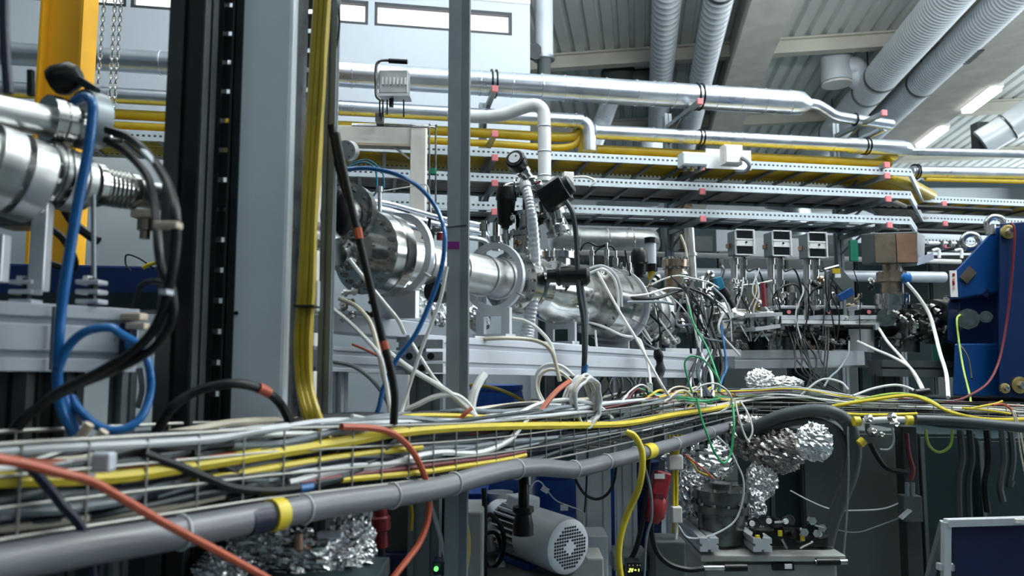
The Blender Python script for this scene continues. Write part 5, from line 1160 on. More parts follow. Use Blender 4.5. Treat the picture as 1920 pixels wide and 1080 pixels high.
# magnet leads
cable('red lead hanging over the front edge of the magnet', [(1896, 418, 3.8), (1902, 430, 3.78), (1900, 480, 3.78), (1893, 560, 3.78), (1885, 620, 3.76), (1872, 680, 3.7), (1850, 720, 3.6), (1810, 745, 3.45), (1785, 752, 3.4)], 2.2, 'red_cable')
cable('yellow-green earth lead from the round fitting down', [(1800, 590, 3.85), (1794, 600, 3.82), (1798, 640, 3.78), (1806, 690, 3.7), (1818, 740, 3.5), (1820, 760, 3.4)], 1.8, 'lime_cable')
cable('thin black lead left of the magnet foot', [(1795, 640, 3.9), (1815, 670, 3.8), (1822, 710, 3.6)], 1.6, 'rubber')
cable('white ribbed hose dropping left of the magnet', [(1700, 530, 4.0), (1722, 556, 3.98), (1742, 588, 3.95), (1752, 620, 3.9), (1762, 660, 3.8), (1774, 700, 3.7), (1778, 745, 3.5)], 3.4, 'white_cable', name='hose', cat='hose')
cable('upper white cable slanting from the pumps to the right tray', [(1608, 640, 4.1), (1640, 655, 4.0), (1675, 670, 3.9), (1705, 688, 3.8), (1722, 712, 3.6), (1732, 732, 3.45)], 2.8, 'white_cable')
cable('lower white cable slanting from the platform post to the right tray', [(1648, 616, 4.1), (1665, 642, 4.0), (1690, 670, 3.9), (1712, 698, 3.75), (1730, 732, 3.45)], 2.8, 'white_cable')
# cables below the platform
rnd = random.Random(21)
for k in range(9):
    x = 1478 + k * 4 + rnd.uniform(-6, 6); e = 1500 + rnd.uniform(0, 70)
    cable('black cable of the bunch hanging under the white platform', [(x, 612, 4.15), (x + rnd.uniform(4, 16), 640, 4.05), (x + rnd.uniform(10, 26), 670, 4.0), (x + rnd.uniform(16, 40), 700, 3.9), (e, 728, 3.6), (e + 30, 742, 3.5)], 1.7, 'rubber', group='black cables under the platform')
for k, x in enumerate((1548, 1553)): cable(('left', 'right')[k] + ' black cable dropping straight beside the girder end plate', [(x, 612, 4.1), (x, 650, 4.0), (x - 3, 700, 3.9), (x + 6, 735, 3.6)], 1.7, 'rubber')
cable('grey cable bending down past the girder end plate', [(1592, 640, 4.08), (1590, 665, 4.0), (1575, 690, 3.9), (1556, 708, 3.8), (1545, 725, 3.6)], 1.8, 'mid_cable')
# ================================================================== WIRE MESH CABLE TRAY
YBOT = [(-160, 1042), (0, 1012), (500, 935), (845, 893), (1000, 868), (1200, 825), (1340, 790), (1390, 777), (1650, 781), (1920, 791), (2000, 795)]
TH = 0.112
TN2 = Vector((0.44, 0.90, 0)).normalized()
def tnorm(px):
    if px < 1330: return TN
    if px > 1450: return TN2
    k = (px - 1330) / 120.0
    return (TN * (1 - k) + TN2 * k).normalized() * (1.0)
def trh(px): return TH * (1.0 if px < 1300 else max(.5, 1 - (px - 1300) / 200.0))
def T(px, w=0.0, h=0.0):
    return W(px, lerp(YBOT, px), Yt(px)) + tnorm(px) * w + Z_ * h
TWD = 0.20
tray = thing('wire_mesh_tray', 'wire mesh cable tray heaped with cables across the foreground', 'cable tray', T(700, .1, 0))
pxs = [-150, -60, 40, 140, 260, 380, 500, 620, 740, 860, 960, 1060, 1160, 1240, 1310, 1360, 1400, 1460, 1560, 1660, 1760, 1860, 1960]
for (w, k, r) in ((0, 1.0, .003), (0, .66, .0024), (0, .33, .0024), (0, 0, .003), (.065, 0, .0027), (.135, 0, .0027), (TWD, 0, .0034), (TWD, .5, .0027), (TWD, 1.0, .0034)):
    build('long_wire', MB().tube([T(x, w, trh(x) * k) for x in pxs], r, 6, 3), 'wire', tray)
def step_px(px): return 0.1 * (F_PX * .545) / Yt(px) * (1869 - px) / (1869 - 960.0) if px < 1330 else 22.0
px = -120.0
while px < 1940:
    hh = trh(px)
    build('cross_wire', MB().tube([T(px, -.001, hh), T(px, -.001, 0), T(px, TWD, 0), T(px, TWD, hh)], .0018, 5, 1), 'wire', tray)
    px += max(20.0, .1 * (1869 - px) ** 2 / (1696.0 * 1.55)) if px < 1330 else 34.0
# ---- cables lying in the tray
rnd = random.Random(42)
def laid(label, mt, r, w0, h0, px0, px1, amp=.018, seed=0, group='cables heaped in the wire mesh tray', lift=None, name='power_cable'):
    q = random.Random(seed); P = []; x = px0; hs = [(-160, .55), (150, .62), (450, .8), (800, 1.0), (2000, 1.0)]
    ph = q.uniform(0, 9); f = q.uniform(.006, .012)
    while x < px1 + 1:
        k = trh(x) / TH * lerp(hs, x)
        w = min(TWD - r, max(r, w0 + amp * math.sin(x * f + ph) + q.uniform(-.006, .006)))
        h = max(r, h0 * k + amp * .45 * math.sin(x * f * 1.7 + ph * 2) * k + q.uniform(-.003, .003))
        if lift: h += lift(x)
        P.append(T(x, w, h)); x += 62 if x < 900 else 46
    return build(name, MB().tube(P, r, 7, 4), mt, label=label, cat='cable', group=group)
pal_low = ['grey_cable', 'rubber', 'grey_cable', 'rubber', 'grey_cable', 'navy_cable', 'mid_cable']
pal_mid = ['grey_cable', 'mid_cable', 'grey_cable', 'pale_cable', 'rubber', 'mid_cable', 'grey_cable', 'mid_cable', 'white_cable', 'grey_cable']
pal_top = ['pale_cable', 'grey_cable', 'mid_cable', 'white_cable', 'grey_cable', 'mid_cable', 'pale_cable', 'rubber', 'cream_cable', 'mid_cable', 'yellow_cable', 'grey_cable']
cname = dict(grey_cable='dark grey', rubber='black', mid_cable='mid grey', navy_cable='navy', pale_cable='pale grey', white_cable='white', cream_cable='cream', yellow_cable='yellow', lime_cable='lime green', green_cable='green', maroon_cable='maroon', orange_cable='orange', ochre_cable='ochre', blue_cable='blue', red_cable='red')
i = 0
for layer, (pal, n, h0, h1) in enumerate(((pal_low, 42, .008, .05), (pal_mid, 44, .035, .09), (pal_top, 34, .08, .125))):
    for k in range(n):
        mt = pal[k % len(pal)]; r = rnd.choice((.0045, .0055, .0065, .0075)) if mt not in ('yellow_cable',) else .0055
        x0 = rnd.choice((-140, -140, -140, -140, -140, 300, 620)); x1 = rnd.choice((1390, 1390, 1500, 1300, 1940))
        w_ = .01 + .18 * ((k * .618) % 1)
        lab = '%s cable %s %s, from %s to %s' % (cname[mt], ('low in the', 'amid the', 'topping the')[layer], ('front tray heap', 'middle tray heap', 'rear tray heap')[min(2, int(w_ / .067))], {-140: 'left edge', 300: 'dark post', 620: 'rail post'}[x0], {1390: 'tray bend', 1500: 'past the bend', 1300: 'before the bend', 1940: 'right edge'}[x1])
        laid(lab, mt, r, w_, rnd.uniform(h0, h1), x0, x1, .02, 100 + i)
        i += 1
# denser thin bundle where the tray bends and on the right run
palR = ['white_cable', 'pale_cable', 'mid_cable', 'white_cable', 'yellow_cable', 'grey_cable', 'lime_cable', 'maroon_cable', 'pale_cable', 'cream_cable', 'rubber', 'white_cable']
for k in range(64):
    mt = palR[k % len(palR)]
    x0 = rnd.choice((1100, 1180, 1240, 1340, 1380)); x1 = rnd.choice((1600, 1700, 1800, 1940))
    laid('thin %s cable in the bundle at the tray bend' % cname[mt], mt, rnd.choice((.003, .0036, .0044)), .01 + .18 * ((k * .618) % 1), rnd.uniform(.06, .15), x0, x1, .03, 300 + k, group='thin cables at the tray bend', name='signal_wire', lift=lambda x: .045 * math.exp(-((x - 1470) / 110.0) ** 2))
# named cables of the heap: pixel path, always in front of / on the heap
def tc(label, pts, rpx, mt, dY=0.0, **kw):
    return cable(label, [(p[0], p[1], Yt(p[0]) + dY + (p[2] if len(p) > 2 else 0)) for p in pts], rpx, mt, **kw)
tc('bright yellow cable running along the top of the heap from the left edge', [(-80, 905), (0, 900), (100, 898), (220, 893), (330, 878), (430, 862), (560, 842), (660, 826), (740, 812), (820, 804), (900, 800), (1000, 798), (1100, 797), (1180, 793), (1260, 778), (1330, 768), (1385, 758)], 8.5, 'yellow_cable', .007)
tc('second bright yellow cable just below the first at left', [(360, 905), (430, 892), (520, 876), (620, 860), (720, 846), (790, 838)], 7.5, 'yellow_cable', .008)
tc('thin yellow cable low on the front mesh with a maroon one above', [(640, 899), (720, 892), (800, 884), (880, 872), (950, 861), (985, 853)], 5.5, 'yellow_cable', .007)
tc('maroon cable low on the front mesh above the thin yellow one', [(560, 905), (660, 890), (760, 878), (840, 867), (920, 858), (985, 846)], 5, 'maroon_cable', .008)
tc('thick white cable waving along the front of the heap', [(540, 905), (640, 880), (720, 872), (780, 856), (830, 848), (890, 850), (930, 838), (960, 820), (975, 800), (988, 785)], 6.5, 'white_cable', .010)
tc('stiff white cable stub poking up out of the heap, right one', [(938, 830), (955, 815), (972, 798), (988, 782)], 6, 'white_cable', .05)
tc('thick white cable stub standing up behind the heap', [(886, 792), (884, 765), (890, 735), (900, 714), (908, 702)], 8, 'white_cable', .10)
tc('pale grey rim cable along the upper left edge of the tray', [(-80, 850), (0, 846), (120, 838), (260, 832), (400, 822), (480, 808), (540, 800)], 9, 'pale_cable', .0)
tc('orange-red cable lying at the left of the heap', [(-80, 858), (0, 862), (60, 868), (150, 872), (280, 869), (360, 866), (420, 858), (470, 852)], 9, 'orange_cable', .008)
tc('long orange-red cable sagging diagonally in front of the tray', [(-40, 855), (40, 868), (110, 886), (170, 902), (230, 935), (300, 976), (360, 1008), (430, 1045), (520, 1095)], 8.5, 'orange_cable', -.075)
tc('orange cable looping down over the front of the mesh', [(640, 800), (700, 803), (740, 815), (772, 845), (795, 890), (804, 930), (802, 975), (785, 1020), (755, 1060), (728, 1095)], 6, 'orange_cable', -.02)
tc('orange cable rising from the heap to the pale coil', [(822, 800), (870, 812), (930, 812), (975, 800), (1005, 783), (1025, 755), (1045, 732), (1068, 715)], 5.5, 'orange_cable', .06)
tc('black cable crossing the left heap diagonally', [(268, 850), (330, 872), (385, 895), (440, 915), (510, 920), (560, 915)], 9, 'rubber', .0)
tc('second black cable crossing the left heap to the right', [(360, 852), (410, 872), (460, 895), (500, 915), (560, 925)], 9, 'rubber', .01)
tc('black cable hanging down in front at the far left', [(40, 858), (70, 890), (100, 925), (115, 945), (150, 985), (166, 1030), (175, 1090)], 9, 'navy_cable', -.02)
tc('dark grey cable crossing the heap up to the right', [(480, 925), (590, 905), (650, 890), (700, 860), (740, 825), (770, 798)], 8, 'grey_cable', .01)
tc('pale cable bowed along the middle of the heap', [(600, 800), (700, 794), (800, 790), (880, 790), (960, 796), (1020, 800)], 5, 'pale_cable', .05)
tc('grey sagging cable inside the front mesh at left', [(-80, 1000), (60, 985), (180, 970), (300, 955), (420, 930)], 7, 'cream_cable', .02)
tc('blue sleeve on a dark cable low in the mesh', [(562, 916), (585, 912)], 7, 'blue_cable', -.002, name='sleeve', cat='sleeve')
tc('white wire with a green stripe dropping into the heap left of the post', [(660, 780), (720, 792), (800, 805)], 4, 'white_cable', .06)
# conduit strapped under the tray
tc('long grey plastic conduit strapped along the underside of the tray', [(-90, 1082), (0, 1058), (150, 1030), (330, 1000), (500, 968), (620, 946), (720, 932), (820, 915), (900, 893), (960, 880), (1010, 876), (1075, 880), (1130, 868), (1200, 850), (1280, 828), (1340, 808), (1380, 797), (1430, 790), (1500, 788)], 16, 'conduit', -.02, name='conduit', cat='conduit', n=16)
tc('second dark conduit behind the grey one at left', [(-90, 1040), (60, 1015), (200, 992), (350, 965), (500, 938), (640, 918), (760, 905)], 12, 'conduit_dark', .05, name='conduit', cat='conduit', n=12)
CR = m(16, sum(Yt(x) - .02 for x in (-90, 0, 150, 330, 500, 620, 720, 820, 900, 960, 1010, 1075, 1130, 1200, 1280, 1340, 1380, 1430, 1500)) / 19)
# ties and yellow bands on the conduit
for k, px in enumerate((340, 570, 735, 850, 968, 1075, 1135, 1190, 1265, 1330)):
    yy = lerp([(0, 1058), (150, 1030), (330, 1000), (500, 968), (620, 946), (720, 932), (820, 915), (900, 893), (960, 880), (1010, 876), (1075, 880), (1130, 868), (1200, 850), (1280, 828), (1340, 808)], px)
    Y = Yt(px) - .02; c = W(px, yy, Y)
    build('cable_tie', MB().torus(c, TD + Z_ * -.1, CR + .0012, .0022, 18, 5), 'pale_cable', label='thin white tie strapping the grey conduit to the tray', cat='cable tie', group='ties on the grey conduit')
for k, (pts, lab) in enumerate((([(506, 967), (528, 963)], 'yellow band round the conduit at left'), ([(1208, 848), (1222, 844.5)], 'small yellow band round the conduit under the hanging yellow cable'))):
    tc(lab, pts, (CR + .003) * F_PX / (Yt(pts[0][0]) - .01), 'yellow_cable', -.024, name='tape_band', cat='tape', n=18)
tc('navy sleeve hanging below the left yellow band', [(462, 978), (480, 974), (502, 970)], 27, 'navy_cable', -.022, name='sleeve', cat='sleeve', n=14)
build('cable_tie', MB().box(W(195, 866, .96), m(36, .96), .02, m(36, .96)), 'alu_white', label='grey label block clipped on the orange cable at left', cat='label', smooth=False, bev=.004)
# pegs poking above the tray rim, left
for k, (x0, y0, x1, y1) in enumerate(((140, 835, 168, 795), (178, 832, 196, 808))):
    build('cable_stub', MB().tube([W(x0, y0, 1.05), W(x1, y1, 1.05)], m(9, 1.05), 10, 1), 'clamp_wood', label=('taller', 'shorter')[k] + ' beige cable stub sticking up at the left of the tray', cat='stub')
# ---- big black corrugated hose arching at right
t = thing('corrugated_hose', 'thick dark grey hose arching over and down at right', 'hose', W(1545, 1040, 3.0))
hp = catmull([W(*p) for p in ((1385, 812, 3.2), (1420, 800, 3.15), (1465, 780, 3.1), (1520, 770, 3.05), (1565, 775, 3.0), (1592, 798, 3.0), (1602, 840, 3.0), (1597, 885, 3.0), (1580, 930, 3.0), (1562, 975, 3.0), (1550, 1020, 3.0), (1545, 1050, 3.0))], 16)
build('wall', MB().tube(hp, lambda q: m(12.5, 3.0) * (1 + .04 * math.sin(q * 160 * math.pi)), 14, 1), 'conduit_dark', t)
build('inner_hose', MB().tube([p + Vector((-.02, .03, -.045)) for p in hp[20:110]], m(8, 3.0), 12, 1), 'conduit_dark', t)
# right conduit with fittings
cable('dark grey conduit under the right run of the tray', [(1718, 787, 2.95), (1780, 789, 2.92), (1860, 796, 2.9), (1960, 806, 2.85)], 9.5, 'conduit_dark', name='conduit', cat='conduit', n=14)
cable('pale short pipe with fittings left of the right conduit', [(1618, 790, 2.98), (1660, 787, 2.97), (1700, 787, 2.96)], 6, 'pale_cable', name='pipe', cat='pipe', n=12)
for k, (x, y, r) in enumerate(((1606, 790, 9), (1704, 788, 9), (1898, 802, 8), (1617, 833, 8))):
    a = W(x, y, 2.95); build('tape_band', MB().lathe(a - X_ * .012, X_ + Z_ * (.0 if k < 3 else .8), [(0, .01), (0, m(r, 2.95)), (.024, m(r, 2.95)), (.024, .01)], 14), 'yellow_cable', label=('yellow band at the end of the dark hose arch', 'yellow band joining the pale pipe and right conduit', 'yellow band at the far right of the conduit', 'yellow band on the lower branch beside the hose arch')[k], cat='tape')
t = thing('pipe_fitting', 'chrome tee fitting on the pale short pipe', 'fitting', W(1640, 815, 2.9))
for (x, y, r) in ((1624, 785, 7), (1668, 783, 8), (1630, 808, 6), (1645, 815, 5), (1672, 795, 6)): build('nut', MB().lathe(W(x, y, 2.92), X_ * .6 - Y_ + Z_ * .2, [(0, .003), (0, m(r, 2.9)), (.02, m(r, 2.9)), (.02, m(r * .5, 2.9)), (.03, .003)], 8), 'steel', t)
build('branch', MB().tube([W(1626, 795, 2.93), W(1630, 812, 2.92), W(1650, 815, 2.92)], .010, 8, 3), 'steel_dark', t)

# ================================================================== LOOSE CABLES ABOVE THE TRAY
loose = [
 ('white cable slanting from the flange to the black cable', [(655, 486, 1.72), (685, 525, 1.7), (720, 568, 1.7), (746, 600, 1.72), (758, 625, 1.75)], 4, 'white_cable'),
 ('cream cable curving down left of the black cable', [(636, 560, 1.8), (668, 575, 1.78), (694, 605, 1.76), (708, 650, 1.72), (718, 700, 1.7), (728, 740, 1.7), (732, 780, 1.68)], 4.5, 'cream_cable'),
 ('white cable from the rail post down to the black cable', [(615, 572, 1.7), (655, 605, 1.7), (690, 640, 1.68), (712, 668, 1.66), (722, 710, 1.66), (730, 760, 1.66)], 4, 'white_cable'),
 ('grey cable from the rail post to the tray', [(615, 677, 1.7), (660, 686, 1.7), (695, 710, 1.7), (722, 745, 1.7), (736, 780, 1.7)], 4, 'mid_cable'),
 ('white cable falling beside the blue hose', [(838, 500, 1.7), (826, 560, 1.7), (808, 610, 1.7), (792, 650, 1.7), (775, 700, 1.7), (758, 755, 1.7), (748, 790, 1.68)], 3.6, 'white_cable'),
 ('long white cable crossing down to the right behind the post', [(727, 660, 1.75), (770, 692, 1.75), (820, 722, 1.76), (850, 742, 1.78), (880, 770, 1.8), (905, 800, 1.82)], 5, 'white_cable'),
 ('thin white cable crossing the other to the post', [(768, 636, 1.8), (790, 672, 1.78), (815, 710, 1.78), (845, 740, 1.8), (870, 765, 1.82)], 3.4, 'white_cable'),
 ('white cable arching low left of the post', [(752, 772, 1.75), (780, 760, 1.75), (815, 744, 1.76), (850, 740, 1.78), (875, 755, 1.8), (895, 785, 1.82)], 5, 'white_cable'),
 ('short orange cable beside the standing white stub', [(858, 790, 1.75), (872, 776, 1.75), (884, 765, 1.76)], 4, 'orange_cable'),
 ('copper-orange wire near the lower left girder', [(660, 645, 1.85), (690, 658, 1.85), (716, 672, 1.85)], 2.4, 'orange_cable'),
 ('cream cable lying on the base plate and bending down', [(880, 638, 2.2), (940, 634, 2.2), (990, 636, 2.25), (1020, 645, 2.25), (1036, 662, 2.25), (1044, 690, 2.25), (1050, 715, 2.25)], 4, 'cream_cable'),
 ('upper cream cable arching off the base plate', [(960, 597, 2.3), (985, 602, 2.3), (1010, 618, 2.28), (1032, 645, 2.26), (1042, 680, 2.25)], 3.4, 'white_cable'),
 ('big white loop left of the pale coil, outer', [(1075, 705, 2.3), (1055, 688, 2.3), (1030, 683, 2.3), (1010, 695, 2.3), (1004, 722, 2.3), (1012, 748, 2.3), (1030, 765, 2.28), (1045, 790, 2.25)], 3.4, 'white_cable'),
 ('big white loop left of the pale coil, inner', [(1072, 715, 2.32), (1050, 697, 2.32), (1030, 693, 2.32), (1014, 704, 2.32), (1009, 730, 2.32), (1020, 755, 2.3)], 3.2, 'cream_cable'),
 ('white cable arching wide in front of the pale coil', [(945, 792, 2.0), (975, 775, 2.02), (1010, 758, 2.08), (1050, 750, 2.15), (1090, 752, 2.22), (1125, 764, 2.3), (1148, 785, 2.38)], 4, 'white_cable'),
 ('long white cable from the chamber flange down to the tray', [(1118, 505, 2.9), (1140, 545, 2.85), (1165, 590, 2.8), (1190, 630, 2.75), (1215, 675, 2.7), (1240, 720, 2.65), (1256, 745, 2.65)], 2.6, 'white_cable'),
 ('white cable sagging from the chamber stand to the right', [(1094, 602, 2.9), (1130, 612, 2.9), (1165, 628, 2.9), (1195, 634, 2.9), (1205, 650, 2.85), (1216, 690, 2.8), (1220, 720, 2.75)], 2.4, 'white_cable'),
 ('pale cable hanging straight below the horizontal valve', [(1116, 620, 2.9), (1119, 660, 2.8), (1116, 700, 2.7), (1112, 745, 2.6)], 2.4, 'pale_cable'),
 ('white cables wrapped over the chamber flange, front', [(1105, 512, 2.85), (1130, 505, 2.85), (1150, 520, 2.85), (1158, 545, 2.85), (1160, 580, 2.85)], 2.6, 'white_cable'),
 ('white cables wrapped over the chamber flange, back', [(1100, 505, 2.9), (1128, 498, 2.9), (1152, 512, 2.9), (1164, 540, 2.9), (1166, 575, 2.9)], 2.4, 'pale_cable'),
 ('black cable crossing from the chamber to the black box', [(1160, 556, 3.0), (1200, 560, 3.1), (1235, 558, 3.2), (1265, 548, 3.3), (1290, 545, 3.4), (1302, 560, 3.4), (1312, 590, 3.4)], 3, 'rubber'),
 ('grey cable crossing beneath the black one', [(1165, 566, 3.0), (1205, 566, 3.1), (1240, 566, 3.2), (1262, 570, 3.3)], 2.8, 'mid_cable'),
 ('white cable crossing above the black one', [(1170, 556, 3.02), (1210, 552, 3.1), (1235, 545, 3.2), (1255, 540, 3.3), (1280, 542, 3.35)], 2, 'white_cable'),
 ('white wire arching over the steel drum flange', [(1210, 540, 3.5), (1240, 525, 3.5), (1270, 517, 3.5), (1300, 522, 3.5), (1330, 530, 3.5), (1348, 540, 3.5)], 1.7, 'white_cable'),
 ('thin black lead slanting beside the bell gauge', [(1172, 470, 3.2), (1178, 500, 3.2), (1186, 530, 3.2), (1192, 546, 3.2)], 1.7, 'rubber'),
 ('pale tube with brass tip rising left of the displays', [(1276, 440, 3.9), (1284, 460, 3.9), (1288, 480, 3.9), (1290, 500, 3.9)], 2.4, 'cream_cable'),
 ('brown flat lead hanging left of the displays', [(1430, 530, 4.0), (1432, 555, 4.0), (1434, 575, 4.0)], 5, 'maroon_cable'),
 ('white wire crossing behind the leftmost display posts', [(1385, 535, 4.1), (1420, 532, 4.1), (1448, 526, 4.1)], 1.6, 'white_cable'),
 ('green loop of wire above the tray bend', [(1298, 738, 2.95), (1288, 705, 2.95), (1284, 680, 2.95), (1296, 668, 2.95), (1318, 674, 2.95), (1336, 695, 2.95), (1348, 715, 2.95), (1346, 735, 2.95)], 1.8, 'green_cable'),
 ('left green cable lying across to the tray bend', [(1196, 728, 2.7), (1225, 738, 2.75), (1260, 744, 2.85), (1300, 748, 2.95), (1335, 756, 3.0)], 2.6, 'green_cable'),
 ('second green cable lying across to the tray bend', [(1200, 740, 2.72), (1240, 742, 2.8), (1280, 750, 2.9), (1320, 752, 2.98), (1350, 748, 3.0)], 2.4, 'green_cable'),
 ('green cable looping below the tray in front of the foil', [(1306, 745, 2.9), (1314, 780, 2.88), (1326, 815, 2.86), (1338, 845, 2.86), (1356, 868, 2.86), (1370, 850, 2.88), (1376, 800, 2.9), (1374, 757, 2.95)], 2.2, 'green_cable'),
 ('white loop hanging below the tray at the bend', [(1378, 750, 3.0), (1386, 785, 2.98), (1396, 815, 2.98), (1404, 825, 2.98), (1411, 805, 2.98), (1402, 775, 3.0), (1388, 752, 3.02)], 1.8, 'white_cable'),
 ('thin white wire falling from the tray past the foil', [(1345, 818, 2.9), (1366, 840, 2.9), (1382, 870, 2.9), (1394, 900, 2.9), (1392, 940, 2.9), (1375, 980, 2.9), (1330, 1005, 2.9), (1290, 1008, 2.9), (1272, 985, 2.9)], 1.8, 'pale_cable'),
 ('white loop of wire standing over the tray bend', [(1300, 735, 2.9), (1318, 722, 2.9), (1345, 720, 2.9), (1368, 738, 2.92), (1370, 758, 2.95), (1352, 772, 2.95), (1336, 776, 2.95)], 1.8, 'white_cable'),
 ('cream cable hump at the left of the tray bend', [(1222, 765, 2.7), (1250, 750, 2.75), (1270, 735, 2.8), (1285, 733, 2.85), (1298, 745, 2.9)], 2.2, 'cream_cable'),
 ('yellow loop behind the green cables', [(1255, 745, 2.9), (1268, 734, 2.9), (1284, 734, 2.9), (1296, 744, 2.92)], 2, 'yellow_cable'),
 ('blue wire in the bunch above the tray bend', [(1352, 610, 3.3), (1358, 650, 3.25), (1362, 690, 3.2), (1354, 710, 3.1), (1348, 735, 3.05)], 2, 'blue_cable'),
 ('green wire in the bunch above the tray bend', [(1290, 570, 3.3), (1302, 610, 3.25), (1325, 650, 3.2), (1340, 690, 3.1), (1350, 720, 3.05)], 2, 'green_cable'),
 ('yellow cable dipping along the right run of the tray', [(1560, 762, 3.25), (1620, 752, 3.2), (1700, 742, 3.15), (1740, 752, 3.1), (1775, 770, 3.05), (1820, 782, 3.0), (1870, 787, 2.98), (1960, 785, 2.95)], 3.4, 'yellow_cable'),
 ('lime cable running over the right heap', [(1560, 765, 3.26), (1620, 748, 3.22), (1680, 738, 3.18), (1730, 745, 3.12), (1760, 760, 3.08)], 2.6, 'lime_cable'),
 ('ochre cable low on the right run of the tray', [(1540, 772, 3.2), (1600, 777, 3.16), (1660, 778, 3.12), (1720, 776, 3.1)], 3, 'yellow_cable'),
 ('short yellow lead with bare copper end at far right', [(1810, 768, 3.0), (1840, 762, 3.0), (1866, 757, 3.0), (1880, 752, 3.0)], 2, 'yellow_cable'),
 ('lower yellow lead near the bare copper end', [(1805, 765, 3.0), (1840, 768, 3.0), (1870, 772, 3.0), (1895, 776, 3.0)], 2.2, 'yellow_cable'),
 ('orange copper wire end curling at far right', [(1862, 760, 2.98), (1880, 758, 2.98), (1896, 768, 2.98), (1904, 785, 2.98)], 2.2, 'orange_cable'),
 ('left pale wire dropping at the right picture edge', [(1898, 770, 2.9), (1906, 800, 2.9), (1914, 850, 2.9), (1922, 890, 2.9)], 1.5, 'cream_cable'),
 ('right pale wire dropping at the right picture edge', [(1902, 772, 2.92), (1912, 805, 2.92), (1920, 845, 2.92), (1928, 880, 2.92)], 1.5, 'cream_cable'),
 ('white hump cable on the right heap left of the black clamp', [(1600, 742, 3.3), (1640, 728, 3.3), (1680, 722, 3.28), (1710, 730, 3.25), (1722, 742, 3.22)], 2.4, 'white_cable'),
 ('pale arched cable above the right heap', [(1500, 742, 3.45), (1540, 712, 3.45), (1575, 716, 3.42), (1590, 730, 3.4)], 2, 'pale_cable'),
]
for lab, pts, r, mt in loose: cable(lab, pts, r, mt)
build('cable_clamp', MB().tube([W(1716, 737, 3.2), W(1742, 734, 3.2)], m(7, 3.2), 10, 1), 'black', label='black wrap where the white cables meet on the right heap', cat='clamp')
# bunches
rnd = random.Random(77)
for k in range(14):
    x = 1296 + rnd.uniform(0, 40); mt = ('rubber', 'rubber', 'white_cable', 'grey_cable', 'pale_cable', 'navy_cable')[k % 6]
    cable('%s cable in the bunch falling to the tray bend' % cname[mt], [(x - rnd.uniform(0, 30), 575 + rnd.uniform(-10, 14), 3.5), (x, 615, 3.4), (x + rnd.uniform(-8, 16), 655, 3.3), (x + rnd.uniform(-12, 20), 700, 3.15), (x + rnd.uniform(-20, 20), 745, 3.0)], rnd.choice((1.6, 2.0, 2.6)), mt, group='cables falling to the tray bend')
build('connector_box', MB().box(W(1282, 577, 3.4), m(32, 3.4), .05, m(17, 3.4)), 'black', label='small black connector box at the cable crossing', cat='box', smooth=False, bev=.004)
build('cable_clamp', MB().tube([W(1232, 655, 2.85), W(1238, 690, 2.85), W(1232, 735, 2.8)], lambda q: m(6 + 4 * math.sin(q * 9.0) ** 2, 2.85), 10, 5), 'rubber', label='lumpy black cable wrap hanging over the long girder', cat='cable')
build('cable_clip', MB().box(W(1217, 727, 2.8), m(12, 2.8), .02, m(18, 2.8)), 'white', label='white clip on the wire left of the black wrap', cat='clip', smooth=False)
# pale coil
t = thing('cable_coil', 'coil of pale cable standing behind the mesh tray', 'coil', W(1095, 795, 2.2))
rnd = random.Random(9)
for k in range(9):
    a0 = Vector((.72 + rnd.uniform(-.06, .06), -.69, rnd.uniform(-.05, .05))); c = W(1094, 752, 2.23) + Vector((.72, -.69, 0)) * (.0055 * (k - 4)) + Z_ * rnd.uniform(-.004, .004)
    sd, tt, aa = basis(a0)
    P = [c + sd * (math.cos(2 * math.pi * q / 16) * m(42 + rnd.uniform(-9, 3), 2.2)) + tt * (math.sin(2 * math.pi * q / 16) * m(47 + rnd.uniform(-9, 3), 2.2)) for q in range(16)]
    build('turn', MB().tube(P, m(3.2, 2.2), 7, 3, True), ('white_cable', 'cream_cable', 'pale_cable')[k % 3], t)
# black spring-like leads behind coil
rnd = random.Random(31)
for k in range(10):
    x = 1130 + k * 9
    cable('thin black lead of the tangle behind the pale coil', [(x, 708, 2.75), (x + rnd.uniform(-10, 10), 725, 2.72), (x + rnd.uniform(-16, 6), 748, 2.7), (x + rnd.uniform(-20, 4), 775, 2.66)], 1.8, 'rubber', group='black leads behind the pale coil')
# ================================================================== BELOW THE TRAY
def pbox(name, label, cat, x0, y0, x1, y1, Y, depth, mt, bev=.004, parent=None, group=None):
    c = (W(x0, y0, Y) + W(x1, y1, Y)) / 2 + Y_ * depth / 2
    return build(name, MB().box(c, m(abs(x1 - x0), Y), depth, m(abs(y1 - y0), Y)), mt, parent, label, cat, smooth=False, bev=bev, group=group)
# electric motor
Y = 2.35
t = thing('electric_motor', 'light grey finned electric motor with a round fan cover', 'motor', W(1020, 1075, Y))
a, b = W(955, 985, Y + .18), W(1068, 1026, Y - .06); d = b - a; L = d.length; r = m(50, Y)
build('fan_cover', MB().lathe(a + d * .42, d, [(0, .02), (0, r * 1.0), (L * .5, r * 1.0), (L * .56, r * .96), (L * .585, r * .8), (L * .585, .01)], 40), 'motor', t)
build('core', MB().lathe(a - d * .05, d, [(0, .02), (0, r * .80), (L * .5, r * .80)], 32), 'black', t)
sd, tt, aa = basis(d)
for k in range(26):
    w = 2 * math.pi * k / 26; dr = sd * math.cos(w) + tt * math.sin(w)
    p = a + dr * (r * .88); build('cooling_fin', MB().box(p + d * .21, .003, L * .45, r * .22, (dr.cross(aa), aa, dr)), 'motor', t, smooth=False)
gc = a + d * 1.006
gm = meshof('grille_hole', MB().box((0, 0, 0), .0062, .0062, .002), 'black', smooth=False)
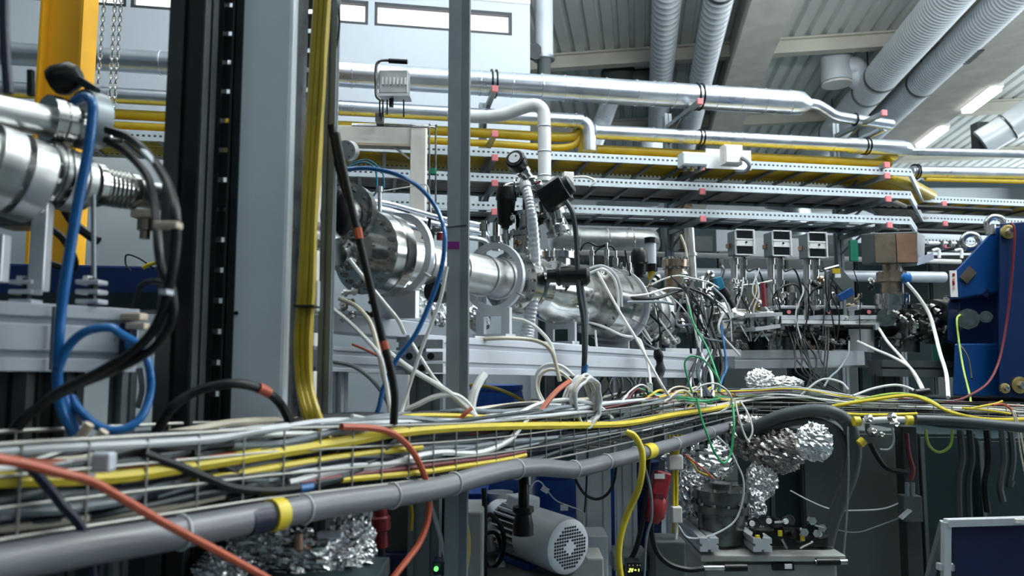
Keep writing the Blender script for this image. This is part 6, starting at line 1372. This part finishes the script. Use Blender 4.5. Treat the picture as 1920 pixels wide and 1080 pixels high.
for i in range(-6, 7):
    for j in range(-6, 7):
        if 2.0 < math.hypot(i, j) < 6.4:
            o = place('grille_hole', gm, '', t, gc + sd * (i * r * .115) + tt * (j * r * .115), d, .78)
build('terminal_box', MB().box(a + d * .25 + Z_ * (r * 1.05), .07, .09, .045, (sd, aa, tt)), 'motor', t, smooth=False, bev=.006)
build('rear_bell', MB().lathe(a - d * .28, d, [(0, .02), (0, r * .6), (L * .08, r * .9), (L * .24, r * .9), (L * .24, .02)], 28), 'motor', t)
build('foot', MB().box(a + d * .3 - Z_ * (r * 1.0), .12, .16, .02, (sd, aa, Z_)), 'blue_drum', t, smooth=False, bev=.004)
build('pump_plinth', MB().box(Vector(((a + d * .3).x, (a + d * .3).y, (a.z - r * 1.02) / 2 - .012)), .4, .45, a.z - r * 1.05), 'cabinet_grey', label='grey plinth under the electric motor', cat='plinth', smooth=False)
t = thing('power_plug', 'big black power plug hanging in front of the motor', 'plug', W(980, 1000, 2.1))
build('cord', MB().tube([W(981, 885, 2.12), W(982, 930, 2.1), W(981, 960, 2.1)], m(10, 2.1), 12, 3), 'black', t)
build('body', MB().lathe(W(981, 950, 2.1), -Z_, [(0, .005), (0, m(19, 2.1)), (.012, m(20, 2.1)), (.02, m(15, 2.1)), (.05, m(19, 2.1)), (.075, m(19, 2.1)), (.08, .005)], 16), 'black', t)
# vacuum pump behind the motor
t = thing('vacuum_pump', 'grey vacuum pump with hoses left of the electric motor', 'pump', W(930, 1075, 2.6))
build('body', MB().box(W(928, 1015, 2.65), m(50, 2.65), .12, m(120, 2.65)), 'cabinet_grey', t, smooth=False, bev=.01)
build('flange', MB().lathe(W(936, 950, 2.62), Z_, [(0, .01), (0, m(34, 2.6)), (.02, m(34, 2.6)), (.02, m(26, 2.6)), (.05, m(26, 2.6)), (.05, .01)], 24), 'steel_satin', t)
build('elbow', MB().tube([W(930, 985, 2.5), W(918, 1000, 2.5), W(922, 1030, 2.5)], .03, 12, 4), 'steel_satin', t)
build('white_block', MB().box(W(938, 1012, 2.45), m(14, 2.45), .02, m(16, 2.45)), 'cream', t, smooth=False, bev=.003)
build('shoe', MB().box(W(945, 1070, 2.45), m(40, 2.45), .1, m(26, 2.45), (Vector((.8, .1, -.5)).normalized(), Y_, Vector((.5, 0, .8)).normalized())), 'motor', t, smooth=False, bev=.004)
cable('upper black hose loop left of the motor', [(910, 970), (920, 965), (938, 985), (945, 1015), (938, 1050), (918, 1065), (905, 1040)], 4.5, 'rubber', Y=2.4)
cable('lower black hose loop left of the motor', [(908, 1000), (930, 1000), (940, 1035), (930, 1065), (912, 1075)], 4, 'rubber', Y=2.42)
cable('vertical black cable left of the vacuum pump', [(907, 915), (909, 980), (908, 1090)], 5, 'rubber', Y=2.3)
# blue drums and curtains behind
for k, (x, yt, yb, r, Y, lab, mt) in enumerate(((930, 728, 1010, 52, 3.2, 'blue plastic drum behind the standing white stub', 'blue_drum'), (1045, 890, 1100, 46, 3.3, 'dark blue drum behind the motor', 'blue_drum'), (1150, 880, 1100, 30, 3.5, 'narrow blue drum between the pale legs', 'blue_drum'), (1215, 870, 1100, 26, 3.6, 'narrow blue drum left of the red connector', 'blue_paint'))):
    a, b = W(x, yb, Y), W(x, yt, Y); L = (b - a).length; rr = m(r, Y)
    a = Vector((a.x, a.y, 0)); L = b.z
    t = thing('plastic_drum', lab, 'drum', a, 'blue drums under the beam line')
    build('shell', MB().lathe(a, Z_, [(0, .05), (0, rr * .96), (L * .3, rr), (L * .32, rr * 1.03), (L * .35, rr), (L * .62, rr), (L * .64, rr * 1.03), (L * .67, rr), (L * .95, rr), (L, rr * .9), (L, .03)], 28), mt, t)
    build('lid', MB().lathe(a + Z_ * L, Z_, [(-.005, rr * .95), (.015, rr * .95), (.015, .02)], 28), mt, t)
t = thing('blue_bin', 'bright blue bin under the tray right of the pale box', 'bin', W(880, 960, 2.5))
mb = MB(); mb.ring_strip([[W(x, y, Y) for x, y, Y in q] for q in (((862, 958, 2.5), (905, 958, 2.5), (905, 958, 2.75), (862, 958, 2.75)), ((858, 925, 2.48), (912, 925, 2.48), (912, 925, 2.78), (858, 925, 2.78)))])
build('tub', mb, 'blue_drum', t, smooth=False, bev=.004)
build('rim', MB().box(W(885, 924, 2.63), m(58, 2.63), .32, .012), 'blue_drum', t, smooth=False, bev=.003)
# pale pump boxes left of the motor
pbox('pump_case', 'beige-grey pump case hanging below the tray', 'case', 712, 930, 820, 1042, 2.15, .18, 'cabinet_grey', .012)
pbox('pump_case', 'dark navy pump case below the beige one', 'case', 702, 1042, 815, 1130, 2.12, .2, 'navy_panel', .008)
pbox('side_case', 'pale tall case left of the vacuum pump', 'case', 832, 965, 905, 1130, 2.2, .2, 'cart', .008)
pbox('side_case', 'dark narrow case beside the beige pump case', 'case', 822, 920, 836, 1100, 2.25, .1, 'cabinet_teal', .003)
t = thing('power_plug', 'dark red power plug left of the beige pump case', 'plug', W(712, 1025, 2.0))
build('body', MB().lathe(W(712, 930, 2.0), Vector((.05, 0, -1)), [(0, .004), (0, .018), (.05, .020), (.055, .026), (.085, .026), (.09, .018), (.13, .018), (.13, .004)], 16), 'red_plastic', t)
build('cord', MB().tube([W(714, 1015, 2.0), W(716, 1060, 2.0), W(718, 1110, 2.0)], .011, 10, 3), 'black', t)
build('slim_pole', MB().tube([W(693, 950, 1.85), W(692, 1110, 1.85)], .004, 8, 1), 'pale_cable', label='thin pale pole right of the foil heap', cat='pole')
cable('pale grey cable slanting down right of the orange loop', [(806, 940, 1.9), (820, 985, 1.9), (832, 1030, 1.9), (845, 1090, 1.9)], 4.5, 'pale_cable')
cable('left one of the ochre cables hanging under the tray', [(835, 930, 2.0), (850, 970, 2.0), (862, 1010, 2.0), (855, 1050, 2.0), (840, 1070, 2.0)], 4, 'ochre_cable')
cable('right one of the ochre cables hanging under the tray', [(856, 930, 2.0), (870, 970, 2.0), (878, 1010, 2.0), (876, 1050, 2.0), (868, 1090, 2.0)], 4.2, 'ochre_cable')
cable('short ochre cable hanging against the beige case', [(768, 940, 2.0), (772, 965, 2.0), (770, 995, 2.0)], 3.5, 'ochre_cable')
cable('ochre cable curving over the blue drum', [(880, 722, 2.6), (920, 726, 2.6), (955, 738, 2.55), (985, 755, 2.5), (1005, 770, 2.4)], 3.2, 'ochre_cable')
# foil heap lower left
for k, (x, y, rx, ry, Y, s_, mt, lab) in enumerate(((560, 1062, 120, 58, 1.40, 2, 'foil', 'large crumpled foil heap at the bottom left'), (655, 1022, 46, 58, 1.48, 4, 'foil', 'crumpled foil lump at the right of the heap'), (495, 1006, 60, 34, 1.42, 8, 'foil', 'darker foil lump behind the large heap'), (425, 1072, 60, 38, 1.36, 12, 'foil', 'low foil lump at the left of the heap'))):
    build('foil_wrap', MB().blob(W(x, y, Y), m(rx, Y), .05, m(ry, Y), .22, 5.5, 64, 40, s_), mt, label=lab, cat='foil wrap', smooth=False)
turn('pipe_stub', 'short copper pipe stub standing in the foil heap', 'pipe', (560, 1030, 1.36), (560, 1000, 1.36), [(0, 8), (1, 8), (1, 1)], 'copper', n=12)
pbox('foil_shelf', 'dark shelf under the foil heap', 'shelf', 300, 1085, 700, 1120, 1.32, .14, 'cabinet_teal', .004)
pbox('white_bar', 'small bright bar lying over the foil heap', 'bar', 594, 1000, 640, 1010, 1.38, .02, 'alu_white', .002)
cable('flat orange hose behind the conduit at the foil heap', [(590, 976, 1.75), (630, 968, 1.75), (665, 960, 1.78)], 7, 'orange_cable', name='hose', cat='hose')
# red connector, yellow leads and white connectors
t = thing('power_connector', 'tilted red industrial power connector with a white label', 'connector', W(1232, 975, 2.75))
a, b = W(1242, 884, 2.75), W(1222, 975, 2.72); d = (b - a)
build('body', MB().bar(a, a + d * .55, .06, .06, up=Y_), 'red_plastic', t, smooth=False, bev=.008)
build('collar', MB().lathe(a + d * .5, d, [(0, .01), (0, .034), (.02, .042), (.07, .042), (.085, .03), (.095, .026), (.095, .005)], 18), 'red_plastic', t)
build('latch', MB().box(a + d * .48 - Y_ * .036, .03, .01, .02), 'maroon_cable', t, smooth=False)
build('label_plate', MB().box(W(1237, 893, 2.71), m(19, 2.7), .003, m(9, 2.7)), 'sign_white', t, smooth=False)
cable('black power cable curving down from the red connector', [(1222, 972, 2.74), (1222, 1000, 2.74), (1232, 1035, 2.74), (1255, 1058, 2.74), (1290, 1068, 2.74), (1320, 1066, 2.74)], 5, 'rubber')
cable('black cable running down left of the red connector', [(1216, 855, 2.7), (1212, 920, 2.7), (1204, 980, 2.7), (1192, 1030, 2.7), (1175, 1060, 2.7), (1160, 1090, 2.7)], 5, 'rubber')
cable('grey cable beside the red connector', [(1208, 870, 2.68), (1220, 920, 2.66), (1222, 970, 2.66), (1212, 1010, 2.66), (1208, 1080, 2.66)], 2.5, 'mid_cable')
cable('thick yellow cable hanging from the tray in front of the legs', [(1174, 810, 2.3), (1190, 818, 2.3), (1203, 845, 2.3), (1204, 880, 2.3), (1196, 920, 2.32), (1180, 955, 2.35), (1165, 1000, 2.35), (1160, 1045, 2.35), (1166, 1095, 2.35)], 6, 'yellow_cable', n=10)
t = thing('lead_bundle', 'upright yellow leads with two white connectors right of the red one', 'leads', W(1268, 1020, 2.85))
for k, dx in enumerate((-3, 3)): build('lead', MB().tube([W(1266 + dx, 820, 2.85), W(1266 + dx, 1000, 2.85)], .006, 8, 1), 'yellow_cable', t)
build('upper_connector', MB().box(W(1265, 866, 2.84), m(26, 2.84), .05, m(26, 2.84)), 'cream', t, smooth=False, bev=.004)
build('lower_connector', MB().box(W(1268, 964, 2.84), m(18, 2.84), .04, m(28, 2.84)), 'cream', t, smooth=False, bev=.004)
build('tail', MB().tube([W(1268, 978, 2.84), W(1267, 1020, 2.84)], .006, 8, 1), 'pale_cable', t)
for k in range(4): cable('yellow lead dropping out of the tray above the white connector', [(1254 + k * 8, 815, 2.85), (1256 + k * 6, 835, 2.85), (1260 + k * 3, 858, 2.85)], 2.6, 'yellow_cable', group='yellow leads above the connector')
cable('upper orange wire splaying in front of the foil', [(1284, 852, 2.75), (1300, 865, 2.75), (1320, 880, 2.75), (1338, 898, 2.75)], 1.8, 'orange_cable')
cable('lower yellow wire splaying in front of the foil', [(1284, 852, 2.76), (1298, 868, 2.76), (1310, 884, 2.76), (1332, 893, 2.76)], 1.6, 'ochre_cable')
# looped black wire and thin clear wire behind the motor
cable('black cable loop hanging below the conduit', [(1075, 885), (1082, 905), (1098, 928), (1120, 936), (1140, 925), (1152, 900), (1156, 865)], 2.8, 'rubber', Y=2.35)
cable('thin black wire hanging in front of the tray right of the coil', [(1103, 790, 2.28), (1102, 850, 2.26), (1099, 920, 2.26), (1096, 960, 2.3)], 1.8, 'rubber')
cable('thin pale wire with tags behind the motor', [(990, 925), (1003, 904), (1015, 905), (1030, 925), (1045, 940), (1070, 950), (1092, 962), (1095, 1000)], 1.2, 'pale_cable', name='wire', Y=2.7)
for k, (x, y) in enumerate(((1022, 918), (1058, 952))): build('wire_tag', MB().box(W(x, y, 2.69), m(14, 2.69), .004, m(10, 2.69), (Vector((.8, 0, -.5)).normalized() if k == 0 else X_, Y_, Vector((.5, 0, .8)).normalized() if k == 0 else Z_)), 'alu', label=('tilted', 'level')[k] + ' small tag on the thin wire behind the motor', cat='tag', smooth=False)
# brackets and small devices at the bottom
for k, (x0, y0, x1, y1, Y, mt, lab) in enumerate(((1094, 1006, 1140, 1080, 2.75, 'alu', 'steel angle bracket right of the motor'), (1100, 1048, 1132, 1110, 2.5, 'cart', 'small pale box right of the motor'), (1228, 1018, 1286, 1100, 2.8, 'cabinet_grey', 'grey steel box under the white connectors'), (1150, 1040, 1215, 1070, 2.9, 'alu_grey', 'grey shelf behind the digit display'))):
    pbox('bracket_box', lab, 'box', x0, y0, x1, y1, Y, .14, mt, .006)
t = thing('digit_display', 'small black display with glowing yellow digits at the bottom', 'display', W(1188, 1085, 2.6))
pbox('case', None, None, 1176, 1056, 1202, 1100, 2.6, .06, 'black', .002, t)
def seg(ch, x, y, w, h):
    S = {'J': ((1, 0, 1, 1), (0, 0, 1, 0)), 'V': ((0, 1, .5, 0), (.5, 0, 1, 1)), '-': ((0, .5, 1, .5),), '1': ((.6, 0, .6, 1),)}
    for s_ in S[ch]: build('digit_segment', MB().bar(W(x + s_[0] * w, y - s_[1] * h, 2.595), W(x + s_[2] * w, y - s_[3] * h, 2.595), .0025, .0025), 'led_yellow', t, smooth=False)
seg('J', 1178, 1072, 3, 6); seg('V', 1183, 1072, 4, 6); seg('-', 1190, 1071, 3, 4); seg('1', 1196, 1071, 3, 4)
for x in (1180, 1187, 1195, 1200): build('indicator', MB().box(W(x, 1060, 2.595), .003, .003, .003), 'sign_white', t, smooth=False)
t = thing('led_panel', 'small panel with a green light at the foot of the ochre cables', 'panel', W(820, 1078, 2.0))
pbox('case', None, None, 812, 1054, 846, 1078, 2.02, .05, 'navy_panel', .002, t)
build('led', MB().lathe(W(818, 1066, 2.01), -Y_, [(0, .001), (0, .006), (.006, .006), (.008, .001)], 10), 'led_green', t)
# foil-wrapped pump, turbo pump
for k, (x, y, rx, ry, Y, s_, mt, lab) in enumerate((
    (1310, 862, 62, 44, 3.25, 21, 'foil', 'foil-wrapped chamber below the tray bend'),
    (1292, 925, 30, 44, 3.15, 22, 'foil', 'blue-tinted foil lump beside the yellow leads'),
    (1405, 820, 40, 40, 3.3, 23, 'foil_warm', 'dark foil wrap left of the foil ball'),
    (1428, 900, 28, 34, 3.15, 24, 'foil', 'upper part of the pinkish foil-wrapped pipe'),
    (1412, 960, 22, 44, 3.1, 25, 'foil', 'lower part of the foil-wrapped pipe'),
    (1526, 829, 32, 34, 2.95, 26, 'foil', 'bright round foil ball under the hose arch'),
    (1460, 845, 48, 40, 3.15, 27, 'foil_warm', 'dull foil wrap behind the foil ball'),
    (1425, 714, 26, 22, 3.7, 28, 'foil', 'bright foil lump on top of the tray heap'),
    (1472, 718, 34, 12, 3.75, 29, 'foil', 'flat foil piece right of the foil lump on the heap'))):
    build('foil_wrap', MB().blob(W(x, y, Y), m(rx, Y), m(min(rx, ry), Y), m(ry, Y), .18, 5.0, 44, 28, s_), mt, label=lab, cat='foil wrap', smooth=False)
turn('turbo_pump', 'upright steel turbo pump cylinder between the foil wraps', 'pump', (1352, 1045, 3.05), (1352, 905, 3.05), [(0, 5), (0, 34), (.12, 34), (.16, 26), (.2, 26), (.22, 40), (.6, 42), (.62, 50), (.72, 50), (.72, 44), (.8, 44), (.8, 52), (.92, 52), (.92, 20), (1, 20), (1, 2)], 'steel_dark', n=36, bolt=((.72, 47, 12, 3.5, 1), (.92, 46, 12, 3.5, 1)))
# tool cart with handles
Y = 2.9
t = thing('tool_cart', 'pale grey drawer cart with black handles at the bottom', 'cart', Vector((W(1448, 1060, Y).x, Y + .2, 0)))
p0, p1 = W(1312, 1040, Y), W(1584, 1040, Y)
build('top', MB().box(Vector(((p0.x + p1.x) / 2, Y + .2, p0.z - .012)), p1.x - p0.x, .42, .024), 'cart', t, smooth=False, bev=.004)
build('body', MB().box(Vector(((p0.x + p1.x) / 2, Y + .22, (p0.z - .03) / 2)), p1.x - p0.x - .03, .36, p0.z - .03), 'cart', t, smooth=False, bev=.004)
drw = build('drawer', MB().box(Vector(((p0.x + p1.x) / 2, Y + .03, p0.z - .08)), p1.x - p0.x - .06, .02, .075), 'cart', t, smooth=False, bev=.003)
build('drawer_slot', MB().box(W(1468, 1062, Y - .0), m(38, Y), .02, m(12, Y)), 'black', drw, smooth=False)
build('drawer_tag', MB().box(W(1478, 1062, Y - .02), m(13, Y), .006, m(8, Y)), 'white', drw, smooth=False)
for k, (x0, x1, y) in enumerate(((1316, 1400, 1064), (1528, 1588, 1053))):
    hb = build('handle_bar', MB().tube([W(x0, y + 1, Y - .05), W(x1, y, Y - .05)], .010, 10, 1), 'steel', t)
    build('handle_grip', MB().tube([W(x0 + (42 if k == 0 else 2), y + .5, Y - .05), W(x1 - (0 if k == 0 else 14), y, Y - .05)], .014, 12, 1), 'black', hb)
for k, (x, w) in enumerate(((1330, 34), (1430, 34))): build('profile_block', MB().prism(slot_poly(m(w, Y), m(24, Y), 1, 1, .01, .008), W(x, 1022, Y - .02), W(x, 1022, Y - .02) + Y_ * .35), 'alu', label=('left', 'right')[k] + ' aluminium profile end lying on the drawer cart', cat='profile', smooth=False)
# valve cluster
t = thing('gas_valve_block', 'dark cluster of gas valves and gauges on the cart', 'valve block', W(1470, 1035, 2.95))
build('manifold', MB().bar(W(1408, 1005, 3.0), W(1548, 1008, 3.0), .07, .06), 'black', t, smooth=False, bev=.008)
rnd = random.Random(13)
for k in range(13):
    x = 1410 + k * 10.5; y = 972 + rnd.uniform(0, 36)
    build('gauge', MB().lathe(W(x, y, 2.93), Vector((rnd.uniform(-.5, .5), -1, rnd.uniform(0, .5))), [(0, .004), (0, .018), (.03, .02), (.03, .013), (.028, .012), (.028, .002)], 14), 'black', t)
    if k % 3 == 0: build('dial_face', MB().lathe(W(x, y, 2.895), -Y_, [(0, .001), (0, .011), (.003, .011), (.003, .001)], 12), 'sign_white', t)
    if k % 4 == 1: build('yellow_handle', MB().box(W(x, y + 6, 2.89), .014, .01, .02), 'yellow_cable', t, smooth=False)
for (x0, y0, x1, y1) in ((1500, 1028, 1524, 1016), (1466, 1010, 1476, 1028), (1452, 980, 1470, 978), (1528, 985, 1545, 990)): build('lever', MB().tube([W(x0, y0, 2.88), W(x1, y1, 2.88)], .005, 8, 1), 'steel', t)
for (x, y) in ((1520, 975), (1538, 988), (1528, 998), (1505, 996)): build('nut', MB().lathe(W(x, y, 2.9), -Y_, [(0, .002), (0, .016), (.02, .016), (.02, .004)], 6), 'steel', t)
# dark cabinets right
def gcab(label, x0, x1, yt, Y, mt, depth=.5):
    p0, p1 = W(x0, yt, Y), W(x1, yt, Y)
    t = thing('control_cabinet', label, 'cabinet', Vector(((p0.x + p1.x) / 2, Y + depth / 2, 0)), 'dark cabinets under the right tray')
    build('body', MB().box(Vector(((p0.x + p1.x) / 2, Y + depth / 2, p0.z / 2)), p1.x - p0.x, depth, p0.z), mt, t, smooth=False, bev=.006)
    build('door', MB().box(Vector(((p0.x + p1.x) / 2, Y - .006, p0.z / 2)), (p1.x - p0.x) * .92, .012, p0.z * .96), mt, t, smooth=False, bev=.003)
    build('hinge_strip', MB().box(Vector((p0.x + .012, Y - .014, p0.z / 2)), .016, .01, p0.z * .96), 'cabinet_grey', t, smooth=False)
gcab('wide grey-green control cabinet right of the valve block', 1502, 1690, 806, 3.55, 'cabinet_grey')
gcab('narrow dark cabinet between foil pipe and grey-green cabinet', 1440, 1500, 842, 3.6, 'cabinet_teal')
gcab('dark teal cabinet behind the upright conduit', 1720, 1830, 812, 3.6, 'cabinet_teal')
gcab('dark ribbed cabinet at the right edge', 1830, 1990, 820, 3.55, 'cabinet_teal')
t = thing('cable_column', 'dark upright cable column with a grey socket box', 'column', Vector((W(1708, 900, 3.4).x, 3.45, 0)))
p = W(1708, 800, 3.4)
build('column', MB().box(Vector((p.x, 3.45, p.z / 2)), m(28, 3.4), .07, p.z), 'post_dark', t, smooth=False, bev=.004)
build('socket_box', MB().box(W(1706, 952, 3.38), m(34, 3.38), .06, m(46, 3.38)), 'cabinet_grey', t, smooth=False, bev=.004)
build('socket_lid', MB().bar(W(1688, 972, 3.33), W(1706, 956, 3.33), .03, .008), 'alu', t, smooth=False)
for k, dx in enumerate((-7, 3)): build('grey_conduit', MB().tube([W(1708 + dx, 905, 3.36), W(1708 + dx, 930, 3.36)], .010, 8, 1), 'mid_cable', t)
cable('dark red cable running down the cable column', [(1700, 812), (1704, 850), (1712, 880), (1708, 900)], 4, 'maroon_cable', Y=3.36)
cable('thin white cord stretched across the grey-green cabinet', [(1482, 920), (1520, 940), (1560, 955), (1610, 957), (1660, 953), (1696, 938)], 1.4, 'pale_cable', name='cord', Y=3.4)
cable('grey cord sagging lower across the grey-green cabinet', [(1560, 985), (1575, 995), (1610, 998), (1650, 985), (1690, 970)], 1.3, 'mid_cable', name='cord', Y=3.4)
cable('upright grey cord in front of the hose arch', [(1590, 800), (1591, 880), (1588, 960), (1582, 1040)], 1.8, 'mid_cable', name='cord', Y=2.95)
cable('black hose curving at the top of the grey-green cabinet', [(1632, 830), (1645, 855), (1665, 878), (1700, 886)], 5, 'rubber', name='hose', cat='hose', Y=3.3)
cable('grey wire hook under the pale short pipe', [(1672, 800), (1676, 825), (1668, 842), (1650, 843)], 2, 'mid_cable', name='wire', Y=3.1)
cable('olive ring of cable under the right conduit', [(1735, 805), (1742, 835), (1762, 848), (1782, 835), (1786, 805)], 2.6, 'lime_cable', Y=3.3)
for k, (x, y1) in enumerate(((1800, 1060), (1818, 1020), (1850, 960), (1878, 940), (1895, 900))):
    cable('%s dark hose hanging below the right conduit' % ('first', 'second', 'third', 'fourth', 'fifth')[k], [(x, 806, 3.3), (x + 4, 860, 3.3), (x - 3, 910, 3.3), (x + 2, y1, 3.3)], 6, ('conduit_dark', 'grey_cable', 'rubber')[k % 3], name='hose', cat='hose')
# A-frame board
t = thing('a_frame_board', 'dark navy A-frame board with an aluminium rim at the lower right', 'board', Vector((W(1850, 1050, 2.5).x, 2.5, 0)))
Yf = 2.45
a0, a1 = W(1774, 980, Yf), W(1990, 974, Yf); dn = Vector((0, -.12, -.97)).normalized(); L = a0.z - .02
def quad(p, q, l, th, off=0): 
    mb = MB(); n = Y_ * th; mb.ring_strip([[p, q, q + dn * l, p + dn * l], [p + n, q + n, q + n + dn * l, p + n + dn * l]]); return mb
build('panel', quad(a0 + X_ * .015, a1, L, .015), 'navy_panel', t, smooth=False)
build('top_rim', MB().bar(a0, a1, .03, .022), 'alu', t, smooth=False)
build('side_rim', MB().bar(a0, a0 + Vector((-.09, -.05, -.97)).normalized() * L * 1.02 , .022, .022, up=Y_), 'alu', t, smooth=False)
build('rear_leg', MB().bar(a0 + Y_ * .01, Vector((a0.x - .02, a0.y + .35, 0)), .022, .02, up=Y_), 'alu_grey', t, smooth=False)
build('spreader', MB().bar(W(1758, 1062, Yf), W(1794, 1064, Yf), .02, .02), 'alu', t, smooth=False)
build('corner_clip', MB().box(W(1912, 977, Yf - .02), m(16, Yf), .01, m(7, Yf)), 'cream', t, smooth=False)
# ================================================================== SMALL FITTINGS AND LEADS THAT CLUTTER THE BEAM LINE
rnd = random.Random(2024)
def clutter(n, x0, x1, y0, y1, Yf, lab, grp, smin=4, smax=9):
    for k in range(n):
        x, y = rnd.uniform(x0, x1), rnd.uniform(y0, y1); Y = Yf(x); r = rnd.uniform(smin, smax); ax = Vector((rnd.uniform(-1, 1), rnd.uniform(-1, .1), rnd.uniform(-1, 1)))
        L = m(r * rnd.uniform(2.0, 4.0), Y); R = m(r, Y)
        p = [(0, .002), (0, R * .7), (L * .15, R * .7), (L * .15, R), (L * .35, R), (L * .35, R * .55), (L * .65, R * .55), (L * .65, R * .9), (L * .85, R * .9), (L * .85, R * .4), (L, R * .4), (L, .001)]
        c = W(x, y, Y) - ax.normalized() * L * .5
        build('pipe_fitting', MB().lathe(c, ax, p, 12), rnd.choice(('steel', 'steel', 'steel', 'steel_dark', 'steel_satin', 'bronze', 'black')), label=lab, cat='fitting', group=grp)
clutter(34, 1165, 1345, 515, 640, lambda x: 3.35 + (x - 1165) * .003, 'small vacuum fitting in the clutter around the cable crossing', 'fittings around the cable crossing', 4, 10)
clutter(30, 1360, 1640, 520, 600, lambda x: 4.22, 'small vacuum fitting among the posts under the display boxes', 'fittings under the display boxes', 3, 7)
clutter(22, 1370, 1650, 612, 655, lambda x: 4.2, 'small dark fitting in the shade under the white platform', 'fittings under the white platform', 4, 9)
clutter(16, 958, 1012, 400, 560, lambda x: 2.58, 'small polished fitting around the pump column', 'fittings around the pump column', 3, 7)
clutter(14, 640, 700, 470, 600, lambda x: 1.9, 'small fitting below the large polished flange', 'fittings below the large flange', 4, 9)
clutter(16, 1680, 1775, 560, 650, lambda x: 4.05, 'small fitting in the dark cluster beside the magnet', 'fittings beside the magnet', 4, 9)
for k in range(26):
    x = rnd.uniform(1180, 1340); y = rnd.uniform(530, 590); mt = ('rubber', 'white_cable', 'rubber', 'mid_cable')[k % 4]
    cable('thin %s lead tangled at the cable crossing' % cname[mt], [(x, y, 3.4), (x + rnd.uniform(-20, 30), y + rnd.uniform(-20, 25), 3.35), (x + rnd.uniform(0, 50), y + rnd.uniform(10, 60), 3.3), (x + rnd.uniform(10, 60), y + rnd.uniform(50, 110), 3.3)], rnd.choice((1.2, 1.6, 2.2)), mt, name='lead_wire', group='leads at the cable crossing')
for k in range(16):
    x = rnd.uniform(1370, 1620); mt = ('rubber', 'pale_cable', 'grey_cable')[k % 3]
    cable('thin %s lead hanging among the display posts' % cname[mt], [(x, 500 + rnd.uniform(0, 40), 4.1), (x + rnd.uniform(-14, 14), 550, 4.08), (x + rnd.uniform(-20, 24), 590, 4.08), (x + rnd.uniform(-14, 30), 640, 4.06)], rnd.choice((1.0, 1.4)), mt, name='lead_wire', group='leads among the display posts')
for k in range(14):
    x = rnd.uniform(1100, 1330); y = rnd.uniform(735, 770); mt = ('cream_cable', 'yellow_cable', 'white_cable', 'maroon_cable', 'green_cable')[k % 5]
    cable('loose %s wire curling over the tray before the bend' % cname[mt], [(x, y + 14, Yt(x) + .05), (x + 18, y - rnd.uniform(0, 14), Yt(x + 18) + .05), (x + 40, y - rnd.uniform(4, 22), Yt(x + 40) + .05), (x + 66, y - rnd.uniform(-10, 10), Yt(x + 66) + .05), (x + 90, y - 4, Yt(x + 90) + .05)], rnd.choice((1.6, 2.2)), mt, name='loose_wire', group='loose wires before the tray bend')
